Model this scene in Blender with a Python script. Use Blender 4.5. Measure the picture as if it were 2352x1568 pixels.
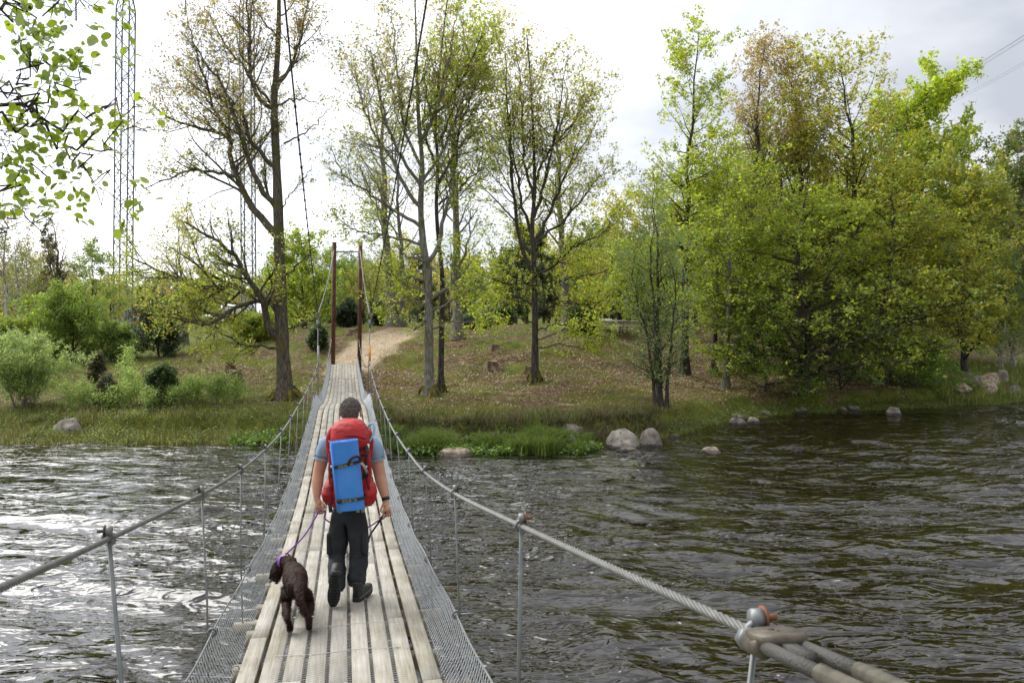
import bpy, bmesh, math, random
import numpy as np
from mathutils import Vector, Matrix
from mathutils import noise as mnoise

for o in list(bpy.data.objects):
    bpy.data.objects.remove(o)
SC = bpy.context.scene
COL = SC.collection
R = math.radians
random.seed(7)

# ---------------------------------------------------------------- camera
# world: camera above (0,0), looking along +Y, water surface at z = 0
CAMH = 4.6
FPX = 1900.0           # focal length in the units of a 2352 x 1568 picture
TILT = math.atan((784 - 720) / FPX)
cam = bpy.data.cameras.new("camera")
cam.sensor_width = 36.0
cam.lens = 36.0 * FPX / 2352.0
cam.clip_start = 0.05
cam.clip_end = 6000
camo = bpy.data.objects.new("camera", cam)
COL.objects.link(camo)
camo.location = (0, 0, CAMH)
camo.rotation_euler = (math.pi / 2 - TILT, 0, 0)
cam.dof.use_dof = True
cam.dof.focus_distance = 9.0
cam.dof.aperture_fstop = 9.0
SC.camera = camo

# ---------------------------------------------------------------- sky, sun, exposure
SUN_AZ, SUN_EL = R(-52), R(45)          # azimuth measured from +Y towards +X
sd = Vector((math.sin(SUN_AZ) * math.cos(SUN_EL), math.cos(SUN_AZ) * math.cos(SUN_EL), math.sin(SUN_EL)))
world = bpy.data.worlds.new("World")
SC.world = world
world.use_nodes = True
wt = world.node_tree
wt.nodes.clear()
def WN(t, **k):
    n = wt.nodes.new(t)
    for a, b in k.items():
        setattr(n, a, b)
    return n
sky = WN("ShaderNodeTexSky", sky_type='NISHITA', sun_disc=False)
sky.sun_elevation = SUN_EL
sky.sun_rotation = SUN_AZ
tc = WN("ShaderNodeTexCoord")
# a layer of overcast: the direction is flattened so that clouds draw out towards the horizon
sep = WN("ShaderNodeSeparateXYZ")
wt.links.new(tc.outputs['Generated'], sep.inputs[0])
zz = WN("ShaderNodeMath", operation='MAXIMUM'); zz.inputs[1].default_value = 0.0
wt.links.new(sep.outputs['Z'], zz.inputs[0])
za = WN("ShaderNodeMath", operation='ADD'); za.inputs[1].default_value = 0.22
wt.links.new(zz.outputs[0], za.inputs[0])
dx = WN("ShaderNodeMath", operation='DIVIDE'); dy = WN("ShaderNodeMath", operation='DIVIDE')
wt.links.new(sep.outputs['X'], dx.inputs[0]); wt.links.new(za.outputs[0], dx.inputs[1])
wt.links.new(sep.outputs['Y'], dy.inputs[0]); wt.links.new(za.outputs[0], dy.inputs[1])
cmb = WN("ShaderNodeCombineXYZ")
wt.links.new(dx.outputs[0], cmb.inputs[0]); wt.links.new(dy.outputs[0], cmb.inputs[1])
cn = WN("ShaderNodeTexNoise"); cn.inputs['Scale'].default_value = 0.9; cn.inputs['Detail'].default_value = 6; cn.inputs['Roughness'].default_value = 0.5
wt.links.new(cmb.outputs[0], cn.inputs['Vector'])
cr = WN("ShaderNodeValToRGB")
cr.color_ramp.elements[0].position = 0.38; cr.color_ramp.elements[0].color = (0.55, 0.585, 0.65, 1)
cr.color_ramp.elements[1].position = 0.62; cr.color_ramp.elements[1].color = (1.10, 1.10, 1.12, 1)
wt.links.new(cn.outputs['Fac'], cr.inputs[0])
# brighter round the veiled sun
vd = WN("ShaderNodeVectorMath", operation='DOT_PRODUCT'); vd.inputs[1].default_value = sd
wt.links.new(tc.outputs['Generated'], vd.inputs[0])
vm = WN("ShaderNodeMath", operation='MAXIMUM'); vm.inputs[1].default_value = 0
wt.links.new(vd.outputs['Value'], vm.inputs[0])
vp = WN("ShaderNodeMath", operation='POWER'); vp.inputs[1].default_value = 3.0
wt.links.new(vm.outputs[0], vp.inputs[0])
vs = WN("ShaderNodeMath", operation='MULTIPLY_ADD'); vs.inputs[1].default_value = 19.0; vs.inputs[2].default_value = 8.0
wt.links.new(vp.outputs[0], vs.inputs[0])
cs = WN("ShaderNodeVectorMath", operation='SCALE')
wt.links.new(cr.outputs[0], cs.inputs[0]); wt.links.new(vs.outputs[0], cs.inputs['Scale'])
mx = WN("ShaderNodeMix", data_type='RGBA'); mx.inputs[0].default_value = 0.94
wt.links.new(sky.outputs[0], mx.inputs[6]); wt.links.new(cs.outputs[0], mx.inputs[7])
bg = WN("ShaderNodeBackground"); bg.inputs[1].default_value = 0.1
wt.links.new(mx.outputs[2], bg.inputs[0])
wo = WN("ShaderNodeOutputWorld")
wt.links.new(bg.outputs[0], wo.inputs[0])

sun = bpy.data.lights.new("sun", 'SUN')
sun.energy = 2.0
sun.angle = R(38)
sun.color = (1.0, 0.96, 0.89)
suno = bpy.data.objects.new("sun", sun)
COL.objects.link(suno)
suno.rotation_euler = sd.to_track_quat('Z', 'Y').to_euler()
SC.view_settings.view_transform = 'Standard'
SC.view_settings.look = 'None'
SC.view_settings.exposure = 0.45
SC.view_settings.gamma = 1
SC.view_settings.use_curve_mapping = False
SC.cycles.max_bounces = 6
SC.cycles.transparent_max_bounces = 8
SC.cycles.transmission_bounces = 3
SC.cycles.diffuse_bounces = 3
SC.cycles.glossy_bounces = 2
SC.cycles.use_denoising = True

# ---------------------------------------------------------------- helpers
cT, sT = math.cos(TILT), math.sin(TILT)
def P(x, y, Y):
    """picture point (2352 x 1568) at distance Y ahead of the camera -> world point"""
    a = (784 - y) / FPX
    ry, rz = cT + a * sT, -sT + a * cT
    k = Y / ry
    return Vector(((x - 1176) / FPX * k, Y, CAMH + rz * k))
def M_(px, Y):
    return px * Y / FPX

def link(o):
    COL.objects.link(o); return o
def tag(o, label=None, cat=None, group=None, kind=None):
    if label: o['label'] = label
    if cat: o['category'] = cat
    if group: o['group'] = group
    if kind: o['kind'] = kind
    return o
def empty(name, loc=(0, 0, 0), label=None, cat=None, group=None):
    o = bpy.data.objects.new(name, None); link(o)
    o.location = loc; o.empty_display_size = 0.2
    return tag(o, label, cat, group)
def npmesh(name, verts, faces_list, mats=(), smooth=False, mat_idx=None, col=None):
    """verts (n,3); faces_list: list of int arrays (m,k)"""
    me = bpy.data.meshes.new(name)
    verts = np.asarray(verts, dtype=np.float32).reshape(-1, 3)
    fl = [np.asarray(f, dtype=np.int32) for f in faces_list if len(f)]
    loops = np.concatenate([f.ravel() for f in fl]) if fl else np.zeros(0, np.int32)
    sizes = np.concatenate([np.full(len(f), f.shape[1], np.int32) for f in fl]) if fl else np.zeros(0, np.int32)
    starts = np.concatenate([[0], np.cumsum(sizes)[:-1]]).astype(np.int32) if len(sizes) else sizes
    me.vertices.add(len(verts)); me.vertices.foreach_set("co", verts.ravel())
    me.loops.add(len(loops)); me.loops.foreach_set("vertex_index", loops)
    me.polygons.add(len(sizes)); me.polygons.foreach_set("loop_start", starts)
    if smooth: me.polygons.foreach_set("use_smooth", np.ones(len(sizes), bool))
    for m in mats: me.materials.append(m)
    if mat_idx is not None: me.polygons.foreach_set("material_index", np.asarray(mat_idx, np.int32))
    if col is not None:      # per-vertex rgb(a)
        a = me.color_attributes.new("tint", 'FLOAT_COLOR', 'POINT')
        c = np.ones((len(verts), 4), np.float32); c[:, :col.shape[1]] = col
        a.data.foreach_set("color", c.ravel())
    me.update(calc_edges=True)
    return me
def add(name, me, parent=None, loc=None):
    o = bpy.data.objects.new(name, me); link(o)
    if parent: o.parent = parent
    if loc is not None: o.location = loc
    return o
class MB:
    """collects simple solids into one mesh"""
    def __init__(s): s.v = []; s.f = {3: [], 4: []}; s.n = 0
    def add(s, v, f):
        v = np.asarray(v, float).reshape(-1, 3)
        for q in f:
            s.f.setdefault(len(q), []).append([i + s.n for i in q])
        s.v.append(v); s.n += len(v); return s
    def box(s, c, size, M=None):
        x, y, z = [d / 2 for d in size]
        v = np.array([(-x, -y, -z), (x, -y, -z), (x, y, -z), (-x, y, -z), (-x, -y, z), (x, -y, z), (x, y, z), (-x, y, z)])
        if M is not None: v = v @ np.array(M).T
        v = v + np.array(c)
        return s.add(v, [(0, 3, 2, 1), (4, 5, 6, 7), (0, 1, 5, 4), (1, 2, 6, 5), (2, 3, 7, 6), (3, 0, 4, 7)])
    def tube(s, pts, rad, sides=8, cap=True):
        v, f = tube1(pts, rad, sides, cap)
        return s.add(v, f)
    def mesh(s, name, mats=(), smooth=False):
        return npmesh(name, np.concatenate(s.v), [np.array(x) for x in s.f.values() if x], mats, smooth)
    def build(s, name, mat, parent=None, smooth=False, loc=None):
        return add(name, s.mesh(name, [mat], smooth), parent, loc)
def frames(pts):
    """pts (N,K,3) -> two normals (N,K,3)"""
    t = np.gradient(pts, axis=1) if pts.shape[1] > 2 else np.repeat(pts[:, 1:2] - pts[:, 0:1], 2, 1)
    t /= np.linalg.norm(t, axis=2, keepdims=True) + 1e-9
    mean = t.mean(1, keepdims=True)
    ref = np.where(np.abs(mean[..., 2:3]) > 0.8, np.array([1., 0, 0]), np.array([0, 0, 1.]))
    ref = np.broadcast_to(ref, t.shape)
    u = np.cross(t, ref); u /= np.linalg.norm(u, axis=2, keepdims=True) + 1e-9
    w = np.cross(t, u)
    return u, w
def tubes(pts, rad, sides):
    N, K, _ = pts.shape
    u, w = frames(pts)
    a = np.arange(sides) * 2 * math.pi / sides
    ring = u[:, :, None, :] * np.cos(a)[None, None, :, None] + w[:, :, None, :] * np.sin(a)[None, None, :, None]
    v = pts[:, :, None, :] + ring * rad[:, :, None, None]
    v = v.reshape(-1, 3)
    n = np.arange(N)[:, None, None] * K * sides
    k = np.arange(K - 1)[None, :, None] * sides
    s = np.arange(sides)[None, None, :]
    s2 = (s + 1) % sides
    f = np.stack([n + k + s, n + k + s2, n + k + sides + s2, n + k + sides + s], -1).reshape(-1, 4)
    return v, f
def tube1(pts, rad, sides=8, cap=True):
    pts = np.array([tuple(p) for p in pts], float)
    r = np.full(len(pts), rad, float) if np.isscalar(rad) else np.array(rad, float)
    v, f = tubes(pts[None], r[None], sides)
    f = [tuple(q) for q in f]
    if cap:
        f.append(tuple(range(sides))[::-1]); k = (len(pts) - 1) * sides
        f.append(tuple(range(k, k + sides)))
    return v, f
def loft(sections, n=28, closed=True):
    """sections: list of rings given as (centre, ax, ay, hx, hy, exponent): superellipse rings"""
    V = []; F = []
    for (c, ax, ay, hx, hy, e) in sections:
        for i in range(n):
            a = 2 * math.pi * i / n
            ca, sa = math.cos(a), math.sin(a)
            x = math.copysign(abs(ca) ** (2 / e), ca) * hx
            y = math.copysign(abs(sa) ** (2 / e), sa) * hy
            V.append(Vector(c) + Vector(ax) * x + Vector(ay) * y)
    m = len(sections)
    for j in range(m - 1):
        for i in range(n):
            i2 = (i + 1) % n
            F.append((j * n + i, j * n + i2, (j + 1) * n + i2, (j + 1) * n + i))
    if closed:
        F.append(tuple(range(n))[::-1]); F.append(tuple(range((m - 1) * n, m * n)))
    return np.array([tuple(v) for v in V]), F

# smooth value noise, vectorised
def vnoise(x, y, seed=0):
    x = np.asarray(x, float); y = np.asarray(y, float)
    xi = np.floor(x).astype(np.int64); yi = np.floor(y).astype(np.int64)
    fx = x - xi; fy = y - yi
    fx = fx * fx * (3 - 2 * fx); fy = fy * fy * (3 - 2 * fy)
    def h(a, b):
        n = (a * 374761393 + b * 668265263 + seed * 974634777) & 0xFFFFFFFF
        n = ((n ^ (n >> 13)) * 1274126177) & 0xFFFFFFFF
        return ((n ^ (n >> 16)) & 0xFFFF) / 65535.0
    return (h(xi, yi) * (1 - fx) + h(xi + 1, yi) * fx) * (1 - fy) + (h(xi, yi + 1) * (1 - fx) + h(xi + 1, yi + 1) * fx) * fy
def fbm(x, y, seed=0, o=4):
    s = 0; a = 0.5; t = 0
    for i in range(o):
        s = s + a * vnoise(x * 2 ** i, y * 2 ** i, seed + i); t += a; a *= 0.5
    return s / t

# ---------------------------------------------------------------- materials
def mat(name, col=(0.5, 0.5, 0.5), rough=0.8, metal=0.0, spec=0.5, var=0.0, vscale=5.0, col2=None, bump=0.0, bscale=30.0, coords='Object', detail=4, sss=0):
    m = bpy.data.materials.new(name); m.use_nodes = True
    nt = m.node_tree; b = nt.nodes['Principled BSDF']
    b.inputs['Roughness'].default_value = rough; b.inputs['Metallic'].default_value = metal
    b.inputs['Specular IOR Level'].default_value = spec
    b.inputs['Base Color'].default_value = (*col, 1)
    t = nt.nodes.new("ShaderNodeTexCoord")
    if col2 is not None or var:
        n = nt.nodes.new("ShaderNodeTexNoise"); n.inputs['Scale'].default_value = vscale; n.inputs['Detail'].default_value = detail
        nt.links.new(t.outputs[coords], n.inputs['Vector'])
        r = nt.nodes.new("ShaderNodeValToRGB")
        c2 = col2 if col2 is not None else tuple(min(1, c * (1 + var)) for c in col)
        c1 = col if col2 is not None else tuple(c * (1 - var) for c in col)
        r.color_ramp.elements[0].position = 0.35; r.color_ramp.elements[0].color = (*c1, 1)
        r.color_ramp.elements[1].position = 0.65; r.color_ramp.elements[1].color = (*c2, 1)
        nt.links.new(n.outputs['Fac'], r.inputs[0]); nt.links.new(r.outputs[0], b.inputs['Base Color'])
    if bump:
        n2 = nt.nodes.new("ShaderNodeTexNoise"); n2.inputs['Scale'].default_value = bscale; n2.inputs['Detail'].default_value = 5
        nt.links.new(t.outputs[coords], n2.inputs['Vector'])
        bp = nt.nodes.new("ShaderNodeBump"); bp.inputs['Strength'].default_value = bump; bp.inputs['Distance'].default_value = 0.02
        nt.links.new(n2.outputs['Fac'], bp.inputs['Height']); nt.links.new(bp.outputs[0], b.inputs['Normal'])
    return m
def leafmat(name, transl=0.58, gloss=0.05):
    """colour comes from the per-leaf attribute"""
    m = bpy.data.materials.new(name); m.use_nodes = True
    nt = m.node_tree; nt.nodes.clear()
    at = nt.nodes.new("ShaderNodeAttribute"); at.attribute_name = "tint"
    d = nt.nodes.new("ShaderNodeBsdfDiffuse"); tr = nt.nodes.new("ShaderNodeBsdfTranslucent")
    mx = nt.nodes.new("ShaderNodeMixShader"); mx.inputs[0].default_value = transl
    hs = nt.nodes.new("ShaderNodeHueSaturation"); hs.inputs['Value'].default_value = 1.7; hs.inputs['Saturation'].default_value = 1.05
    nt.links.new(at.outputs['Color'], d.inputs[0]); nt.links.new(at.outputs['Color'], hs.inputs['Color']); nt.links.new(hs.outputs[0], tr.inputs[0])
    nt.links.new(d.outputs[0], mx.inputs[1]); nt.links.new(tr.outputs[0], mx.inputs[2])
    g = nt.nodes.new("ShaderNodeBsdfGlossy"); g.inputs['Roughness'].default_value = 0.45; g.inputs[0].default_value = (0.9, 0.95, 0.9, 1)
    m2 = nt.nodes.new("ShaderNodeMixShader"); m2.inputs[0].default_value = gloss
    nt.links.new(mx.outputs[0], m2.inputs[1]); nt.links.new(g.outputs[0], m2.inputs[2])
    o = nt.nodes.new("ShaderNodeOutputMaterial"); nt.links.new(m2.outputs[0], o.inputs[0])
    return m
LEAF = leafmat("leaf")
GRASSM = leafmat("grass_blade", 0.35, 0.04)
def barkmat(name, c1, c2, scale=9, bump=0.8, moss=None):
    m = bpy.data.materials.new(name); m.use_nodes = True
    nt = m.node_tree; b = nt.nodes['Principled BSDF']; b.inputs['Roughness'].default_value = 0.95; b.inputs['Specular IOR Level'].default_value = 0.15
    t = nt.nodes.new("ShaderNodeTexCoord"); mp = nt.nodes.new("ShaderNodeMapping"); mp.inputs['Scale'].default_value = (1, 1, 0.22)
    nt.links.new(t.outputs['Object'], mp.inputs[0])
    n = nt.nodes.new("ShaderNodeTexNoise"); n.inputs['Scale'].default_value = scale * 2; n.inputs['Detail'].default_value = 6; n.inputs['Roughness'].default_value = 0.65
    nt.links.new(mp.outputs[0], n.inputs['Vector'])
    r = nt.nodes.new("ShaderNodeValToRGB")
    r.color_ramp.elements[0].position = 0.38; r.color_ramp.elements[0].color = (*c1, 1)
    r.color_ramp.elements[1].position = 0.62; r.color_ramp.elements[1].color = (*c2, 1)
    nt.links.new(n.outputs['Fac'], r.inputs[0])
    out = r.outputs[0]
    if moss:
        n3 = nt.nodes.new("ShaderNodeTexNoise"); n3.inputs['Scale'].default_value = 2.2; n3.inputs['Detail'].default_value = 5
        nt.links.new(t.outputs['Object'], n3.inputs['Vector'])
        r3 = nt.nodes.new("ShaderNodeValToRGB"); r3.color_ramp.elements[0].position = 0.52; r3.color_ramp.elements[1].position = 0.68
        nt.links.new(n3.outputs['Fac'], r3.inputs[0])
        mm = nt.nodes.new("ShaderNodeMix"); mm.data_type = 'RGBA'; mm.inputs[7].default_value = (*moss, 1)
        nt.links.new(r3.outputs[0], mm.inputs[0]); nt.links.new(out, mm.inputs[6]); out = mm.outputs[2]
    nt.links.new(out, b.inputs['Base Color'])
    bp = nt.nodes.new("ShaderNodeBump"); bp.inputs['Strength'].default_value = bump; bp.inputs['Distance'].default_value = 0.03
    nt.links.new(n.outputs['Fac'], bp.inputs['Height']); nt.links.new(bp.outputs[0], b.inputs['Normal'])
    return m
BARK_OAK = barkmat("oak_bark", (0.05, 0.042, 0.034), (0.17, 0.15, 0.12), moss=(0.10, 0.10, 0.025))
BARK_GREY = barkmat("grey_bark", (0.10, 0.095, 0.08), (0.27, 0.255, 0.22), moss=(0.12, 0.11, 0.04))
BARK_DARK = barkmat("dark_bark", (0.028, 0.024, 0.02), (0.11, 0.095, 0.08))
BARK_BIRCH = barkmat("birch_bark", (0.12, 0.11, 0.10), (0.62, 0.60, 0.56), scale=5, bump=0.3)

# ---------------------------------------------------------------- ground
SHX = np.array([-700, -60, -30, -12, -7, -4.2, -2, 2.2, 3.0, 4.4, 6.1, 9.9, 13, 18.3, 26.4, 40, 60, 120, 700], float)
SHY = np.array([30, 31, 29.6, 29.3, 29.2, 27.6, 27.2, 27.4, 28.3, 29.4, 31.2, 36.0, 38.0, 39.9, 42.8, 50, 60, 80, 120], float)
def shore(X):
    return np.interp(X, SHX, SHY) + 0.5 * (vnoise(np.asarray(X) * 0.9, 0 * np.asarray(X), 3) - 0.5) + 0.25 * (vnoise(np.asarray(X) * 3.1, 0 * np.asarray(X), 5) - 0.5)
_ls = np.array([-30, -6, -2, -0.2, 0.25, 1.5, 3, 6, 9, 12, 20, 40, 100, 400], float)
_lz = np.array([-1.6, -1.4, -0.7, -0.12, 0.16, 0.35, 0.55, 0.95, 1.35, 1.75, 2.2, 2.25, 2.1, 2.0], float)
_ks = np.array([-30, -6, -2, -0.2, 0.3, 1.35, 1.6, 3, 5, 7, 9.5, 11.4, 15, 19, 24, 40, 70, 140], float)
_kz = np.array([-1.6, -1.4, -0.7, -0.12, 0.10, 0.24, 0.70, 0.90, 1.05, 1.28, 1.70, 2.12, 2.95, 3.72, 3.86, 3.6, 3.0, 2.6], float)
def gz(X, Y):
    X = np.asarray(X, float); Y = np.asarray(Y, float)
    s = Y - shore(X)
    L = np.interp(s, _ls, _lz)
    sk = s + np.where((s > 0.3) & (s < 3), 1, 0) * 1.1 * (fbm(X * 0.8, Y * 0.8, 13, 3) - 0.5)
    K = np.interp(sk, _ks, _kz)
    w = np.clip((X + 24) / 13.0, 0, 1); w = w * w * (3 - 2 * w)
    z = L * (1 - w) + K * w
    # hummocks
    amp = np.clip(s / 3.0, 0, 1)
    z = z + amp * (0.22 * (fbm(X * 0.35, Y * 0.35, 11) - 0.5) + 0.34 * (fbm(X * 0.95, Y * 0.95, 17, 4) - 0.5))
    # far hill on the right, low rise elsewhere
    hill = np.clip((Y - 75) / 160.0, 0, 1) ** 1.3 * (7 + 17 * np.clip((X + 5) / 60, 0, 1)) * (0.7 + 0.6 * fbm(X * 0.01, Y * 0.01, 23))
    hill = hill * np.clip((Y + X * 0.0 - 75) / 60, 0, 1) * np.clip((X + 40) / 30.0, 0, 1)
    far = np.clip((Y - 230) / 500.0, 0, 1) * 22 * (0.6 + 0.8 * vnoise(X * 0.006, Y * 0.004, 31))
    z = z + hill + far
    # near bank under and behind the camera
    nb = np.clip((2.4 + 0.12 * np.abs(X) - Y) / 4.0, 0, 1)
    z = np.maximum(z, -1.6 + 4.1 * nb * nb * (3 - 2 * nb))
    return z
def ground_at(x, yb, Y):
    """world point on the ground at picture column x and distance Y"""
    p = P(x, yb, Y); return Vector((p.x, Y, float(gz(p.x, Y))))
def axis_of(a):
    return np.unique(np.concatenate(a))
gx = axis_of([np.linspace(-900, -60, 40), np.linspace(-60, -26, 40), np.linspace(-26, 30, 200), np.linspace(30, 70, 40), np.linspace(70, 900, 40)])
gy = axis_of([np.linspace(-120, -4, 14), np.linspace(-4, 26, 12), np.linspace(26, 33, 62), np.linspace(33, 52, 92), np.linspace(52, 90, 40), np.linspace(90, 260, 30), np.linspace(260, 2500, 50)])
GX, GY = np.meshgrid(gx, gy)
GZ = gz(GX, GY)
nx, ny = len(gx), len(gy)
ii = np.arange(ny - 1)[:, None] * nx + np.arange(nx - 1)[None]
gf = np.stack([ii, ii + 1, ii + nx + 1, ii + nx], -1).reshape(-1, 4)
def path_mask(X, Y):
    px = np.interp(Y, [37.5, 39, 41, 44, 50], [-7.75, -7.9, -7.6, -7.2, -6.0])
    wd = np.interp(Y, [37.5, 39, 42, 46, 50], [0.6, 1.0, 1.6, 1.4, 0.9])
    d = np.abs(X - px) / wd + 0.7 * (fbm(X * 1.1, Y * 1.1, 41) - 0.5)
    return np.clip((1.15 - d) / 0.35, 0, 1) * np.clip((Y - 37.6) / 0.6, 0, 1) * np.clip((49 - Y) / 4, 0, 1)
def green_mask(X, Y):
    s = Y - shore(X)
    w = np.clip((X + 24) / 13.0, 0, 1)
    g = np.interp(s, [0, 3.0, 5, 9, 18, 26], [0.9, 0.75, 0.45, 0.32, 0.58, 0.8]) * w + np.interp(s, [0, 6, 12, 20], [0.95, 0.75, 0.7, 0.95]) * (1 - w)
    g = g - 0.75 * np.clip((X - 5) / 4, 0, 1) * np.clip((s - 1) / 2, 0, 1) * np.clip((30 - X) / 5, 0, 1) * (s < 16)
    return g
gm = green_mask(GX, GY) + 1.7 * (fbm(GX * 0.7, GY * 0.7, 51, 5) - 0.5)
pm = path_mask(GX, GY)
gcol = np.stack([np.clip(gm, 0, 1), pm, fbm(GX * 0.5, GY * 0.5, 61)], -1).reshape(-1, 3)
gme = npmesh("ground", np.stack([GX, GY, GZ], -1).reshape(-1, 3), [gf], smooth=True, col=gcol)
ground = tag(add("ground", gme), "mossy river bank and meadow strewn with dry leaves", kind='structure')
def ground_material():
    m = bpy.data.materials.new("ground"); m.use_nodes = True
    nt = m.node_tree; b = nt.nodes['Principled BSDF']; b.inputs['Roughness'].default_value = 0.95; b.inputs['Specular IOR Level'].default_value = 0.1
    at = nt.nodes.new("ShaderNodeAttribute"); at.attribute_name = "tint"
    sp = nt.nodes.new("ShaderNodeSeparateColor"); nt.links.new(at.outputs['Color'], sp.inputs[0])
    geo = nt.nodes.new("ShaderNodeNewGeometry")
    def noise(sc, det=5, ro=0.6):
        n = nt.nodes.new("ShaderNodeTexNoise"); n.inputs['Scale'].default_value = sc; n.inputs['Detail'].default_value = det; n.inputs['Roughness'].default_value = ro
        nt.links.new(geo.outputs['Position'], n.inputs['Vector']); return n
    def ramp(src, stops):
        r = nt.nodes.new("ShaderNodeValToRGB"); els = r.color_ramp.elements
        while len(els) < len(stops): els.new(0.5)
        for e, (p, c) in zip(els, stops): e.position = p; e.color = (*c, 1)
        nt.links.new(src, r.inputs[0]); return r.outputs[0]
    def mix(f, a, c):
        x = nt.nodes.new("ShaderNodeMix"); x.data_type = 'RGBA'
        nt.links.new(f, x.inputs[0]); nt.links.new(a, x.inputs[6]); nt.links.new(c, x.inputs[7]); return x.outputs[2]
    def math_(op, a, bb):
        x = nt.nodes.new("ShaderNodeMath"); x.operation = op
        for i, v in enumerate((a, bb)):
            if isinstance(v, (int, float)): x.inputs[i].default_value = v
            else: nt.links.new(v, x.inputs[i])
        return x.outputs[0]
    soil = ramp(noise(5, 8, 0.75).outputs['Fac'], [(0.34, (0.028, 0.019, 0.012)), (0.46, (0.085, 0.058, 0.032)), (0.56, (0.18, 0.125, 0.075)), (0.68, (0.34, 0.26, 0.17))])
    green = ramp(noise(2.6, 8, 0.7).outputs['Fac'], [(0.30, (0.03, 0.042, 0.010)), (0.45, (0.085, 0.105, 0.02)), (0.60, (0.14, 0.145, 0.028)), (0.72, (0.21, 0.165, 0.04))])
    sand = ramp(noise(14, 6, 0.7).outputs['Fac'], [(0.35, (0.25, 0.18, 0.11)), (0.5, (0.42, 0.32, 0.21)), (0.65, (0.56, 0.46, 0.34))])
    nn = noise(7, 6, 0.7).outputs['Fac']
    f = math_('ADD', sp.outputs['Red'], math_('MULTIPLY', math_('SUBTRACT', nn, 0.5), 1.6))
    fr = nt.nodes.new("ShaderNodeValToRGB"); fr.color_ramp.elements[0].position = 0.36; fr.color_ramp.elements[1].position = 0.6
    nt.links.new(f, fr.inputs[0])
    c = mix(fr.outputs[0], soil, green)
    c = mix(sp.outputs['Green'], c, sand)
    nt.links.new(c, b.inputs['Base Color'])
    bp = nt.nodes.new("ShaderNodeBump"); bp.inputs['Strength'].default_value = 0.9; bp.inputs['Distance'].default_value = 0.06
    nt.links.new(nn, bp.inputs['Height']); nt.links.new(bp.outputs[0], b.inputs['Normal'])
    return m
gme.materials.append(ground_material())

# ---------------------------------------------------------------- water
wx = axis_of([np.linspace(-600, -40, 12), np.linspace(-40, -22, 40), np.linspace(-20, 26, 250), np.linspace(26, 60, 60), np.linspace(60, 600, 12)])
wy = axis_of([np.linspace(-60, 4, 12), np.linspace(4, 30, 190), np.linspace(30, 48, 60), np.linspace(48, 110, 20)])
WX, WY = np.meshgrid(wx, wy)
rs = np.random.RandomState(4)
WZ = np.zeros_like(WX)
warp = 2.2 * (fbm(WX * 0.22, WY * 0.22, 71) - 0.5)
warp2 = 2.2 * (fbm(WX * 0.2 + 9, WY * 0.25, 75) - 0.5)
calm = np.clip((WY - 17) / 9, 0, 1) * np.clip((2 - WX) / 6, 0, 1)
for i in range(20):
    lam = 0.55 * 1.12 ** i * 0.9
    th = rs.normal(1.45, 0.42)
    k = 2 * math.pi / lam
    A = 0.0085 * lam ** 0.70
    ph = rs.uniform(0, 6.28)
    arg = k * ((WX + warp) * math.cos(th) + (WY + warp2) * math.sin(th)) + ph
    WZ += A * (np.sin(arg) + 0.25 * np.sin(2 * arg + 1)) * (0.45 + 1.1 * vnoise(WX * 0.35 + i * 7, WY * 0.35, 90 + i))
WZ *= (1 - 0.55 * calm)
wdist = shore(WX) - WY
WZ *= np.clip(wdist / 2.0, 0.25, 1)
inner = (WX > -40) & (WX < 60) & (WY < 70)
WZ = np.where(inner, WZ, 0) + 0.0
nwx, nwy = len(wx), len(wy)
ii = np.arange(nwy - 1)[:, None] * nwx + np.arange(nwx - 1)[None]
wf = np.stack([ii, ii + 1, ii + nwx + 1, ii + nwx], -1).reshape(-1, 4)
wme = npmesh("river", np.stack([WX, WY, WZ], -1).reshape(-1, 3), [wf], smooth=True)
river = tag(add("water", wme), "dark rippling river water", kind='structure')
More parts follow.
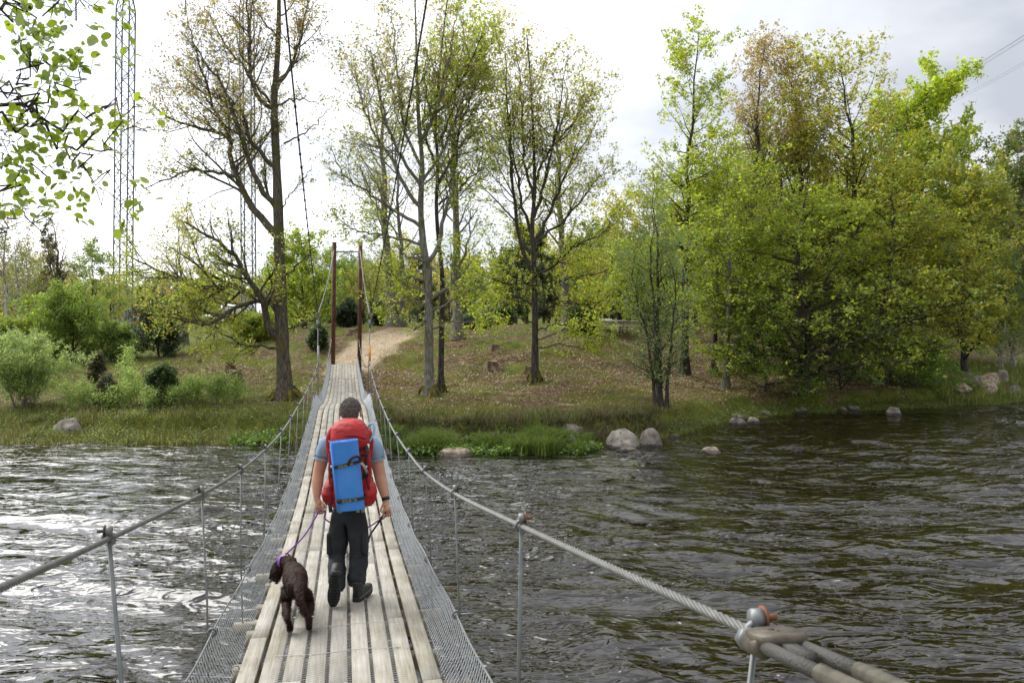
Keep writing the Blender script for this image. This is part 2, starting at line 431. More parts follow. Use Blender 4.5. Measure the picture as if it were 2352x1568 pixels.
def water_material():
    m = bpy.data.materials.new("river_water"); m.use_nodes = True
    nt = m.node_tree; b = nt.nodes['Principled BSDF']
    b.inputs['Base Color'].default_value = (0.010, 0.0068, 0.0032, 1)
    b.inputs['Roughness'].default_value = 0.03; b.inputs['IOR'].default_value = 1.52
    b.inputs['Specular IOR Level'].default_value = 0.5
    geo = nt.nodes.new("ShaderNodeNewGeometry")
    def noise(scale, sc, det, rough=0.55, dist=0.0):
        mp = nt.nodes.new("ShaderNodeMapping"); mp.inputs['Scale'].default_value = scale; mp.inputs['Rotation'].default_value = (0, 0, 0.12)
        nt.links.new(geo.outputs['Position'], mp.inputs[0])
        n = nt.nodes.new("ShaderNodeTexNoise"); n.inputs['Scale'].default_value = sc; n.inputs['Detail'].default_value = det
        n.inputs['Roughness'].default_value = rough; n.inputs['Distortion'].default_value = dist
        nt.links.new(mp.outputs[0], n.inputs['Vector']); return n.outputs['Fac']
    a = noise((0.55, 1.35, 1), 2.3, 1.5, 0.5, 0.7)
    c = noise((0.8, 1.3, 1), 5.5, 1, 0.5, 0.5)
    big = noise((0.5, 0.9, 1), 0.5, 3)
    # ridged fine ripples
    def mt(op, x, y):
        q = nt.nodes.new("ShaderNodeMath"); q.operation = op
        for i, v in enumerate((x, y)):
            if isinstance(v, (int, float)): q.inputs[i].default_value = v
            else: nt.links.new(v, q.inputs[i])
        return q.outputs[0]
    rid = mt('SUBTRACT', 1.0, mt('ABSOLUTE', mt('MULTIPLY', mt('SUBTRACT', a, 0.5), 4.0), 0.0))
    h = mt('ADD', mt('ADD', mt('MULTIPLY', rid, 0.22), mt('MULTIPLY', a, 1.3)), mt('MULTIPLY', c, 0.38))
    h = mt('MULTIPLY', h, mt('ADD', 0.12, mt('MAXIMUM', 0.0, mt('MULTIPLY', mt('SUBTRACT', big, 0.28), 4.2))))
    bp = nt.nodes.new("ShaderNodeBump"); bp.inputs['Strength'].default_value = 0.9; bp.inputs['Distance'].default_value = 0.08
    nt.links.new(h, bp.inputs['Height']); nt.links.new(bp.outputs[0], b.inputs['Normal'])
    # scraps of foam and broken water drifting in streaks; flecks double as painted sparkle
    f1 = noise((0.22, 1.0, 1), 1.1, 4, 0.6, 0.8); f2 = noise((0.5, 1.6, 1), 9.0, 4, 0.7, 0.3)
    fm = mt('MULTIPLY', mt('MAXIMUM', mt('MULTIPLY', mt('SUBTRACT', f2, 0.63), 9.0), 0.0), mt('MAXIMUM', mt('MULTIPLY', mt('SUBTRACT', f1, 0.50), 6.0), 0.0))
    fm = mt('MINIMUM', fm, 0.85)
    mxc = nt.nodes.new("ShaderNodeMix"); mxc.data_type = 'RGBA'; mxc.inputs[6].default_value = (0.010, 0.0068, 0.0032, 1); mxc.inputs[7].default_value = (0.72, 0.73, 0.74, 1)
    nt.links.new(fm, mxc.inputs[0]); nt.links.new(mxc.outputs[2], b.inputs['Base Color'])
    return m
wme.materials.append(water_material())

# ================================================================ suspension bridge
WOOD = bpy.data.materials.new("weathered_plank"); WOOD.use_nodes = True
def _wood():
    nt = WOOD.node_tree; b = nt.nodes['Principled BSDF']; b.inputs['Roughness'].default_value = 0.8; b.inputs['Specular IOR Level'].default_value = 0.25
    t = nt.nodes.new("ShaderNodeTexCoord"); oi = nt.nodes.new("ShaderNodeObjectInfo")
    vadd = nt.nodes.new("ShaderNodeVectorMath"); vadd.operation = 'ADD'
    rs_ = nt.nodes.new("ShaderNodeVectorMath"); rs_.operation = 'SCALE'; rs_.inputs[0].default_value = (31, 17, 5)
    nt.links.new(oi.outputs['Random'], rs_.inputs['Scale'])
    nt.links.new(t.outputs['Object'], vadd.inputs[0]); nt.links.new(rs_.outputs[0], vadd.inputs[1])
    mr = nt.nodes.new("ShaderNodeMapping"); mr.inputs['Rotation'].default_value = (0, 0, -0.2007); nt.links.new(vadd.outputs[0], mr.inputs[0])
    mp = nt.nodes.new("ShaderNodeMapping"); mp.inputs['Scale'].default_value = (26, 0.7, 8)
    nt.links.new(mr.outputs[0], mp.inputs[0])
    n = nt.nodes.new("ShaderNodeTexNoise"); n.inputs['Scale'].default_value = 2.6; n.inputs['Detail'].default_value = 7; n.inputs['Roughness'].default_value = 0.65
    nt.links.new(mp.outputs[0], n.inputs['Vector'])
    r = nt.nodes.new("ShaderNodeValToRGB")
    for e, (p, c) in zip((r.color_ramp.elements[0], r.color_ramp.elements[1]), ((0.3, (0.29, 0.265, 0.22)), (0.68, (0.53, 0.50, 0.44)))):
        e.position = p; e.color = (*c, 1)
    nt.links.new(n.outputs['Fac'], r.inputs[0])
    n2 = nt.nodes.new("ShaderNodeTexNoise"); n2.inputs['Scale'].default_value = 2.4; n2.inputs['Detail'].default_value = 6
    nt.links.new(vadd.outputs[0], n2.inputs['Vector'])
    r2 = nt.nodes.new("ShaderNodeValToRGB"); r2.color_ramp.elements[0].position = 0.38; r2.color_ramp.elements[0].color = (0.74, 0.72, 0.64, 1)
    r2.color_ramp.elements[1].position = 0.6; r2.color_ramp.elements[1].color = (1, 1, 1, 1)
    nt.links.new(n2.outputs['Fac'], r2.inputs[0])
    mx = nt.nodes.new("ShaderNodeMix"); mx.data_type = 'RGBA'; mx.blend_type = 'MULTIPLY'; mx.inputs[0].default_value = 1
    nt.links.new(r.outputs[0], mx.inputs[6]); nt.links.new(r2.outputs[0], mx.inputs[7])
    # each board its own tone
    ra = nt.nodes.new("ShaderNodeMapRange"); ra.inputs[3].default_value = 0.80; ra.inputs[4].default_value = 1.12
    nt.links.new(oi.outputs['Random'], ra.inputs[0])
    sc = nt.nodes.new("ShaderNodeVectorMath"); sc.operation = 'SCALE'
    nt.links.new(mx.outputs[2], sc.inputs[0]); nt.links.new(ra.outputs[0], sc.inputs['Scale'])
    nt.links.new(sc.outputs[0], b.inputs['Base Color'])
    bp = nt.nodes.new("ShaderNodeBump"); bp.inputs['Strength'].default_value = 0.5; bp.inputs['Distance'].default_value = 0.006
    nt.links.new(n.outputs['Fac'], bp.inputs['Height']); nt.links.new(bp.outputs[0], b.inputs['Normal'])
_wood()
WOOD_DARK = mat("old_beam_wood", (0.16, 0.14, 0.10), 0.9, col2=(0.30, 0.26, 0.19), vscale=6)
STEEL = mat("galvanised_steel", (0.19, 0.20, 0.20), 0.5, metal=0.5, var=0.15, vscale=12)
ROPE = mat("steel_wire_rope", (0.16, 0.16, 0.15), 0.6, metal=0.3, var=0.15, vscale=20)
NET = mat("galvanised_netting", (0.66, 0.69, 0.72), 0.6, metal=0.0)
NETD = mat("antislip_netting", (0.50, 0.49, 0.46), 0.6, metal=0.25)
BLACKW = mat("black_cable", (0.025, 0.025, 0.025), 0.7)
RUST = mat("rusty_red_steel", (0.085, 0.032, 0.022), 0.75, metal=0.1, col2=(0.16, 0.065, 0.04), vscale=4, bump=0.2, bscale=40)
RUSTB = mat("rusty_bolt", (0.17, 0.06, 0.028), 0.7, var=0.3)
ORANGE = mat("orange_sleeve", (0.75, 0.33, 0.03), 0.6)
WHITEP = mat("white_sleeve", (0.75, 0.75, 0.74), 0.6)
TANST = mat("tan_cast_clamp", (0.075, 0.062, 0.045), 0.5, metal=0.35, col2=(0.125, 0.105, 0.078), vscale=45, bump=0.12, bscale=260)
SLEEVE = mat("worn_rod_sleeve", (0.09, 0.083, 0.065), 0.5, metal=0.4, col2=(0.17, 0.155, 0.12), vscale=40, bump=0.1, bscale=200)
THREAD = mat("grey_threaded_rod", (0.075, 0.072, 0.064), 0.6, metal=0.3, bump=0.4, bscale=180)

# deck profile: depth Y -> height below the camera; half width; centre line
DY = np.array([-1, 0.5, 3, 5.02, 5.96, 6.86, 8.3, 9.7, 12, 15, 19.3, 21.0, 21.8, 23, 25, 27.3, 30, 34, 38.2, 38.9])
DH = np.array([1.62, 1.80, 2.08, 2.26, 2.33, 2.41, 2.53, 2.62, 2.70, 2.70, 2.61, 2.53, 2.52, 2.57, 2.70, 2.76, 2.71, 2.58, 2.37, 2.33])
WY_ = np.array([-1, 20.5, 22, 25, 28, 39])
WW = np.array([0.635, 0.635, 0.63, 0.585, 0.57, 0.56])
from_y = lambda y: float(np.interp(y, DY, DH))
def deck_z(y):
    # smooth the polyline a little
    return CAMH - (from_y(y - 0.5) + from_y(y - 0.25) + from_y(y) + from_y(y + 0.25) + from_y(y + 0.5)) / 5
def deck_w(y): return float(np.interp(y, WY_, WW))
def cx(y): return -0.05 - 0.2033 * y if y < 22 else -0.05 - 0.2033 * 22 - (y - 22) * 0.2010
AXD = Vector((-0.1992, 0.98, 0)); PERP = Vector((0.98, 0.1992, 0))
def dk(u, y, dz=0.0):
    """point on the deck: lateral offset u (metres), station y (distance), dz above the boards"""
    return Vector((cx(y), y, deck_z(y) + dz)) + PERP * u

bridge = empty("suspension_bridge", (cx(38.7), 38.7, deck_z(38.7) - 0.4), "narrow plank footbridge hung on steel cables over the river", "footbridge")
BL = bridge.location.copy()
def bpart(name, me, parent=None):
    o = add(name, me, parent or bridge)
    if parent is None: o.location = -BL
    return o
# planks: nine lanes, boards about 3.9 m long with staggered ends
rp = random.Random(3)
joints_far = [24.6, 28.6, 33.0, 38.3]
for lane in range(9):
    y = -0.9 + (0.0 if lane % 2 else 1.7) + rp.uniform(-0.4, 0.4)
    if lane in (0,): y = -0.9
    ends = [-0.9]
    while y < 19.5:
        if y > 0.2: ends.append(y)
        y += rp.choice([3.0, 3.9, 3.9])
    ends.append(21.9)
    ends += [24.6, 28.6, 33.0, 38.3]
    for a, b_ in zip(ends[:-1], ends[1:]):
        if b_ - a < 0.3: continue
        tmid = (a + b_) / 2
        n = max(3, int((b_ - a) / 0.45) + 1)
        th = 0.034
        wob = [rp.uniform(-0.003, 0.003) for _ in range(2)]
        dzp = rp.uniform(-0.003, 0.003)
        lift = rp.uniform(0, 0.004)
        V = []; F = []
        for j in range(n):
            yy = a + 0.006 + (b_ - a - 0.012) * j / (n - 1)
            hw = deck_w(yy); pitch = 2 * hw / 9
            gap = 0.027 if yy < 21.9 else float(np.interp(yy, [21.9, 24, 39], [0.019, 0.011, 0.009]))
            pw = (pitch - gap) / 2
            uc = -hw + pitch * (lane + 0.5)
            s = wob[0] + (wob[1] - wob[0]) * j / (n - 1)
            for (du, dz) in ((-pw, -th), (pw, -th), (pw, -0.004), (pw - 0.004, 0), (-pw + 0.004, 0), (-pw, -0.004)):
                V.append(dk(uc + du + s, yy, dz + dzp + lift * (j in (0, n - 1))))
            if j:
                k = (j - 1) * 6
                for q in range(6):
                    q2 = (q + 1) % 6
                    F.append((k + q, k + 6 + q, k + 6 + q2, k + q2))
        F.append(tuple(range(5, -1, -1))[::-1]); k = (n - 1) * 6
        F.append(tuple(range(k, k + 6))[::-1])
        mb = MB()
        c = Vector((cx(tmid), tmid, deck_z(tmid)))
        mb.add([tuple(v - c) for v in V], F)
        o = mb.build("plank", WOOD, bridge); o.location = c - BL
# cross beams
beam_me = None
y = -0.5; k = 0
HANG = [-0.1, 1.65, 3.45, 5.2, 6.9, 8.6, 10.3, 12.0, 13.9, 15.9, 18.0, 20.2, 22.5, 25.0]
for k in range(52):
    y = 0.30 + 0.747 * k
    if y > 38.4: break
    hw = deck_w(y)
    mb = MB(); ang = math.atan2(PERP.y, PERP.x)
    Mr = Matrix.Rotation(ang, 3, 'Z')
    mb.box((0, 0, 0), (2 * hw + 0.10, 0.095, 0.095), Mr)
    o = mb.build("crossbeam", WOOD_DARK, bridge); o.location = dk(0, y, -0.036 - 0.05) - BL
# beams at the hangers, longer
for y in HANG:
    mb = MB(); mb.box((0, 0, 0), (2 * deck_w(y) + 0.44, 0.07, 0.09), Mr)
    o = mb.build("hanger_beam", WOOD_DARK, bridge); o.location = dk(0, y, -0.036 - 0.05 - 0.097) - BL
# nail heads where the boards cross the beams
V = []; F = []; n = 0
for k in range(0, 30):
    y = 0.30 + 0.747 * k
    if y > 20: break
    hw = deck_w(y); pitch = 2 * hw / 9
    for lane in range(9):
        for q in (-0.032, 0.032):
            c = dk(-hw + pitch * (lane + 0.5) + q + rp.uniform(-.006, .006), y + rp.uniform(-.02, .02), 0.0045) - BL
            for i in range(6): V.append(tuple(c + Vector((0.0042 * math.cos(i * 1.047), 0.0042 * math.sin(i * 1.047), 0))))
            V.append(tuple(c + Vector((0, 0, 0.0025))))
            for i in range(6): F.append((n + i, n + (i + 1) % 6, n + 6))
            n += 7
add("nail_heads", npmesh("nail_heads", np.array(V), [np.array(F)], [mat("nail_steel", (0.06, 0.05, 0.045), 0.6, metal=0.5)]), bridge)['kind'] = 'stuff'
# two carrying cables below the deck
for s in (-1, 1):
    pts = [dk(s * (deck_w(y) - 0.06), y, -0.26) - BL for y in np.linspace(-1, 38.5, 50)]
    v, f = tube1(pts, 0.012, 6); mb = MB(); mb.add(v, f); mb.build("deck_cable", ROPE, bridge)

# ---- side netting on a bottom rail (deck edge) and a top rail
def rail_u(y): return float(np.interp(y, [0, 5.2, 8, 20, 24.5, 26, 38.4], [0.80, 0.76, 0.73, 0.73, 0.80, 0.66, 0.60]))
def rail_h(y): return float(np.interp(y, [0, 5, 20, 22, 25, 30, 38.4], [0.30, 0.30, 0.30, 0.30, 0.28, 0.42, 0.52]))
def edge_pt(s, y): return dk(s * (deck_w(y) + 0.005), y, 0.01)
def rail_pt(s, y): return dk(s * rail_u(y), y, rail_h(y) + 0.012 * math.sin(y * 3.7))
ys = np.concatenate([np.arange(0.2, 24.4, 0.2), np.arange(24.4, 38.6, 0.4)])
for s in (-1, 1):
    E = np.array([tuple(edge_pt(s, y) - BL) for y in ys]); T = np.array([tuple(rail_pt(s, y) - BL) for y in ys])
    v, f = tube1(T, 0.0065, 6); mb = MB(); mb.add(v, f); mb.build("netting_rail", STEEL, bridge)
    # chain-link: two families of zig-zag wires
    cell = 0.058; nrow = 6
    y0s = np.arange(0.2, 38.2, cell)
    segs = []
    for fam in (0, 1):
        for yy in y0s:
            line = []
            for r_ in range(nrow + 1):
                t = r_ / nrow
                yk = yy + (cell * 0.5 if (r_ + fam) % 2 else 0.0) + (0.0 if fam == 0 else 0.0)
                line.append((yk, t))
            segs.append(line)
    segs = np.array(segs)                       # (n, nrow+1, 2)
    yk = segs[..., 0]; tt = segs[..., 1]
    Ei = np.stack([np.interp(yk, ys, E[:, i]) for i in range(3)], -1)
    Ti = np.stack([np.interp(yk, ys, T[:, i]) for i in range(3)], -1)
    sag = 0.018 * np.sin(tt * math.pi)
    pts = Ei * (1 - tt[..., None]) + Ti * tt[..., None]
    pts[..., 0] += s * sag
    rad = np.full(pts.shape[:2], 0.0017)
    v, f = tubes(pts, rad, 3)
    o = add("netting", npmesh("netting", v, [f], [NET]), bridge); o['kind'] = 'stuff'
    # rings that lace the netting to the outer board and to the rail
    mb = MB()
    def ring(c, r, n=9):
        pts = [c + PERP * (r * math.cos(a)) + Vector((0, 0, r * math.sin(a))) for a in np.linspace(0, 2 * math.pi, n)]
        mb.tube([tuple(p) for p in pts], 0.004, 4, False)
    for y in np.arange(0.5, 38, 0.44): ring(edge_pt(s, y) - BL + Vector((0, 0, 0.008)), 0.02)
    for y in np.arange(0.9, 38, 0.86): ring(rail_pt(s, y) - BL, 0.018)
    o = mb.build("lacing_rings", STEEL, bridge); o['kind'] = 'stuff'
# ---- anti-slip netting laid over the middle boards
segs = []
c = 0.032
ydir = np.linspace(0, 1, 2)
pn = []
for y in np.arange(-0.6, 37.6, c):
    for fam in (1, -1):
        a = (-0.40 * fam, y); bb = (0.40 * fam, y + 0.62)
        pn.append([(a[0] + (bb[0] - a[0]) * t, a[1] + (bb[1] - a[1]) * t) for t in (0, 0.33, 0.66, 1)])
pn = np.array(pn)
yy = np.minimum(pn[..., 1], 38.2)
ysf = np.linspace(-1, 39, 500); zsf = np.array([deck_z(q) for q in ysf]); cxs = np.array([cx(q) for q in ysf]); wsf = np.array([deck_w(q) for q in ysf]) / 0.635
uu = pn[..., 0] * np.interp(yy, ysf, wsf)
base = np.stack([np.interp(yy, ysf, cxs) + 0.98 * uu - BL.x, yy + 0.1992 * uu - BL.y, np.interp(yy, ysf, zsf) + 0.0045 - BL.z], -1)
N = len(base)
wd = np.array([0.0014, 0.0008, 0])
v = np.stack([base - wd, base + wd], 2).reshape(-1, 3)
K = 4
n_ = np.arange(N)[:, None] * K * 2; k_ = np.arange(K - 1)[None] * 2
f = np.stack([n_ + k_, n_ + k_ + 1, n_ + k_ + 3, n_ + k_ + 2], -1).reshape(-1, 4)
o = add("antislip_netting", npmesh("antislip_netting", v, [f], [NETD]), bridge); o['kind'] = 'stuff'
# seams where the netting sheets overlap
mb = MB()
for y in (3.9, 5.55, 6.15, 9.0, 12.6, 16.2, 19.8, 21.9, 24.6, 28.6, 33.0, 37.5):
    w_ = 0.42 * deck_w(y) / 0.635 if y < 21 else deck_w(y)
    pts = [dk(u, y + 0.02 * math.sin(u * 9), 0.007) - BL for u in np.linspace(-w_, w_, 14)]
    mb.tube([tuple(p) for p in pts], 0.0022, 4)
mb.build("netting_seam", NETD, bridge)['kind'] = 'stuff'

# ---- handrail cables
NODES = {(-1, 0.2): (-420, 1540, 1.25), (-1, 1.65): (0, 1350, 2.1), (-1, 3.45): (250, 1237, 3.45), (-1, 5.2): (463, 1135, 5.2), (-1, 6.9): (553, 1080, 6.9), (1, 1.65): (1737, 1456, 1.72), (1, 3.45): (1198, 1208, 3.45), (1, 5.2): (1045, 1133, 5.2), (1, 6.9): (976, 1084, 6.9)}
for _y, _l, _r in ((8.6, (610, 1032), (939, 1040)), (10.3, (646, 993), (912, 1002)), (12.0, (668, 961), (894, 970)), (13.9, (685, 932), (882, 942)), (15.9, (699, 908), (872, 917)), (18.0, (709, 887), (864, 894)), (20.2, (719, 866), (858, 873)), (22.5, (725.6, 848), (853, 853)), (25.0, (731, 832), (850, 832))):
    NODES[(-1, _y)] = (*_l, _y); NODES[(1, _y)] = (*_r, _y)
def hand_pt(s, y):
    if (s, y) in NODES: return P(*NODES[(s, y)])
    u = float(np.interp(y, [0.2, 1.65, 3.45, 5.2, 6.9, 8.6, 12, 25], [0.82, 0.86, 0.90, 0.82, 0.79, 0.76, 0.74, 0.78]))
    h = float(np.interp(y, [0.2, 1.65, 3.45, 5.2, 6.9, 8.6, 14, 20, 25], [1.33, 1.25, 1.17, 1.13, 1.10, 1.08, 1.10, 1.14, 1.19]))
    hz = float(np.interp(y, [0.2, 25], [0, 1]))
    if s < 0: u -= 0.03 if y < 4 else 0
    p = dk(s * u, y, h)
    return p
def catmull(P_, n):
    P_ = [Vector(p) for p in P_]; out = []
    Q = [2 * P_[0] - P_[1]] + P_ + [2 * P_[-1] - P_[-2]]
    for i in range(1, len(Q) - 2):
        for j in range(n):
            t = j / n
            out.append(0.5 * ((2 * Q[i]) + (-Q[i - 1] + Q[i + 1]) * t + (2 * Q[i - 1] - 5 * Q[i] + 4 * Q[i + 1] - Q[i + 2]) * t * t + (-Q[i - 1] + 3 * Q[i] - 3 * Q[i + 1] + Q[i + 2]) * t ** 3))
    out.append(P_[-1]); return out
TOPZ_FAR = P(0, 558, 38.7).z
TWR = {}
for s, xb, xt in ((-1, 764, 768), (1, 825, 828)):
    b0 = P(xb, 838, 38.7); t0 = P(xt, 558, 38.7)
    b0 = Vector((b0.x, 38.7, float(gz(b0.x, 38.7)) - 0.3))
    TWR[s] = (b0, t0)
    n = 16
    mb = MB()
    mb.tube([tuple(b0 - BL), tuple(t0 - BL)], 0.095, 14)
    mb.tube([tuple(t0 - BL), tuple(t0 - BL + Vector((0, 0, 0.03)))], 0.112, 14)
    o = mb.build("tower_post", RUST, bridge, smooth=False)
    bm_ = MB(); bm_.tube([tuple(b0 - BL + Vector((0, 0, 0.9))), tuple(b0 - BL + Vector((0, 0, 0.93)))], 0.15, 12); bm_.build("post_collar", STEEL, bridge)
mb = MB(); a = P(768, 578, 38.7) - BL; b_ = P(828, 578, 38.7) - BL
mb.tube([tuple(a), tuple(b_)], 0.03, 6); mb.build("tower_tie_bar", STEEL, bridge)
# near tower, behind the frame: same posts
for s in (-1, 1):
    mb = MB(); q = dk(s * 0.66, -0.35, 0)
    mb.tube([tuple(Vector((q.x, q.y, 1.2)) - BL), tuple(Vector((q.x, q.y, CAMH + 4.35)) - BL)], 0.095, 14)
    mb.build("tower_post", RUST, bridge)
for s in (-1, 1):
    pts = [hand_pt(s, y) for y in HANG[1:]]
    if s < 0: pts = [hand_pt(s, 0.2)] + pts
    fine = catmull(pts, 60 if True else 8)
    A = np.array([tuple(p - BL) for p in fine])
    Y_ = A[:, 1] + BL.y
    near = A[Y_ < 9.5]; far = A[Y_ >= 9.4]
    # near stretch: seven visible strands
    seg = np.linalg.norm(np.diff(near, axis=0), axis=1); L = np.concatenate([[0], np.cumsum(seg)])
    nn = int(L[-1] / 0.016); q = np.linspace(0, L[-1], nn)
    C = np.stack([np.interp(q, L, near[:, i]) for i in range(3)], -1)
    u, w = frames(C[None]); u = u[0]; w = w[0]
    strands = []
    for k in range(6):
        a = q * 2 * math.pi / 0.155 + k * math.pi / 3
        strands.append(C + (u * np.cos(a)[:, None] + w * np.sin(a)[:, None]) * 0.0075)
    v, f = tubes(np.array(strands), np.full((6, nn), 0.0053), 5)
    o = add("handrail_cable", npmesh("handrail_cable", v, [f], [ROPE], smooth=True), bridge)
    v, f = tube1(far[::6], 0.0125, 6); mb = MB(); mb.add(v, f); mb.build("handrail_cable", ROPE, bridge, smooth=True)
    # hangers with their clamps
    for i, y in enumerate(HANG[1:]):
        if y > 24: continue
        if s < 0 and y < 2: continue
        top = hand_pt(s, y); bot = dk(s * (deck_w(y) + 0.15), y, -0.2)
        mb = MB()
        d = (bot - top)
        if y < 4:
            Mz = d.to_track_quat('Z', 'Y').to_matrix()
            mb.box(tuple((top + bot) / 2 - BL), (0.016, 0.010, d.length), Mz)
        else:
            mid = (top + bot) / 2 + Vector((rp.uniform(-0.012, 0.012), 0, 0))
            mb.tube([tuple(top - BL), tuple(mid - BL), tuple(bot - BL)], 0.0065, 6)
        h = mb.build("hanger", STEEL, bridge)
        # shackle over the cable: a bow, two washers and a bolt
        c = top - BL
        mb = MB()
        bow = [c + PERP * (0.024 * math.sin(a)) + Vector((0, 0, 0.026 * math.cos(a))) for a in np.linspace(math.pi * 1.05, -math.pi * 0.75, 12)]
        mb.tube([tuple(p) for p in bow], 0.0085, 7)
        up = c + Vector((0, 0, 0.034))
        mb.tube([tuple(up - PERP * 0.012), tuple(up + PERP * 0.012)], 0.021, 10)
        cl = mb.build("cable_clamp", STEEL, h, smooth=True)
        mb = MB(); sg = s if y > 2 else 1
        if s > 0: sg = 1
        mb.tube([tuple(up + PERP * (0.013 * sg)), tuple(up + PERP * (0.017 * sg))], 0.026, 12)
        mb.tube([tuple(up + PERP * (0.017 * sg)), tuple(up + PERP * (0.045 * sg))], 0.007, 6)
        mb.build("bolt", RUSTB if (s > 0 and y < 4) else THREAD, h)
        # clip where the hanger passes the netting rail
        rp_ = rail_pt(s, y) - BL; t_ = (y and (top * (1 - 0.72) + bot * 0.72)) - BL
        mb = MB()
        ringp = [rp_ + PERP * (0.026 * math.cos(a)) + Vector((0, 0, 0.026 * math.sin(a))) for a in np.linspace(0, 2 * math.pi, 12)]
        mb.tube([tuple(p) for p in ringp], 0.006, 5, False)
        mb.tube([tuple(rp_ + PERP * (s * 0.02)), tuple(rp_ + PERP * (s * 0.12))], 0.0075, 6)
        mb.build("rail_clip", STEEL, h)
# vertical rods, shackles and stays at the far end
for s, colr in ((-1, WHITEP), (1, ORANGE)):
    xk = 731 if s < 0 else 851
    J = hand_pt(s, 25.0)
    S = P(xk, 745, 25.0); S.x = J.x
    B = dk(s * (deck_w(25) + 0.15), 25, -0.25)
    mb = MB(); mb.tube([tuple(S - BL), tuple(B - BL)], 0.014, 6); mb.build("end_hanger", STEEL, bridge)
    mb = MB(); mb.tube([tuple(J - BL + Vector((0, 0, 0.03))), tuple(J - BL + Vector((0, 0, 0.5)))], 0.028, 8); mb.build("cable_sleeve", colr, bridge)
    mb = MB(); mb.tube([tuple(S - BL + Vector((0, 0, -0.1))), tuple(S - BL + Vector((0, 0, 0.14)))], [0.03, 0.045], 8)
    mb.tube([tuple(S - BL + Vector((-0.06, 0, 0.1))), tuple(S - BL + Vector((-0.06, 0, 0.3)))], 0.012, 5); mb.tube([tuple(S - BL + Vector((0.06, 0, 0.1))), tuple(S - BL + Vector((0.06, 0, 0.3)))], 0.012, 5)
    mb.tube([tuple(S - BL + Vector((-0.06, 0, 0.3))), tuple(S - BL + Vector((0, 0, 0.37))), tuple(S - BL + Vector((0.06, 0, 0.3)))], 0.012, 5)
    mb.build("shackle", STEEL, bridge)
    # stay to the far tower head
    Tt = TWR[s][1] - Vector((0, 0.1, 0.35))
    S2 = S + Vector((0, 0, 0.3))
    pts = [S2.lerp(Tt, t) - Vector((0, 0, 0.25 * math.sin(t * math.pi))) - BL for t in np.linspace(0, 1, 10)]
    mb = MB(); mb.tube([tuple(p) for p in pts], 0.022, 6); mb.build("stay_cable", ROPE, bridge)
    # long black cable to the near tower head
    N_ = Vector((-0.42 if s < 0 else 0.80, 0.0, CAMH + 4.7))
    pts = [S2.lerp(N_, t) - Vector((0, 0, 0.35 * math.sin(t * math.pi))) - BL for t in np.linspace(0, 1, 24)]
    mb = MB(); mb.tube([tuple(p) for p in pts], 0.010, 6); mb.build("main_cable", BLACKW, bridge)
    mb = MB()
    for q in np.linspace(0.04, 0.6, 30):
        p = S2.lerp(N_, q) - Vector((0, 0, 0.35 * math.sin(q * math.pi))) - BL
        d_ = (N_ - S2).normalized() * 0.03
        mb.tube([tuple(p - d_), tuple(p + d_)], 0.017, 6)
    mb.build("cable_ferrules", BLACKW, bridge)['kind'] = 'stuff'
    # slack safety chain from the joint back to the tower
    A_ = J - Vector((0, 0, 0.02)); B_ = Vector((TWR[s][0].x + 0.02 * s, 38.55, deck_z(38.4) + 1.15))
    pts = []
    for t in np.linspace(0, 1, 40):
        p = A_.lerp(B_, t); p.z -= 0.55 * math.sin(min(1, t * 1.0) * math.pi) ** 0.8; pts.append(tuple(p - BL))
    mb = MB(); mb.tube(pts, 0.013, 5); mb.build("guard_cable", ROPE, bridge)
    mb = MB()
    for p in pts[2::3]:
        p = Vector(p); mb.tube([tuple(p - PERP * 0.05), tuple(p + PERP * 0.05)], 0.012, 5)
    mb.build("guard_clips", STEEL, bridge)['kind'] = 'stuff'
# rope across the end of the deck and a wooden landing
mb = MB()
mb.box(tuple(Vector((cx(38.9), 38.95, deck_z(38.6) - 0.12)) - BL), (1.5, 0.9, 0.16), Mr); mb.build("landing_sill", WOOD_DARK, bridge)

# ---- turnbuckle on the right handrail, close to the camera
tb = empty("turnbuckle", (0, 0, 0)); tb.parent = bridge; tb.location = -BL
e1 = hand_pt(1, 1.65)
e0 = P(2125, 1632, 1.16)
dir_ = (e0 - e1).normalized()
side = dir_.cross(Vector((0, 0, 1))).normalized(); upv = side.cross(dir_).normalized()
def tp(a, b, c): return e1 + dir_ * a + side * b + upv * c
mb = MB()
mb.tube([tuple(tp(-0.02, 0, 0)), tuple(tp(0.10, 0, 0.0))], 0.011, 10)
mb.build("cable_tail", ROPE, tb, smooth=True)
# cast body: two lobes bridged by a flat plate
def plate(outline, c0, c1, bev=0.006):
    mb = MB(); n = len(outline); V = []
    cxm = sum(p[0] for p in outline) / n; cym = sum(p[1] for p in outline) / n
    def sh(p, k): return (cxm + (p[0] - cxm) * k, cym + (p[1] - cym) * k)
    for (cc, k) in ((c0, 0.90), (c0 + bev, 1.0), (c1 - bev, 1.0), (c1, 0.90)):
        for p in outline:
            q = sh(p, k); V.append(tuple(tp(q[0], q[1], cc)))
    F = []
    for j in range(3):
        for i in range(n):
            F.append((j * n + i, j * n + (i + 1) % n, (j + 1) * n + (i + 1) % n, (j + 1) * n + i))
    F.append(tuple(range(n))[::-1]); F.append(tuple(range(3 * n, 4 * n)))
    mb.add(V, F); return mb
outl = [(0.065, -0.050), (0.10, -0.056), (0.13, -0.050), (0.146, -0.032), (0.150, -0.020), (0.150, 0.020), (0.146, 0.032), (0.13, 0.050), (0.10, 0.056), (0.065, 0.050), (0.052, 0.028), (0.050, 0.0), (0.052, -0.028)]
plate(outl, 0.000, 0.026).build("cast_body", TANST, tb, smooth=True)
mb = MB()
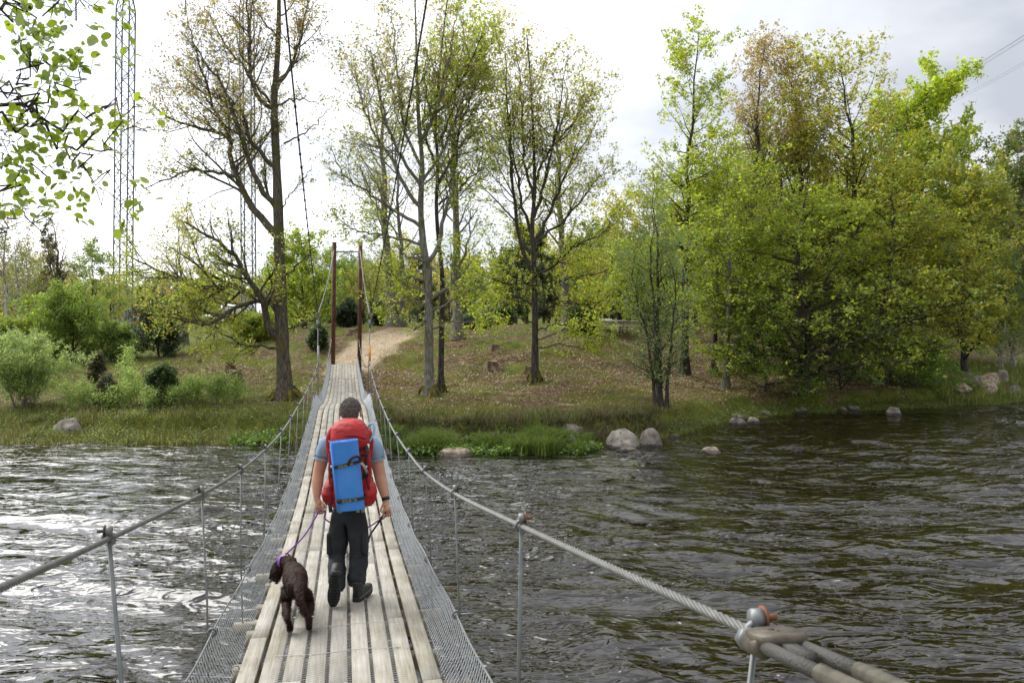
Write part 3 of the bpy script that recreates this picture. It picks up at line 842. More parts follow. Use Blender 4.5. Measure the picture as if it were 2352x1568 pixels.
for b in (-0.036, 0.036):
    mb.tube([tuple(tp(0.056, b, -0.002)), tuple(tp(0.062, b, -0.002)), tuple(tp(0.118, b, -0.002)), tuple(tp(0.124, b, -0.002))], [0.018, 0.023, 0.023, 0.019], 14)
mb.build("cast_lug", TANST, tb, smooth=True)
mb = MB(); mb.box(tuple(tp(0.100, 0.0, 0.0265)), (0.018, 0.004, 0.003), Matrix((dir_, side, upv)).transposed()); mb.box(tuple(tp(0.091, 0.007, 0.0265)), (0.004, 0.014, 0.003), Matrix((dir_, side, upv)).transposed()); mb.build("cast_mark", TANST, tb)
mb = MB()
for b in (-0.036, 0.036):
    mb.tube([tuple(tp(0.085, b, 0)), tuple(tp(0.34, b, 0))], 0.0135, 12)
mb.build("threaded_rod", THREAD, tb, smooth=True)
mb = MB()
for b in (-0.036, 0.036):
    mb.tube([tuple(tp(0.34, b, 0)), tuple(tp(0.95, b * 0.6, 0))], 0.0155, 12)
mb.build("rod_sleeve", SLEEVE, tb, smooth=True)
mb = MB(); Mt = Matrix((dir_, side, upv)).transposed()
mb.box(tuple(tp(0.170, 0, -0.002)), (0.14, 0.026, 0.026), Mt); mb.build("centre_bar", THREAD, tb)
mb = MB()
for b in (-0.036, 0.036):
    mb.tube([tuple(tp(0.028, b, 0)), tuple(tp(0.052, b, 0))], 0.024, 6)
mb.build("hex_nut", STEEL, tb)
mb = MB()
for b in (-0.036, 0.036):
    mb.tube([tuple(tp(0.008, b, 0)), tuple(tp(0.03, b, 0))], 0.012, 10)
mb.build("rod_end", THREAD, tb)

# ================================================================ trees
UP = np.array([0, 0, 1.0])
def resample(pts, K):
    pts = np.array([tuple(p) for p in pts], float)
    d = np.concatenate([[0], np.cumsum(np.linalg.norm(np.diff(pts, axis=0), axis=1))])
    q = np.linspace(0, d[-1], K)
    return np.stack([np.interp(q, d, pts[:, i]) for i in range(3)], -1), d[-1]
def children(rs, par, m, t0, t1, ang, angsd, lr, lmin, K, wob, up, rr, droop=0.0, flat=0.0, rpow=1.0, taperlen=0.5, thin=0.0):
    """grow m children on every parent polyline; par = dict(pts (N,K,3), rad (N,K), L (N,))"""
    pts, rad, L = par['pts'], par['rad'], par['L']
    N, Kp, _ = pts.shape
    t = t0 + (t1 - t0) * (np.arange(m)[None] + rs.uniform(0, 1, (N, m))) / m
    f = t * (Kp - 1); i = np.clip(f.astype(int), 0, Kp - 2); fr = (f - i)[..., None]
    n = np.arange(N)[:, None]
    p0 = pts[n, i] * (1 - fr) + pts[n, i + 1] * fr
    tan = pts[n, i + 1] - pts[n, i]; tan /= np.linalg.norm(tan, axis=-1, keepdims=True) + 1e-9
    r0 = rad[n, i] * (1 - fr[..., 0]) + rad[n, i + 1] * fr[..., 0]
    p0 = p0.reshape(-1, 3); tan = tan.reshape(-1, 3); r0 = r0.reshape(-1)
    T = t.reshape(-1); PL = np.repeat(L, m)
    if thin:
        ref = np.percentile(L, 85) * thin
        kp = rs.uniform(0, 1, len(PL)) < np.clip(PL / ref, 0.12, 1) ** 1.25
        p0, tan, r0, T, PL = p0[kp], tan[kp], r0[kp], T[kp], PL[kp]
    NN = len(T)
    rnd = rs.normal(0, 1, (NN, 3)); rnd[:, 2] *= (1 - flat)
    side = rnd - (rnd * tan).sum(1, keepdims=True) * tan; side /= np.linalg.norm(side, axis=1, keepdims=True) + 1e-9
    a = rs.normal(ang, angsd, NN)[:, None]
    d = tan * np.cos(a) + side * np.sin(a)
    ln = np.maximum(PL * lr * (1 - taperlen * T) * rs.uniform(0.6, 1.25, NN), lmin)
    out = np.zeros((NN, K, 3)); out[:, 0] = p0
    step = ln[:, None] / (K - 1)
    for k in range(1, K):
        out[:, k] = out[:, k - 1] + d * step
        d = d + rs.normal(0, wob, (NN, 3)) + UP * (up - droop * k / K)
        d /= np.linalg.norm(d, axis=1, keepdims=True)
    rb = np.minimum(r0 * rr, ln * 0.03 + 0.003)
    tp_ = 1 - 0.82 * (np.arange(K) / (K - 1)) ** rpow
    return dict(pts=out, rad=rb[:, None] * tp_[None], L=ln)
def merge(a):
    K = a[0]['pts'].shape[1]
    return dict(pts=np.concatenate([x['pts'] for x in a]), rad=np.concatenate([x['rad'] for x in a]), L=np.concatenate([x['L'] for x in a]))
LEAF_T = {
    'tri': (np.array([(-0.42, 0.0, 0), (0.40, 0.12, 0.08), (0.05, 1.0, -0.04)]), [(0, 1, 2)]),
    'rhomb': (np.array([(0, 0, 0), (0.34, 0.45, 0.10), (0, 1, -0.04), (-0.34, 0.45, 0.10)]), [(0, 1, 2, 3)]),
    'oak': (np.array([(0, 0, 0), (0.42, 0.35, .12), (0.30, .85, .0), (0, 1, -.1), (-0.30, .85, .0), (-0.42, 0.35, .12)]), [(0, 1, 2, 3), (0, 3, 4, 5)]),
}
def leafcloud(rs, par, per, size, spread, cols, colsd=0.25, up=0.5, t0=0.15, keep=None, shape='tri', mixh=None):
    """leaves strewn along twigs. cols: list of (weight, rgb)"""
    pts = par['pts']; N, K, _ = pts.shape
    cnt = N * per
    n = np.repeat(np.arange(N), per)
    t = rs.uniform(t0, 1, cnt); f = t * (K - 1); i = np.clip(f.astype(int), 0, K - 2); fr = (f - i)[:, None]
    c = pts[n, i] * (1 - fr) + pts[n, i + 1] * fr + rs.normal(0, spread, (cnt, 3))
    if keep is not None:
        m = keep(c, rs); c = c[m]; cnt = len(c); n = n[m]
    a1 = rs.normal(0, 1, (cnt, 3)); a1 /= np.linalg.norm(a1, axis=1, keepdims=True)
    nrm = rs.normal(0, 1, (cnt, 3)) + UP * up * 2; nrm /= np.linalg.norm(nrm, axis=1, keepdims=True)
    x = np.cross(a1, nrm); x /= np.linalg.norm(x, axis=1, keepdims=True) + 1e-9
    y = np.cross(nrm, x)
    s = size * rs.uniform(0.6, 1.35, cnt)
    base, faces = LEAF_T[shape]
    nv = len(base)
    v = c[:, None] + (x[:, None] * base[None, :, 0:1] + y[:, None] * base[None, :, 1:2] + nrm[:, None] * base[None, :, 2:3]) * s[:, None, None]
    F = np.concatenate([np.array(f)[None] + (np.arange(cnt) * nv)[:, None] for f in faces])
    w = np.array([q[0] for q in cols], float); w /= w.sum()
    # hue chosen per twig, then per leaf variation
    tw = rs.choice(len(cols), N, p=w)
    pal = np.array([q[1] for q in cols])
    cc = pal[np.where(rs.uniform(0, 1, cnt) < 0.7, tw[n], rs.choice(len(cols), cnt, p=w))]
    if mixh is not None: cc = mixh(c, cc, rs)
    cc = cc * np.exp(rs.normal(0, colsd, (cnt, 1))) * np.exp(rs.normal(0, 0.07, (cnt, 3)))
    return v.reshape(-1, 3), F, np.repeat(cc, nv, axis=0)
class Tree:
    def __init__(s, seed): s.rs = np.random.RandomState(seed); s.w = []; s.l = []; s.tv = []
    def wood(s, par, sides): s.w.append((par, sides))
    def leaves(s, par, **k): s.l.append(leafcloud(s.rs, par, **k))
    def finish(s, name, label, cat, base, bark, leaf=None, group=None, ntrunk=1, rotz=0):
        base = np.array(tuple(base))
        root = empty(name, tuple(base), label, cat, group)
        V = []; F = []; n = 0
        for i, (par, sides) in enumerate(s.w):
            v, f = tubes(par['pts'], par['rad'], sides)
            if i < ntrunk:
                # buttresses and knots on the main stem
                pass
            if i == ntrunk:
                add("trunk", npmesh("trunk", np.concatenate(V) - base, [np.concatenate(F)], [bark], smooth=True), root); V = []; F = []; n = 0
            V.append(v); F.append(f + n); n += len(v)
        if V: 
            add("branches" if len(s.w) > ntrunk else "trunk", npmesh("branches", np.concatenate(V) - base, [np.concatenate(F)], [bark], smooth=True), root)
        if s.l:
            V = []; F = []; Cc = []; n = 0
            for v, f, c in s.l:
                V.append(v); F.append(f + n); Cc.append(c); n += len(v)
            add("crown", npmesh("crown", np.concatenate(V) - base, [np.concatenate(F)], [leaf or LEAF], col=np.concatenate(Cc)), root)
        root.rotation_euler.z = rotz
        return root
def limbs_from(rs, lines, Y0, K=18, dep=0.45):
    """lines: list of (picture polyline, r0, r1, depth sign); the limb leaves the stem's plane as it grows outward"""
    out = []
    for (ln, r0, r1, ds) in lines:
        xs = [p[0] for p in ln]
        pts = []
        acc = 0
        for i, p in enumerate(ln):
            if i: acc += math.hypot(p[0] - ln[i - 1][0], p[1] - ln[i - 1][1])
            pts.append(P(p[0], p[1], Y0 + ds * dep * M_(acc, Y0)))
        a, L = resample(catmull(pts, 5), K)
        a[1:-1] += rs.normal(0, 0.035, (K - 2, 3))
        rad = np.linspace(r0, r1, K)
        out.append(dict(pts=a[None], rad=rad[None], L=np.array([L])))
    return out

MOSSM = mat('root_moss', (0.075, 0.06, 0.02), 0.95, spec=0.1, col2=(0.20, 0.185, 0.035), vscale=7, bump=0.9, bscale=35)
# leaf palettes (albedo)
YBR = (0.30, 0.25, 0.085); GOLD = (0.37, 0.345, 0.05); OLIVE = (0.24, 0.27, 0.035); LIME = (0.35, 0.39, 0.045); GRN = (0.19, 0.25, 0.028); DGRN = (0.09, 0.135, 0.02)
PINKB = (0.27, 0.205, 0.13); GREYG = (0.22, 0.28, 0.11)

def hero(name, label, cat, seed, base_xy, Y0, trunk, tr, lines, m1, leafspec, bark, twigs=(9, 6), l1=0.42, l2=0.42, up1=0.10, angles=(0.75, 0.8), extra_trunk=(), flat=0.2, t0=0.22, dep=0.45, K1=9):
    T = Tree(seed); rs = T.rs
    base = P(base_xy[0], base_xy[1], Y0); base.z = float(gz(base.x, Y0)) - 0.1
    tl = [P(p[0], p[1], Y0) for p in trunk]
    tl[0] = Vector((base.x, Y0, base.z))
    K = 30
    a, L = resample(catmull(tl, 5), K)
    hh = a[:, 2] - a[0, 2]
    rad = np.linspace(1, 0, K) ** 1.15 * (tr[0] - tr[1]) + tr[1]
    rad *= 1 + 0.75 * np.exp(-hh / 0.35) + 0.05 * rs.normal(0, 1, K)
    trunkp = dict(pts=a[None], rad=rad[None], L=np.array([L]))
    T.wood(trunkp, 14)
    for (ln, r0, r1) in extra_trunk:
        e = limbs_from(rs, [(ln, r0, r1, 0)], Y0 + 0.25, K)[0]; T.wood(e, 10)
    sp = []
    for q in range(8):
        a_ = q * 0.785 + rs.uniform(-0.25, 0.25); k_ = rs.uniform(2.4, 4.2) * tr[0]; ca, sa = math.cos(a_), math.sin(a_)
        pts_ = []
        for t_ in np.linspace(0, 1, 7):
            rr_ = tr[0] * 0.8 + (k_ - tr[0] * 0.8) * t_; xx, yy_ = base.x + ca * rr_ + 0.08 * math.sin(t_ * 5 + q), base.y + sa * rr_
            pts_.append((xx, yy_, float(gz(xx, yy_)) + 0.38 * (1 - t_) ** 2.5 - 0.03 * t_))
        sp.append(dict(pts=np.array(pts_)[None], rad=(np.linspace(1, 0.2, 7) * tr[0] * 0.36)[None], L=np.array([k_])))
    SP_ = merge(sp)
    lims = limbs_from(rs, lines, Y0, dep=dep)
    LM = merge(lims); T.wood(LM, 7)
    # boughs straight from the stem too
    c0 = children(rs, trunkp, max(5, m1 // 2), 0.35, 0.98, 0.85, 0.25, 0.22, 0.8, 18, 0.07, up1, 0.42, flat=flat)
    T.wood(c0, 6)
    A = merge([LM, c0])
    c1 = children(rs, A, m1 + 8, t0, 1.0, angles[0], 0.25, l1, 0.6, K1, 0.13, up1, 0.5, flat=flat, thin=0.8); T.wood(c1, 5)
    c2 = children(rs, c1, twigs[0] + 4, 0.12, 1.0, angles[1], 0.3, l2 + 0.08, 0.3, 4, 0.20, up1 * 0.6, 0.5, flat=flat, thin=1.0); T.wood(c2, 3)
    c3 = children(rs, c2, twigs[1] + 2, 0.15, 1.0, 0.8, 0.3, 0.45, 0.18, 2, 0.2, 0.03, 0.6, flat=flat, thin=1.0)
    c3['rad'] = np.maximum(c3['rad'], 0.0035); T.wood(c3, 3)
    for ls in leafspec: T.leaves(c3, **ls)
    root = T.finish(name, label, cat, base, bark, ntrunk=1 + len(extra_trunk))
    v, f = tubes(SP_['pts'], SP_['rad'], 7)
    o = add('mossy_roots', npmesh('mossy_roots', v - np.array(tuple(base)), [f], [MOSSM], smooth=True), root); o['kind'] = 'stuff'
    return root

def lowonly(z0, z1):
    return lambda c, rs: rs.uniform(0, 1, len(c)) > np.clip((c[:, 2] - z0) / (z1 - z0), 0.06, 1)
def heightmix(zlo, zhi, lo, hi):
    lo = np.array(lo); hi = np.array(hi)
    def f(c, cc, rs):
        t = np.clip((c[:, 2] - zlo) / (zhi - zlo) + rs.normal(0, 0.15, len(c)), 0, 1)[:, None]
        return cc * (lo * (1 - t) + hi * t)
    return f

# ---- big leaning oak left of the bridge
hero("oak_tree", "tall thinly leafed oak left of the bridge towers, its limbs spreading over the meadow", "tree", 11, (655, 908), 34.6,
     [(657, 912), (652, 850), (647, 760), (643, 640), (640, 520), (636, 400), (630, 250), (636, 150), (640, 60), (641, -60), (640, -150)], (0.33, 0.05),
     [([(640, 780), (627, 768), (611, 736), (602, 690), (577, 652), (554, 613), (523, 571), (469, 536), (423, 509)], 0.17, 0.03, -1),
      ([(638, 715), (611, 682), (557, 667), (531, 652), (461, 663), (419, 644), (346, 613), (300, 590)], 0.17, 0.03, 0.4),
      ([(640, 690), (590, 690), (540, 706), (480, 745), (420, 735), (350, 722)], 0.12, 0.02, -0.8),
      ([(640, 800), (600, 792), (560, 790), (520, 770), (470, 742)], 0.07, 0.02, 0.7),
      ([(636, 540), (610, 514), (577, 471), (544, 405), (527, 366), (527, 316), (461, 297), (395, 274), (346, 241)], 0.17, 0.02, 0.5),
      ([(529, 325), (514, 290), (494, 250), (470, 180), (445, 100), (430, 40)], 0.07, 0.02, -0.6),
      ([(540, 405), (494, 395), (432, 392), (389, 412), (330, 435)], 0.08, 0.015, -0.5),
      ([(637, 480), (593, 419), (567, 356), (554, 310), (540, 270), (514, 198), (481, 155), (440, 95)], 0.13, 0.02, -0.4),
      ([(633, 385), (610, 359), (573, 316), (560, 270), (544, 244), (500, 225), (440, 200)], 0.10, 0.02, 0.6),
      ([(630, 250), (600, 231), (580, 198), (573, 148), (573, 82), (567, 0), (560, -70)], 0.10, 0.02, -0.3),
      ([(620, 235), (560, 160), (510, 90), (470, 20)], 0.06, 0.02, 0.4),
      ([(636, 205), (662, 161), (686, 99), (705, 16), (715, -40)], 0.08, 0.02, 0.5),
      ([(634, 246), (662, 232), (700, 228), (735, 240)], 0.05, 0.012, -0.4),
      ([(652, 330), (690, 310), (730, 280), (760, 250)], 0.04, 0.012, 0.6),
      ([(648, 480), (672, 440), (700, 410), (716, 380)], 0.03, 0.01, -0.6),
      ([(650, 640), (680, 610), (705, 585), (730, 560)], 0.05, 0.012, -0.5),
      ([(650, 760), (690, 745), (720, 735)], 0.05, 0.012, 0.6),
      ([(640, 90), (600, 40), (570, -20)], 0.05, 0.015, 0.5)],
     13, [dict(per=3, size=0.095, spread=0.08, cols=[(3, YBR), (3, GOLD), (1, OLIVE)], colsd=0.3, mixh=heightmix(6, 14, (0.72, 1.0, 0.7), (0.9, 0.80, 1.3))), dict(per=4, size=0.10, spread=0.10, cols=[(4, GOLD), (2, LIME), (1, YBR)], keep=lowonly(4.0, 9.0), up=0.9)],
     BARK_OAK, twigs=(7, 4), l1=0.44)
# leafier low boughs of the same place belong to an oak standing just behind
# ---- middle group
hero("oak_tree", "straight grey-barked oak, foremost of the clump right of the bridge, upper crown brown", "tree", 12, (985, 915), 34.0,
     [(985, 918), (985, 780), (984, 640), (972, 560), (966, 470), (970, 380), (962, 280), (958, 180), (955, 60), (952, -30)], (0.215, 0.03),
     [([(984, 640), (975, 600), (935, 590), (912, 565)], 0.07, 0.02, -0.6),
      ([(985, 650), (960, 640), (900, 630), (860, 610)], 0.07, 0.015, 0.7),
      ([(984, 720), (970, 745), (950, 757)], 0.06, 0.03, -0.6),
      ([(986, 600), (1010, 560), (1020, 500), (1040, 430), (1052, 330), (1060, 220)], 0.10, 0.02, 0.5),
      ([(986, 690), (1030, 660), (1062, 600), (1075, 560), (1080, 480)], 0.09, 0.015, -0.5),
      ([(970, 480), (930, 430), (900, 370), (860, 310), (830, 230), (815, 150)], 0.09, 0.015, 0.6),
      ([(968, 430), (920, 360), (890, 290), (870, 200), (850, 110)], 0.08, 0.015, -0.6),
      ([(965, 520), (900, 480), (840, 440), (790, 400), (760, 340)], 0.08, 0.015, 0.3),
      ([(966, 560), (880, 540), (820, 530), (760, 490)], 0.06, 0.012, -0.4),
      ([(966, 380), (930, 300), (915, 200), (905, 100), (900, 30)], 0.07, 0.015, 0.2),
      ([(962, 330), (1000, 260), (1020, 180), (1040, 90), (1050, 20)], 0.08, 0.015, -0.5),
      ([(968, 420), (1010, 360), (1040, 290), (1070, 210), (1090, 120)], 0.07, 0.015, 0.5),
      ([(985, 720), (1040, 690), (1100, 660), (1150, 640)], 0.06, 0.012, -0.7),
      ([(985, 700), (940, 690), (890, 700), (850, 690)], 0.04, 0.01, 0.6), ([(985, 760), (1040, 740), (1090, 735), (1130, 700)], 0.04, 0.01, 0.3), ([(985, 670), (920, 650), (870, 590), (840, 570)], 0.04, 0.01, -0.4), ([(985, 740), (930, 735), (900, 745)], 0.03, 0.01, -0.5)],
     13, [dict(per=2, size=0.10, spread=0.07, cols=[(2, YBR), (3, GOLD), (2, OLIVE), (1, LIME)], colsd=0.3, mixh=heightmix(5, 15, (0.75, 1.12, 0.7), (0.95, 0.85, 1.1))), dict(per=5, size=0.11, spread=0.10, cols=[(4, LIME), (1, GOLD)], keep=lowonly(5.0, 10.0), up=0.9)],
     BARK_GREY, twigs=(7, 4), l1=0.46)
hero("oak_tree", "slender dark oak close beside the straight grey oak, fresh yellow-green in its top", "tree", 13, (1012, 905), 34.6,
     [(1012, 908), (1014, 780), (1016, 640), (1008, 560), (1002, 470), (1006, 380), (1000, 280), (1010, 160), (1020, 60), (1030, -20)], (0.13, 0.025),
     [([(1004, 430), (1040, 360), (1060, 280), (1090, 200), (1110, 120)], 0.07, 0.015, 0.4),
      ([(1002, 380), (980, 320), (975, 250), (990, 160)], 0.06, 0.012, -0.4),
      ([(1004, 330), (1040, 260), (1050, 180), (1065, 80), (1050, 20)], 0.06, 0.012, 0.5),
      ([(1004, 260), (1060, 190), (1085, 130), (1115, 60)], 0.05, 0.012, -0.4),
      ([(1008, 470), (1060, 430), (1100, 380), (1110, 320)], 0.05, 0.012, 0.5)],
     13, [dict(per=3, size=0.11, spread=0.09, cols=[(6, (0.40, 0.46, 0.05)), (1, GOLD), (1, GRN)], colsd=0.25)],
     BARK_DARK, twigs=(7, 4), l1=0.46)
# ---- third: oak right of the clump
hero("oak_tree", "dark-limbed oak with many upright boughs standing alone on the mossy slope", "tree", 14, (1228, 876), 36.4,
     [(1229, 880), (1229, 780), (1228, 680), (1226, 600), (1222, 520), (1228, 440), (1226, 340), (1222, 240), (1216, 150), (1210, 80)], (0.17, 0.025),
     [([(1228, 640), (1205, 590), (1190, 520), (1180, 440), (1172, 330), (1165, 230), (1160, 120)], 0.10, 0.015, -0.25),
      ([(1226, 560), (1200, 470), (1186, 380), (1160, 290), (1140, 200)], 0.08, 0.012, 0.4),
      ([(1226, 560), (1262, 490), (1290, 420), (1330, 350), (1370, 280)], 0.09, 0.012, 0.4),
      ([(1226, 500), (1250, 420), (1270, 330), (1290, 230), (1300, 140)], 0.08, 0.012, -0.3),
      ([(1224, 460), (1205, 370), (1200, 270), (1190, 160), (1180, 70)], 0.07, 0.012, 0.3),
      ([(1226, 640), (1280, 600), (1330, 560), (1380, 540), (1410, 500)], 0.07, 0.012, -0.5),
      ([(1228, 660), (1170, 630), (1140, 600), (1120, 540)], 0.06, 0.012, 0.5),
      ([(1226, 420), (1260, 350), (1310, 290), (1350, 230), (1370, 190)], 0.06, 0.012, 0.2),
      ([(1229, 720), (1290, 690), (1340, 700), (1400, 690)], 0.05, 0.01, -0.6),
      ([(1228, 700), (1180, 680), (1140, 690), (1100, 680)], 0.05, 0.01, -0.4),
      ([(1230, 760), (1280, 745), (1320, 752), (1350, 770)], 0.04, 0.01, 0.4),
      ([(1226, 560), (1290, 510), (1350, 440), (1400, 380)], 0.07, 0.012, 0.6),
      ([(1228, 680), (1300, 640), (1370, 630), (1430, 600)], 0.045, 0.01, 0.3), ([(1228, 740), (1170, 730), (1120, 745), (1085, 730)], 0.035, 0.01, 0.5), ([(1229, 800), (1290, 790), (1350, 800), (1400, 780)], 0.03, 0.01, -0.4), ([(1228, 650), (1160, 650), (1090, 620), (1060, 600)], 0.04, 0.01, -0.6), ([(1228, 780), (1270, 770), (1330, 740), (1390, 735)], 0.03, 0.01, 0.5)],
     13, [dict(per=3, size=0.105, spread=0.08, cols=[(2, GOLD), (3, LIME), (2, OLIVE), (1, YBR)], colsd=0.3, mixh=heightmix(4, 14, (0.78, 1.0, 0.8), (1.0, 0.92, 1.15))), dict(per=6, size=0.11, spread=0.10, cols=[(4, LIME), (1, GOLD)], keep=lowonly(5.5, 11.0), up=0.9)],
     BARK_DARK, twigs=(7, 4), l1=0.46, flat=0.4)

# ---------------------------------------------------------------- generic trees
def gtree(name, label, cat, seed, x, Y0, ytop, halfw, crown0=0.25, trunk_r=0.2, n1=26, tw=(8, 6), K=(8, 4, 2), leaf=dict(), bark=None, up1=0.06, ang=1.05, shape='oval', lean=(0, 0), stems=1, bark_at=None, group=None, flat=0.3, ybase=None, rot=0, twig3=False, offx=0.0):
    """x, Y0: picture column and distance; ytop: picture row of the top; halfw: crown half width in picture units"""
    T = Tree(seed); rs = T.rs
    b = P(x, 850, Y0); b.z = float(gz(b.x, Y0)) - 0.05
    top = P(x, ytop, Y0).z
    H = top - b.z; Wd = M_(halfw, Y0)
    return gtree3(T, name, label, cat, b, H, Wd, crown0, trunk_r, n1, tw, K, leaf, bark or BARK_DARK, up1, ang, shape, lean, stems, group, flat, rot)
def gtree3(T, name, label, cat, b, H, Wd, crown0, trunk_r, n1, tw, K, leaf, bark, up1, ang, shape, lean, stems, group, flat, rot, dry=False):
    rs = T.rs
    ks = 16
    st = []
    for s in range(stems):
        a = rs.uniform(0, 6.28); rr = 0 if stems == 1 else rs.uniform(0.1, 0.35)
        p = np.zeros((ks, 3)); t = np.linspace(0, 1, ks)
        hs = H * (1 if s == 0 else rs.uniform(0.6, 0.95))
        ox = np.cumsum(rs.normal(0, 0.012, ks)) * H; oy = np.cumsum(rs.normal(0, 0.012, ks)) * H
        spread = 0 if s == 0 else Wd * rs.uniform(0.2, 0.6)
        p[:, 0] = b.x + math.cos(a) * (rr + spread * t ** 1.3) + ox * t + lean[0] * t * H
        p[:, 1] = b.y + math.sin(a) * (rr + spread * t ** 1.3) + oy * t + lean[1] * t * H
        p[:, 2] = b.z + hs * t
        rad = trunk_r * (1 if s == 0 else 0.7) * (1 - 0.93 * t ** 0.9) * (1 + 0.6 * np.exp(-t * H / 0.3))
        st.append(dict(pts=p[None], rad=rad[None], L=np.array([hs])))
    TR = merge(st); T.wood(TR, 9)
    t0 = crown0
    m = max(4, n1 // stems)
    c1 = children(rs, TR, m, t0, 0.99, ang, 0.22, 1.0, 0.3, K[0], 0.09, up1, 0.45, flat=0.0, taperlen=0)
    # set the length from the crown's outline
    tt = (c1['pts'][:, 0, 2] - b.z) / H
    u = np.clip((tt - t0) / (1 - t0), 0, 1)
    if shape == 'oval': prof = np.sqrt(np.clip(1 - ((u - 0.35) / 0.78) ** 2, 0.1, 1))
    elif shape == 'cone': prof = (1 - u) * 0.95 + 0.06
    elif shape == 'dome': prof = np.sqrt(np.clip(1 - u ** 2, 0.02, 1))
    elif shape == 'column': prof = 0.8 + 0.2 * np.sin(u * 3.14) - 0.42 * u ** 5
    else: prof = 1 - 0.4 * u
    if shape != 'cone': prof = np.maximum(prof, 0.33)
    want = Wd * prof * (rs.uniform(0.72, 1.12, len(u)) if shape != 'cone' else rs.uniform(0.45, 1.45, len(u)))
    cur = np.linalg.norm(c1['pts'][:, -1] - c1['pts'][:, 0], axis=1)
    sc = (want / cur)[:, None, None]
    c1['pts'] = c1['pts'][:, :1] + (c1['pts'] - c1['pts'][:, :1]) * sc
    c1['L'] = want
    c1['rad'] = np.minimum(c1['rad'], (want * 0.022 + 0.004)[:, None]) * np.linspace(1, 0.4, K[0])[None]
    T.wood(c1, 5)
    c2 = children(rs, c1, tw[0], 0.15, 1.0, 0.8, 0.3, 0.45, 0.25, K[1], 0.16, up1 * 0.5, 0.5, flat=flat, thin=0.55); T.wood(c2, 3)
    c3 = children(rs, c2, tw[1], 0.15, 1.0, 0.8, 0.3, 0.5, 0.2, 2, 0.2, 0.0, 0.6, flat=flat, thin=0.6)
    c3['rad'] = np.maximum(c3['rad'], 0.002)
    if leaf.get('twigs', True):
        kk = rs.uniform(0, 1, len(c3['L'])) < 0.45
        T.wood({k: v[kk] for k, v in c3.items()}, 3)
    lf = {k: v for k, v in leaf.items() if k != 'twigs'}
    if lf: T.leaves(c3, **lf)
    return T.finish(name, label, cat, b, bark, group=group, ntrunk=1, rotz=rot)

def LF(per, size, spread, cols, **k): return dict(per=per, size=size, spread=spread, cols=cols, **k)

# trees of the middle clump standing further back
gtree("oak_tree", "thick grey oak trunk behind the clump, moss on its foot", "tree", 21, 1052, 44, 130, 120, 0.35, 0.30, 26, (7, 5), leaf=LF(2, 0.10, .05, [(2, GOLD), (2, OLIVE), (1, YBR)]), bark=BARK_GREY, up1=0.10, ang=0.8)
gtree("oak_tree", "pale thick-stemmed oak between the tower and the clump, far side of the knoll", "tree", 22, 900, 49, 150, 175, 0.3, 0.33, 28, (7, 5), leaf=LF(3, 0.11, .05, [(2, YBR), (2, GOLD), (1, OLIVE)]), bark=BARK_GREY, up1=0.09, ang=0.85)
gtree("oak_tree", "second pale stem hard beside the thick oak behind the knoll's crest", "tree", 23, 926, 50, 260, 130, 0.35, 0.20, 20, (7, 4), leaf=LF(3, 0.11, .05, [(2, GOLD), (1, LIME)]), bark=BARK_GREY, up1=0.1, ang=0.8)
gtree("oak_tree", "grey oak behind the dark-limbed oak, crest of the knoll", "tree", 24, 1302, 47, 170, 150, 0.3, 0.27, 28, (7, 5), leaf=LF(3, 0.11, .05, [(2, GOLD), (2, OLIVE), (1, YBR)]), bark=BARK_GREY, up1=0.10, ang=0.8)

# right-hand wood, front to back
gtree("alder_tree", "grey-green alder with several dark stems rising from one stool near the water", "tree", 31, 1524, 33.2, 390, 120, 0.10, 0.12, 110, (7, 5), leaf=LF(4, 0.075, .05, [(3, GREYG), (1, GRN)]), bark=BARK_DARK, up1=0.06, ang=0.8, shape='column', stems=5)
gtree("larch_tree", "tall narrow yellow-green tree at the left end of the wood", "tree", 32, 1572, 43, 98, 125, 0.25, 0.24, 62, (8, 6), leaf=LF(5, 0.12, .06, [(4, LIME), (1, GRN)]), bark=BARK_DARK, up1=0.04, ang=1.0, shape='oval', flat=0.5)
gtree("beech_tree", "bushy fresh green beech whose bent grey stem leans over the shaded bank", "tree", 33, 1668, 40.5, 390, 180, 0.18, 0.17, 50, (9, 6), leaf=LF(5, 0.13, .08, [(3, GRN), (3, LIME)], up=0.9), bark=BARK_GREY, up1=0.02, ang=1.15, shape='oval', lean=(0.05, 0), flat=0.5)
gtree("oak_tree", "brown-budded oak with bare upright top in the middle of the wood", "tree", 34, 1725, 46, 118, 165, 0.22, 0.28, 60, (9, 6), leaf=LF(4, 0.12, .06, [(3, YBR), (2, GOLD), (1, PINKB)], mixh=heightmix(8, 15, (0.7, 1.1, 0.6), (1, 0.9, 1.1))), bark=BARK_DARK, up1=0.14, ang=0.65, shape='column')
gtree("oak_tree", "brownish oak beside the bare-topped one, crown tinged gold", "tree", 35, 1842, 47, 130, 165, 0.2, 0.28, 60, (9, 6), leaf=LF(4, 0.12, .07, [(2, YBR), (4, GOLD), (1, PINKB)], mixh=heightmix(8, 15, (0.75, 1.05, 0.6), (1, 0.9, 1.1))), bark=BARK_DARK, up1=0.14, ang=0.65, shape='column')
gtree("oak_tree", "broad golden-green oak forming the shoulder of the wood", "tree", 36, 1955, 46, 165, 215, 0.2, 0.32, 60, (10, 6), leaf=LF(6, 0.15, .08, [(3, GOLD), (3, OLIVE), (1, YBR)], up=0.9), bark=BARK_DARK, up1=0.06, ang=0.95, shape='oval', flat=0.5)
gtree("maple_tree", "bright lime-green tree at the back of the wood, highest on its right side", "tree", 37, 2085, 54, 215, 150, 0.15, 0.28, 56, (10, 6), leaf=LF(9, 0.22, .14, [(4, (0.33, 0.40, 0.045)), (2, LIME)]), bark=BARK_DARK, up1=0.08, ang=0.9, shape='oval')
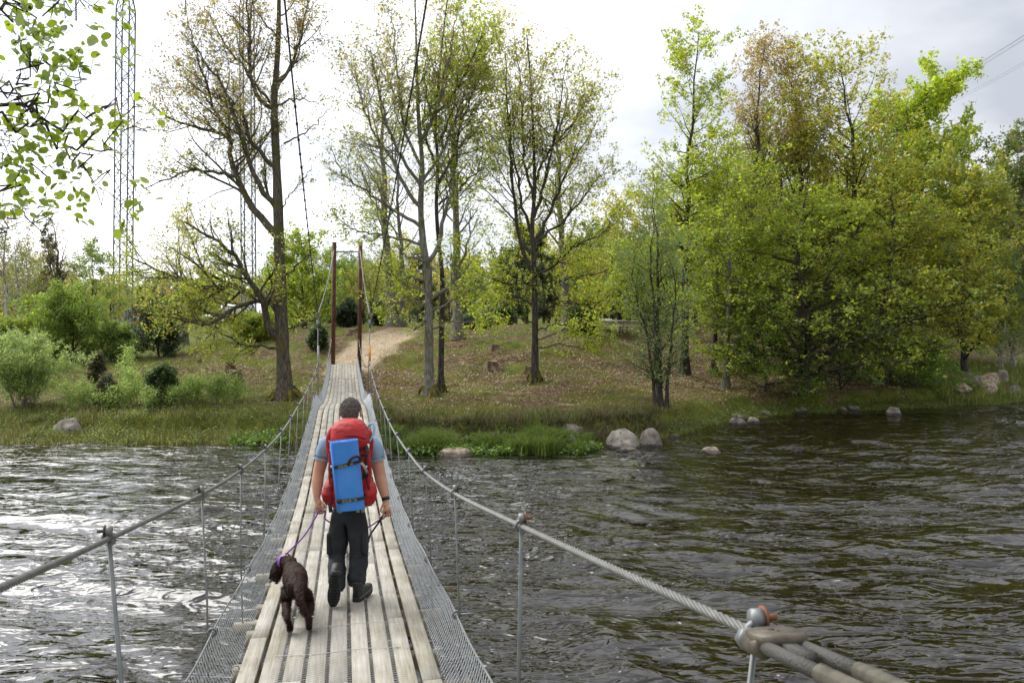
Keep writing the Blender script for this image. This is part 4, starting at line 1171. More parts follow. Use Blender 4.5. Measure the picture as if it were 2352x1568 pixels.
gtree("beech_tree", "dense dark green beech spreading low over the water in the middle of the wood", "tree", 38, 1850, 40.5, 440, 300, 0.04, 0.26, 96, (10, 6), leaf=LF(5, 0.15, .07, [(4, GRN), (3, OLIVE), (1, LIME)], up=1.0), bark=BARK_DARK, up1=-0.03, ang=1.2, shape='dome', flat=0.85)
gtree("oak_tree", "olive green oak overhanging the far shallows, right of the dark beech", "tree", 39, 2030, 43.5, 390, 270, 0.06, 0.24, 84, (10, 6), leaf=LF(5, 0.15, .07, [(3, OLIVE), (1, GRN), (2, GOLD)], up=1.0), bark=BARK_DARK, up1=-0.02, ang=1.2, shape='dome', flat=0.85)
gtree("oak_tree", "bronze-green oak near the picture's edge, its branches reaching left above the bank", "tree", 40, 2215, 47, 425, 185, 0.08, 0.2, 54, (9, 6), leaf=LF(9, 0.18, .12, [(3, OLIVE), (2, GOLD), (1, GREYG)]), bark=BARK_DARK, up1=0.05, ang=1.0, shape='oval')
gtree("birch_tree", "wind-blown birch with reddish green crown rising at the edge beyond the wood", "tree", 41, 2325, 52, 360, 140, 0.08, 0.16, 54, (9, 6), leaf=LF(8, 0.18, .12, [(3, (0.17, 0.23, 0.05)), (1, PINKB)]), bark=BARK_BIRCH, up1=0.10, ang=0.85, shape='oval', lean=(0.03, 0))
gtree("beech_tree", "young green beech filling the gap behind the alder", "tree", 42, 1480, 55, 580, 110, 0.08, 0.12, 34, (8, 6), leaf=LF(7, 0.13, .09, [(3, LIME), (2, GRN)]), bark=BARK_DARK, up1=0.06, ang=0.95)
gtree("willow_bush", "spray of light green branches hanging low over the far bank stones", "bush", 43, 2095, 43.2, 812, 125, 0.0, 0.06, 60, (8, 5), leaf=LF(7, 0.11, .07, [(4, (0.15, 0.24, 0.03)), (1, GRN)]), bark=BARK_GREY, up1=-0.02, ang=1.2, shape='dome', stems=3, flat=0.6)
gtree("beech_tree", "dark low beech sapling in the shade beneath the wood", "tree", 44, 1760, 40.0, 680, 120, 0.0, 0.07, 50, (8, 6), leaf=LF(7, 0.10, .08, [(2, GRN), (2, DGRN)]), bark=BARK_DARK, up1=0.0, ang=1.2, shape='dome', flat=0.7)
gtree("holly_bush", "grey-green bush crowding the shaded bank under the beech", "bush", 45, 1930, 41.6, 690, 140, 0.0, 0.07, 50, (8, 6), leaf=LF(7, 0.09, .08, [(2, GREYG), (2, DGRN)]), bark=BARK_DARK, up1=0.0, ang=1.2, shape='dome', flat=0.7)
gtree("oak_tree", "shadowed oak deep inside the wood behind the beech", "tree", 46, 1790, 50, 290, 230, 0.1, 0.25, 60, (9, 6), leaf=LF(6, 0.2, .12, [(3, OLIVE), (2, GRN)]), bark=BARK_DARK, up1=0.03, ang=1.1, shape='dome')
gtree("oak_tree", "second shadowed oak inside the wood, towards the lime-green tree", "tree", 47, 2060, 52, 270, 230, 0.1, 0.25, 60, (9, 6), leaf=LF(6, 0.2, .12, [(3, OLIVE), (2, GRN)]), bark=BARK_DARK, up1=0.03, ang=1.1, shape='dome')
gtree("ash_tree", "light green tree between the larch and the brown oak", "tree", 48, 1640, 44, 330, 110, 0.15, 0.16, 36, (9, 6), leaf=LF(5, 0.13, .08, [(3, LIME), (1, GRN)], up=0.9), bark=BARK_DARK, up1=0.06, ang=0.95, shape='oval')
gtree("birch_tree", "grey-green birch on the far right behind the grassy bank", "tree", 49, 2300, 50.5, 590, 130, 0.02, 0.1, 50, (9, 6), leaf=LF(8, 0.10, .08, [(3, GREYG), (2, GRN)]), bark=BARK_BIRCH, up1=0.03, ang=1.0, shape='dome')

# left side
gtree("hawthorn_bush", "rounded bright green hawthorn at the left edge of the meadow", "bush", 51, 172, 45, 668, 105, 0.03, 0.09, 100, (7, 5), leaf=LF(8, 0.11, .08, [(3, (0.17, 0.235, 0.04)), (1, GRN)]), bark=BARK_DARK, up1=0.05, ang=1.0, shape='dome', stems=3)
gtree("hawthorn_bush", "small green bush between the rounded hawthorn and the dark juniper", "bush", 52, 262, 45.5, 755, 58, 0.0, 0.04, 60, (7, 5), leaf=LF(7, 0.10, .07, [(3, (0.17, 0.235, 0.05)), (1, GRN)]), bark=BARK_DARK, up1=0.05, ang=1.0, shape='dome', stems=3)
gtree("sallow_bush", "large pale green sallow at the waterside in the lower left corner of the meadow", "bush", 53, 52, 33.5, 785, 100, 0.0, 0.05, 100, (7, 5), leaf=LF(8, 0.075, .06, [(3, (0.27, 0.34, 0.09)), (2, GREYG)]), bark=BARK_GREY, up1=0.08, ang=0.8, shape='dome', stems=6)
gtree("hawthorn_bush", "green bush at the edge behind the sallow", "bush", 54, 15, 42, 750, 85, 0.0, 0.06, 80, (7, 5), leaf=LF(7, 0.11, .08, [(2, GRN), (1, OLIVE)]), bark=BARK_DARK, up1=0.05, ang=1.0, shape='dome', stems=3)
gtree("birch_tree", "leaning birch with white lower stem at the left edge", "tree", 55, 18, 55, 500, 110, 0.3, 0.17, 34, (8, 6), leaf=LF(4, 0.10, .07, [(2, (0.16, 0.16, 0.05)), (1, PINKB)]), bark=BARK_BIRCH, up1=0.06, ang=0.9, lean=(-0.02, 0))
gtree("birch_tree", "second white-stemmed birch just right of the leaning one", "tree", 56, 45, 57, 560, 80, 0.3, 0.12, 28, (8, 5), leaf=LF(4, 0.10, .07, [(2, (0.15, 0.17, 0.05)), (1, OLIVE)]), bark=BARK_BIRCH, up1=0.06, ang=0.9)
gtree("oak_tree", "bare fan-shaped oak on the skyline above the hawthorn", "tree", 57, 140, 72, 505, 115, 0.25, 0.24, 30, (9, 7), leaf=LF(1, 0.11, .05, [(2, PINKB), (1, YBR)]), bark=BARK_DARK, up1=0.13, ang=0.8, shape='dome')
gtree("oak_tree", "brown leafing oak on the meadow behind the dark juniper", "tree", 58, 432, 50, 500, 100, 0.25, 0.15, 30, (9, 6), leaf=LF(3, 0.09, .05, [(3, YBR), (2, GOLD)]), bark=BARK_GREY, up1=0.14, ang=0.75, shape='oval', stems=2)
gtree("maple_tree", "fresh green tree directly behind the big oak's trunk", "tree", 59, 700, 52, 580, 100, 0.05, 0.13, 44, (8, 6), leaf=LF(7, 0.14, .08, [(3, LIME), (2, (0.13, 0.2, 0.03))]), bark=BARK_DARK, up1=0.05, ang=1.0)
gtree("hawthorn_bush", "olive green bush at the foot of the big oak's low limbs", "bush", 60, 575, 46, 742, 58, 0.0, 0.05, 60, (7, 5), leaf=LF(7, 0.11, .07, [(2, OLIVE), (1, GRN)]), bark=BARK_DARK, up1=0.04, ang=1.0, shape='dome', stems=2)

def juniper(label, seed, x, Y0, ytop, halfw, col=(0.028, 0.045, 0.016)):
    T = Tree(seed); rs = T.rs
    b = P(x, 850, Y0); b.z = float(gz(b.x, Y0)) - 0.05
    H = P(x, ytop, Y0).z - b.z; Wd = M_(halfw, Y0) * 1.15
    c2 = (col[0] * 1.8, col[1] * 1.8, col[2] * 1.3)
    return gtree3(T, "juniper_bush", label, "bush", b, H, Wd, 0.0, 0.06, 110, (7, 4), (8, 5, 3), dict(per=9, size=0.10, spread=0.05, cols=[(3, col), (1, c2)], colsd=0.3, up=0.8, twigs=False), BARK_DARK, 0.10, 1.1, 'cone', (0, 0), 3, None, 0.0, 0)
juniper("dark conical juniper on the meadow left of the big oak", 71, 372, 44.5, 672, 58)
juniper("dark juniper just left of the bridge towers", 72, 797, 50, 690, 26)
juniper("small juniper between the tower and the clump of oaks", 73, 880, 50.5, 700, 20)
juniper("narrow dark juniper beside the red shelter", 74, 1346, 46.5, 686, 22)
juniper("juniper right of the leaning plank", 75, 1160, 52, 700, 22, (0.05, 0.07, 0.02))
juniper("low spreading juniper at the foot of the knoll's thick trunk", 76, 1098, 48, 722, 20, (0.05, 0.075, 0.025))
juniper("young spiky juniper among the saplings by the water", 77, 372, 33.2, 845, 22, (0.06, 0.09, 0.025))
juniper("little juniper on the meadow path side", 78, 720, 43.5, 752, 16, (0.06, 0.085, 0.03))

# saplings on the left bank
spots = [(250, 33, 870, 22, 'pine', "small pine sapling with a brown top by the left bank"), (223, 35.5, 815, 24, 'pine', "blue-green young pine above the bank behind the brown-topped one"),
         (315, 33.5, 860, 26, 'birch', "thin birch sapling left of the spiky juniper"), (440, 33, 880, 24, 'birch', "birch sapling right of the spiky juniper"),
         (490, 33.2, 872, 34, 'birch', "leafy sapling clump halfway to the big oak"), (528, 34, 876, 22, 'birch', "bright sapling just left of the big oak's foot"),
         (170, 33, 885, 26, 'birch', "pale sapling above the big boulder"), (205, 32.6, 905, 24, 'birch', "low birch sapling right of the big boulder"),
         (285, 32.6, 900, 24, 'birch', "low leafy sapling near the waterline"), (350, 32.3, 910, 24, 'birch', "low sapling at the spiky juniper's foot"),
         (410, 32.4, 905, 22, 'birch', "stunted birch between the two juniper-side saplings"), (300, 36, 800, 15, 'birch', "slim sapling standing out on the open grass")]
for i, (x, Y0, yt, hw, kind, lab) in enumerate(spots):
    if kind == 'pine':
        gtree("pine_sapling", lab, "sapling", 100 + i, x, Y0, yt, hw, 0.02, 0.03, 34, (6, 4), (6, 4, 3), leaf=dict(per=8, size=0.09, spread=0.03, cols=[(2, (0.07, 0.085, 0.035)), (1, (0.14, 0.09, 0.04))], up=0.6), bark=BARK_DARK, up1=0.25, ang=0.9, shape='cone')
    else:
        gtree("birch_sapling", lab, "sapling", 100 + i, x, Y0, yt, hw, 0.02, 0.018, 42, (5, 4), (7, 5, 3), leaf=dict(per=3, size=0.06, spread=0.06, cols=[(3, (0.28, 0.37, 0.08)), (1, GREYG)]), bark=BARK_GREY, up1=0.12, ang=0.6, shape='column', stems=3)

# ---------------------------------------------------------------- the woods further off: single trees copied, and one mass
def proto(name, label, seed, H, W, leaf, **k):
    T = Tree(seed)
    return gtree3(T, name, label, "tree", Vector((0, 0, 0)), H, W, k.get('c0', 0.02), 0.2, 38, (8, 4), (7, 5, 3), leaf, BARK_DARK, k.get('up', 0.03), k.get('ang', 1.05), k.get('shape', 'oval'), (0, 0), 1, "trees of the background wood", 0.3, 0)
pr = [proto("broadleaf_tree", "", 201, 11, 4.6, dict(per=6, size=0.24, spread=.15, cols=[(2, (0.13, 0.18, 0.03)), (1, GRN)], twigs=False)),
      proto("broadleaf_tree", "", 202, 12, 4.2, dict(per=5, size=0.24, spread=.15, cols=[(2, GOLD), (1, OLIVE)], twigs=False)),
      proto("broadleaf_tree", "", 203, 10, 4.8, dict(per=5, size=0.22, spread=.15, cols=[(2, OLIVE), (1, YBR)], twigs=False), shape='dome'),
      proto("pine_tree", "", 204, 14, 3.0, dict(per=7, size=0.26, spread=.14, cols=[(2, (0.04, 0.06, 0.022)), (1, (0.06, 0.075, 0.03))], twigs=False), c0=0.05, shape='cone'),
      proto("broadleaf_tree", "", 205, 11, 4.5, dict(per=2, size=0.20, spread=.12, cols=[(2, YBR), (1, PINKB)]), up=0.12, ang=0.8)]
kindlab = ["green broadleaf tree", "yellow-green broadleaf tree", "olive tree", "dark pine", "thin brownish tree"]
rw = random.Random(77)
spots = []
def ring(x0, x1, n, Y0, Y1, ws, h0, h1, place):
    for i in range(n):
        spots.append((x0 + (x1 - x0) * (i + rw.uniform(0.1, 0.9)) / n, rw.uniform(Y0, Y1), rw.choices(range(5), ws)[0], rw.uniform(h0, h1), place))
ring(640, 900, 14, 62, 85, (3, 1, 2, 3, 1), 0.38, 0.58, "behind the bridge towers")
ring(900, 1180, 15, 66, 90, (3, 1, 2, 2, 1), 0.36, 0.56, "beyond the knoll behind the middle clump of oaks")
ring(1180, 1420, 13, 60, 84, (3, 3, 2, 1, 1), 0.5, 0.78, "beyond the knoll behind the dark-limbed oak")
ring(1380, 1560, 8, 60, 76, (3, 4, 2, 0, 1), 0.55, 0.85, "on the rise behind the grey-green alder")
ring(-40, 260, 10, 85, 120, (2, 1, 3, 1, 3), 0.7, 0.95, "beyond the hawthorn at the meadow's left")
ring(260, 680, 16, 225, 265, (2, 1, 3, 3, 2), 0.7, 1.0, "on the far side of the meadow beyond the pylon")
ring(1560, 2400, 16, 62, 80, (3, 3, 2, 1, 1), 0.9, 1.1, "at the back of the riverside wood")
used = set()
for (x, Y0, k, h, place) in spots:
    p = P(x, 760, Y0)
    src = pr[k]
    if k not in used:
        o = src; used.add(k); kids = None
    else:
        o = src.copy(); link(o)
        for ch in list(src.children):
            c_ = ch.copy(); link(c_); c_.parent = o
    o.location = (p.x, Y0, float(gz(p.x, Y0)) - 0.1)
    o.rotation_euler.z = rw.uniform(0, 6.28); s_ = h * rw.uniform(0.95, 1.05); o.scale = (s_, s_, h)
    o['label'] = kindlab[k] + ' ' + place; o['group'] = 'background trees ' + place
for k, o in enumerate(pr):
    if k not in used:
        for ch in list(o.children): bpy.data.objects.remove(ch)
        bpy.data.objects.remove(o)
# the mass of forest beyond
def forest():
    rs = np.random.RandomState(5)
    src = []
    for k in range(5):
        ch = [c for c in pr[k].children if c.name.startswith('crown')]
        if not ch: continue
        me = ch[0].data
        v = np.zeros(len(me.vertices) * 3, np.float32); me.vertices.foreach_get('co', v); v = v.reshape(-1, 3, 3)
        c = np.zeros(len(me.vertices) * 4, np.float32); me.color_attributes['tint'].data.foreach_get('color', c); c = c.reshape(-1, 3, 4)[:, :, :3]
        src.append((v, c))
    V = []; C_ = []
    for i in range(210):
        if i < 90: X = rs.uniform(-190, -10); Y = rs.uniform(240, 330)
        elif i < 150: X = rs.uniform(-40, 60); Y = rs.uniform(100, 210)
        else: X = rs.uniform(0, 130); Y = rs.uniform(90, 190)
        v, c = src[rs.randint(len(src))]
        m = rs.choice(len(v), min(len(v), 560), replace=False)
        h = rs.uniform(0.75, 1.15) * (1.1 if Y > 200 else 0.7)
        a = rs.uniform(0, 6.28); ca, sa = math.cos(a), math.sin(a)
        q = v[m]; ctr = q.mean(1, keepdims=True); q = ctr + (q - ctr) * 3.4
        q = q @ np.array([[ca, sa, 0], [-sa, ca, 0], [0, 0, 1.0]]) * h
        q = q + np.array([X, Y, float(gz(X, Y))])
        V.append(q.reshape(-1, 3)); C_.append(c[m].reshape(-1, 3) * rs.uniform(0.75, 1.1))
    V = np.concatenate(V); C_ = np.concatenate(C_)
    f = np.arange(len(V)).reshape(-1, 3)
    o = add("far_forest", npmesh("far_forest", V, [f], [LEAF], col=C_))
    tag(o, "wooded hills far beyond the meadow", "forest", kind='stuff')
forest()

# ================================================================ rocks
ROCK = mat("lichened_granite", (0.15, 0.13, 0.11), 0.9, spec=0.2, col2=(0.36, 0.33, 0.28), vscale=3.2, bump=0.6, bscale=22, detail=7)
ROCKD = mat("dark_granite", (0.10, 0.085, 0.075), 0.85, spec=0.25, col2=(0.26, 0.23, 0.20), vscale=4.5, bump=0.6, bscale=22, detail=7)
ROCKT = mat("tan_wet_rock", (0.16, 0.12, 0.08), 0.6, col2=(0.48, 0.38, 0.27), vscale=5, bump=0.5, bscale=20, detail=6)
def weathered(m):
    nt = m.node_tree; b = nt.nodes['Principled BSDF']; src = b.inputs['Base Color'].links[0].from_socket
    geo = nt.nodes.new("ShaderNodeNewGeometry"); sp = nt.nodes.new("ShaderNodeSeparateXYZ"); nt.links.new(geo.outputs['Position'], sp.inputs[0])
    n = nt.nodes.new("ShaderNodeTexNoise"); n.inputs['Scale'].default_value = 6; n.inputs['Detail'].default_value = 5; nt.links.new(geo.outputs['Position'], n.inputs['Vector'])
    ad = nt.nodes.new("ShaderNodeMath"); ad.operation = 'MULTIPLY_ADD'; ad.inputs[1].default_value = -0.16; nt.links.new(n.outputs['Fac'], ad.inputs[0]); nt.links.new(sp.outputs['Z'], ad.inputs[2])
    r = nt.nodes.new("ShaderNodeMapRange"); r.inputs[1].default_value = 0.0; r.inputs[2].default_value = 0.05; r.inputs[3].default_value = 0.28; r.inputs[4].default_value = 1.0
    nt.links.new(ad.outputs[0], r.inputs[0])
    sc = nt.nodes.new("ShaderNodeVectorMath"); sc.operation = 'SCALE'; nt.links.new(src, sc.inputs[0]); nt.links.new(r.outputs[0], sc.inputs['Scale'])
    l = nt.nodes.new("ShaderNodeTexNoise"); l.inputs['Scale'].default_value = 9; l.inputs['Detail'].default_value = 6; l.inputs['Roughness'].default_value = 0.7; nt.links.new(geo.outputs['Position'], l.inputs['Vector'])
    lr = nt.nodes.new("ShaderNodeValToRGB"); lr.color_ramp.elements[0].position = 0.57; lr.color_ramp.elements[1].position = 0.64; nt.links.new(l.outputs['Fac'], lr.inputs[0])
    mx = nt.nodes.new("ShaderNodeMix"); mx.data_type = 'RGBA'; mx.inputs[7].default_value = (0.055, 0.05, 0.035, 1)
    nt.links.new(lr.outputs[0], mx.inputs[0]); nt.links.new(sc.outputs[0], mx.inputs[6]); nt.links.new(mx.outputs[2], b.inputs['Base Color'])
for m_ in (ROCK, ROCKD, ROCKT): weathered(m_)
def rock(label, x, y, Y, w, h, m=ROCK, seed=0, dz=None, peak=0.0, name="boulder", flat=0.72, group=None):
    """x: picture column of the middle, y: picture row of its foot, w/h: size in picture units"""
    bm = bmesh.new(); bmesh.ops.create_icosphere(bm, subdivisions=4, radius=1)
    W = M_(w, Y) / 2 * 1.12; Hh = M_(h, Y) * 1.2
    rr = random.Random(seed); off = Vector((rr.uniform(-9, 9), rr.uniform(-9, 9), rr.uniform(-9, 9)))
    planes = [Vector((rr.gauss(0, 1), rr.gauss(0, 1), abs(rr.gauss(0, .8)))).normalized() for _ in range(9)]
    dd = [rr.uniform(0.66, 0.92) for _ in planes]
    for v in bm.verts:
        p = v.co.normalized(); r = 1.0
        for pl, d in zip(planes, dd):
            k = p.dot(pl)
            if k > 0: r = min(r, d / k + 0.04) if d / k < 1.2 else r
        r *= 1 + 0.10 * mnoise.noise(p * 1.6 + off) + 0.04 * mnoise.noise(p * 5 + off) + 0.015 * mnoise.noise(p * 14 + off)
        q = p * r
        if peak: 
            t = max(0, q.z); q.x = q.x * (1 - 0.55 * t) + peak * t; q.y *= (1 - 0.5 * t)
        v.co = Vector((q.x * W, q.y * W * 0.8, q.z * Hh))
    me = bpy.data.meshes.new(name); bm.to_mesh(me); bm.free(); me.materials.append(m)
    for f in me.polygons: f.use_smooth = True
    p = P(x, y, Y); g = float(gz(p.x, Y)); z = max(g, 0.0) if dz is None else dz
    return tag(add(name, me, loc=(p.x, Y, z - 0.12 * Hh)), label, "rock", group)
rock("large pale rounded boulder standing in the shallows by the green tussocks", 1432, 1018, 28.4, 82, 52, ROCK, 1, dz=-0.05)
rock("darker squarish boulder leaning against the large pale one", 1496, 1020, 28.6, 60, 42, ROCKD, 2, dz=-0.08)
rock("flat wet slab at the waterline before the large pale boulder", 1440, 1022, 27.6, 60, 9, ROCKD, 3, dz=0.0)
rock("grey boulder half hidden in plants left of the large pale one", 1316, 1000, 29.0, 56, 36, ROCKD, 4)
rock("small dark pointed stone before the half-hidden grey boulder", 1314, 1012, 28.0, 34, 24, ROCKD, 5)
rock("long low grey rock among the plants at the waterline", 1043, 1032, 26.9, 80, 19, ROCKT, 6, dz=0.0)
rock("wide pale boulder on the grassy left bank", 160, 984, 30.7, 70, 32, ROCK, 7, flat=.5)
rock("tan-topped rock breaking the water right of the boulders", 1631, 1030, 27.4, 44, 13, ROCKT, 8, dz=0.0)
rock("pointed grey rock alone in the dark water below the wood", 2050, 957, 37.6, 42, 29, ROCK, 9, dz=-0.1, peak=0.15)
rock("low stone at the foot of the mossy point", 1692, 980, 34.2, 40, 15, ROCKD, 10, dz=0.0)
rock("second low stone just right of the one at the mossy point", 1730, 976, 34.7, 30, 13, ROCK, 11, dz=0.0)
rock("flat grey stone behind the low stones of the mossy point", 1694, 963, 36.0, 40, 12, ROCKD, 12)
rock("faint wave-washed stone out in the river", 1832, 1023, 28.0, 26, 7, ROCKD, 13, dz=-0.02)
rock("thin flat stone awash right of the dark squarish boulder", 1550, 1002, 30.8, 30, 7, ROCKD, 14, dz=0.0)
rock("brown stone under the turf left of the long low rock", 905, 1000, 28.4, 42, 18, ROCKT, 15)
rock("brown stone under the turf beside the bridge netting", 868, 990, 28.6, 34, 20, ROCKT, 16)
rock("rounded stone at the water under the bridge", 885, 1040, 26.6, 34, 20, ROCKD, 17, dz=-0.03)
rock("white stone lying on the leafy slope", 1398, 873, 35.5, 9, 8, WHITEP if False else ROCK, 18)
for i, (x, y, Y, w, h) in enumerate([(2232, 905, 44.5, 60, 26), (2272, 895, 45.5, 50, 26), (2302, 892, 46.2, 28, 26), (2262, 912, 43.9, 46, 18), (2330, 905, 45.0, 40, 18), (2210, 915, 43.8, 40, 12)]):
    rock(["slanting slab, leftmost large one of the rock pile by the grassy bank", "brown block topping the rock pile by the grassy bank", "upright stone at the right of the rock pile", "low stone at the foot of the rock pile", "half-sunk stone right of the rock pile", "thin shelf of rock left of the rock pile"][i], x, y, Y, w, h, [ROCKD, ROCKT][i % 2] if i != 2 else ROCK, 30 + i)
rr_ = random.Random(12)
for i, x in enumerate([1760, 1840, 1935, 1962]):
    p = P(x, 940, 38); Y = float(shore(p.x)) + 0.1
    rock(["stone in the shade where the bank bends", "dark shore stone below the beech", "mossy shore stone below the beech's right side", "pale-topped shore stone left of the pointed rock", "wet shore stone behind the pointed rock", "shore stone below the hanging green sprays", "last small shore stone before the rock pile"][i], x, 940, Y, rr_.uniform(20, 34), rr_.uniform(9, 15), ROCKD, 50 + i, dz=0.0)

# ================================================================ stumps
STUMPW = mat("stump_wood", (0.07, 0.045, 0.028), 0.95, col2=(0.20, 0.14, 0.09), vscale=7, bump=0.6, bscale=40)
CUT = mat("cut_wood_face", (0.20, 0.155, 0.10), 0.9, var=0.2, vscale=9)
def stump(label, x, Y, w, h, seed):
    rr = random.Random(seed); p = P(x, 850, Y); g = float(gz(p.x, Y)); W = M_(w, Y) / 2; Hh = M_(h, Y)
    n = 22; V = []; F = []
    prof = [rr.uniform(0.85, 1.15) for _ in range(n)]
    for j, (t, k) in enumerate([(-0.25, 1.75), (0.0, 1.5), (0.2, 1.12), (0.6, 0.98), (0.95, 0.92), (1.0, 0.86)]):
        for i in range(n):
            a = 2 * math.pi * i / n
            rad = W * k * (prof[i] ** (1 + 3 * max(0, 0.5 - t)))
            V.append((rad * math.cos(a), rad * math.sin(a), Hh * t + (0.07 * Hh * math.sin(a * 2 + seed) if t > .5 else 0)))
    for j in range(5):
        for i in range(n): F.append((j * n + i, j * n + (i + 1) % n, (j + 1) * n + (i + 1) % n, (j + 1) * n + i))
    root = empty("tree_stump", (p.x, Y, g), label, "tree stump")
    mb = MB(); mb.add(V, F); mb.build("bole", STUMPW, root, smooth=False)
    mb = MB(); mb.add(V[5 * n:], [tuple(range(n))]); mb.build("cut_top", CUT, root)
stump("tall rotten stump left of the big oak on the slope", 540, 38.0, 26, 26, 1)
stump("broken stump just behind the tall rotten one", 527, 39.6, 22, 22, 2)
stump("grey-topped stump at the meadow edge", 458, 41.5, 10, 9, 3)
stump("small stump by the bright saplings", 424, 34.2, 16, 16, 4)
stump("moss-skirted stump, highest of those right of the clump", 1136, 41.5, 22, 12, 5)
stump("jagged stump below the highest one", 1128, 38.8, 30, 16, 6)
stump("leaf-ringed stump left of the dark-limbed oak's foot", 1216, 37.8, 22, 16, 7)
stump("dark stump on the knoll's crest behind the towers", 812, 46.5, 20, 11, 8)

# ================================================================ ground cover
GB = {'b': []}
def blades(name, label, n, xr, sr, dens, hr, wr, cols, seed, lean=0.35, segs=2, by='s', slope_mask=None, clump=None):
    """blades of grass: xr X range, sr range of distance from the shoreline"""
    rs = np.random.RandomState(seed)
    X = rs.uniform(xr[0], xr[1], n)
    if clump is not None:
        cl = rs.randint(0, clump[0], n); CX = rs.uniform(xr[0], xr[1], clump[0]); CS = rs.uniform(sr[0], sr[1], clump[0])
        X = CX[cl] + rs.normal(0, clump[1], n); S = CS[cl] + rs.normal(0, clump[1], n)
    else:
        S = sr[0] + (sr[1] - sr[0]) * rs.uniform(0, 1, n) ** dens
    Y = shore(X) + S
    if slope_mask is not None:
        k = slope_mask(X, Y, rs); X = X[k]; Y = Y[k]
    n = len(X)
    Z = gz(X, Y) - 0.01
    Z = np.maximum(Z, -0.02)
    h = rs.uniform(*hr, n) * (0.5 + vnoise(X * 0.8, Y * 0.8, seed))
    w = rs.uniform(*wr, n); a = rs.uniform(0, 6.28, n); la = rs.uniform(0, 6.28, n); ll = np.abs(rs.normal(0, lean, n)) * h
    d = np.stack([np.cos(a), np.sin(a), 0 * a], -1) * w[:, None]; l = np.stack([np.cos(la), np.sin(la), 0 * la], -1) * ll[:, None]
    b = np.stack([X, Y, Z], -1); up = np.stack([0 * h, 0 * h, h], -1)
    if segs == 1:
        v = np.stack([b - d, b + d, b + up + l], 1); f = [np.arange(3 * n).reshape(-1, 3)]; nv = 3
    else:
        m = b + up * 0.6 + l * 0.3
        v = np.stack([b - d, b + d, m + d * 0.7, m - d * 0.7, b + up * 0.95 + l * 1.3], 1); nv = 5
        i = np.arange(n)[:, None] * 5
        f = [i + np.array([[0, 1, 2, 3]]), i + np.array([[3, 2, 4]])]
    pal = np.array([c for _, c in cols]); pw = np.array([q for q, _ in cols], float); pw /= pw.sum()
    c = pal[rs.choice(len(pal), n, p=pw)] * np.exp(rs.normal(0, 0.25, (n, 1)))
    o = add(name, npmesh(name, v.reshape(-1, 3), f, [GRASSM], col=np.repeat(c, nv, 0)))
    return tag(o, label, kind='stuff')
G1 = (0.12, 0.15, 0.03); G2 = (0.19, 0.21, 0.045); G3 = (0.07, 0.10, 0.018); STRAW = (0.30, 0.25, 0.14); BRN = (0.16, 0.11, 0.055)
blades("meadow_grass", "short grass and moss on the left bank", 34000, (-30, -7.5), (0.1, 10), 1.4, (0.03, 0.10), (0.008, 0.016), [(4, G1), (2, G2), (1, STRAW), (2, BRN), (2, G3)], 1, segs=1, lean=0.8)
blades("meadow_grass", "short grass over the mossy slope right of the bridge", 20000, (-6.5, 9), (0.3, 6.5), 1.7, (0.04, 0.13), (0.007, 0.013), [(3, G1), (2, G2), (2, STRAW), (2, BRN)], 2, segs=1)
blades("reeds", "yellow-green sedge along the left waterline", 9000, (-30, -7.5), (-0.15, 0.9), 1.0, (0.08, 0.24), (0.009, 0.016), [(3, G2), (2, G1), (2, STRAW)], 3, clump=(150, 0.3))
blades("reeds", "long green sedge tussocks along the right waterline", 15000, (-5.0, 2.6), (-0.25, 1.1), 1.0, (0.20, 0.58), (0.009, 0.017), [(4, (0.12, 0.20, 0.03)), (2, G2), (2, G1)], 4, clump=(36, 0.17), lean=0.6)
blades("reeds", "sedge under the bridge and left of it", 6000, (-9, -4.8), (-0.1, 1.2), 1.0, (0.15, 0.42), (0.010, 0.016), [(4, G1), (2, G2), (1, STRAW)], 5, clump=(40, 0.25))
blades("tall_grass", "grass tufts on top of the small turf edge right of the bridge", 8000, (-5.5, 6), (1.2, 3.2), 1.0, (0.08, 0.24), (0.007, 0.012), [(3, G1), (2, STRAW), (2, G3), (1, BRN)], 6, clump=(130, 0.22))
blades("tall_grass", "dead and green grass tufts between the saplings of the left bank", 10000, (-26, -8.5), (0.8, 4.0), 1.0, (0.08, 0.28), (0.007, 0.012), [(3, G1), (2, STRAW), (2, G2), (1, BRN)], 7, clump=(160, 0.3))
blades("tall_grass", "bright grass on the far bank at the right edge", 9000, (22, 34), (0.0, 8), 1.0, (0.15, 0.5), (0.01, 0.02), [(3, (0.16, 0.22, 0.04)), (2, G2), (1, STRAW)], 8)
blades("tall_grass", "thin grass along the shaded shore below the wood", 4000, (4.5, 24), (-0.05, 1.0), 1.0, (0.06, 0.18), (0.007, 0.012), [(2, G1), (2, G3), (1, BRN)], 9, clump=(120, 0.3))
blades("meadow_grass", "low grass of the meadow and the knoll's crest", 30000, (-45, 14), (9, 40), 1.3, (0.08, 0.22), (0.012, 0.022), [(3, G2), (2, G1), (1, STRAW)], 10, segs=1, slope_mask=lambda X, Y, rs: (path_mask(X, Y) < 0.2) & (green_mask(X, Y) + rs.uniform(-.3, .3, len(X)) > 0.45))
blades("twig_scrub", "dark bilberry scrub in the hollow behind the sedge", 9000, (-4.6, 5.5), (0.7, 1.9), 1.0, (0.12, 0.36), (0.012, 0.02), [(2, (0.07, 0.08, 0.025)), (2, BRN), (1, G3)], 11, clump=(90, 0.25), lean=0.6)
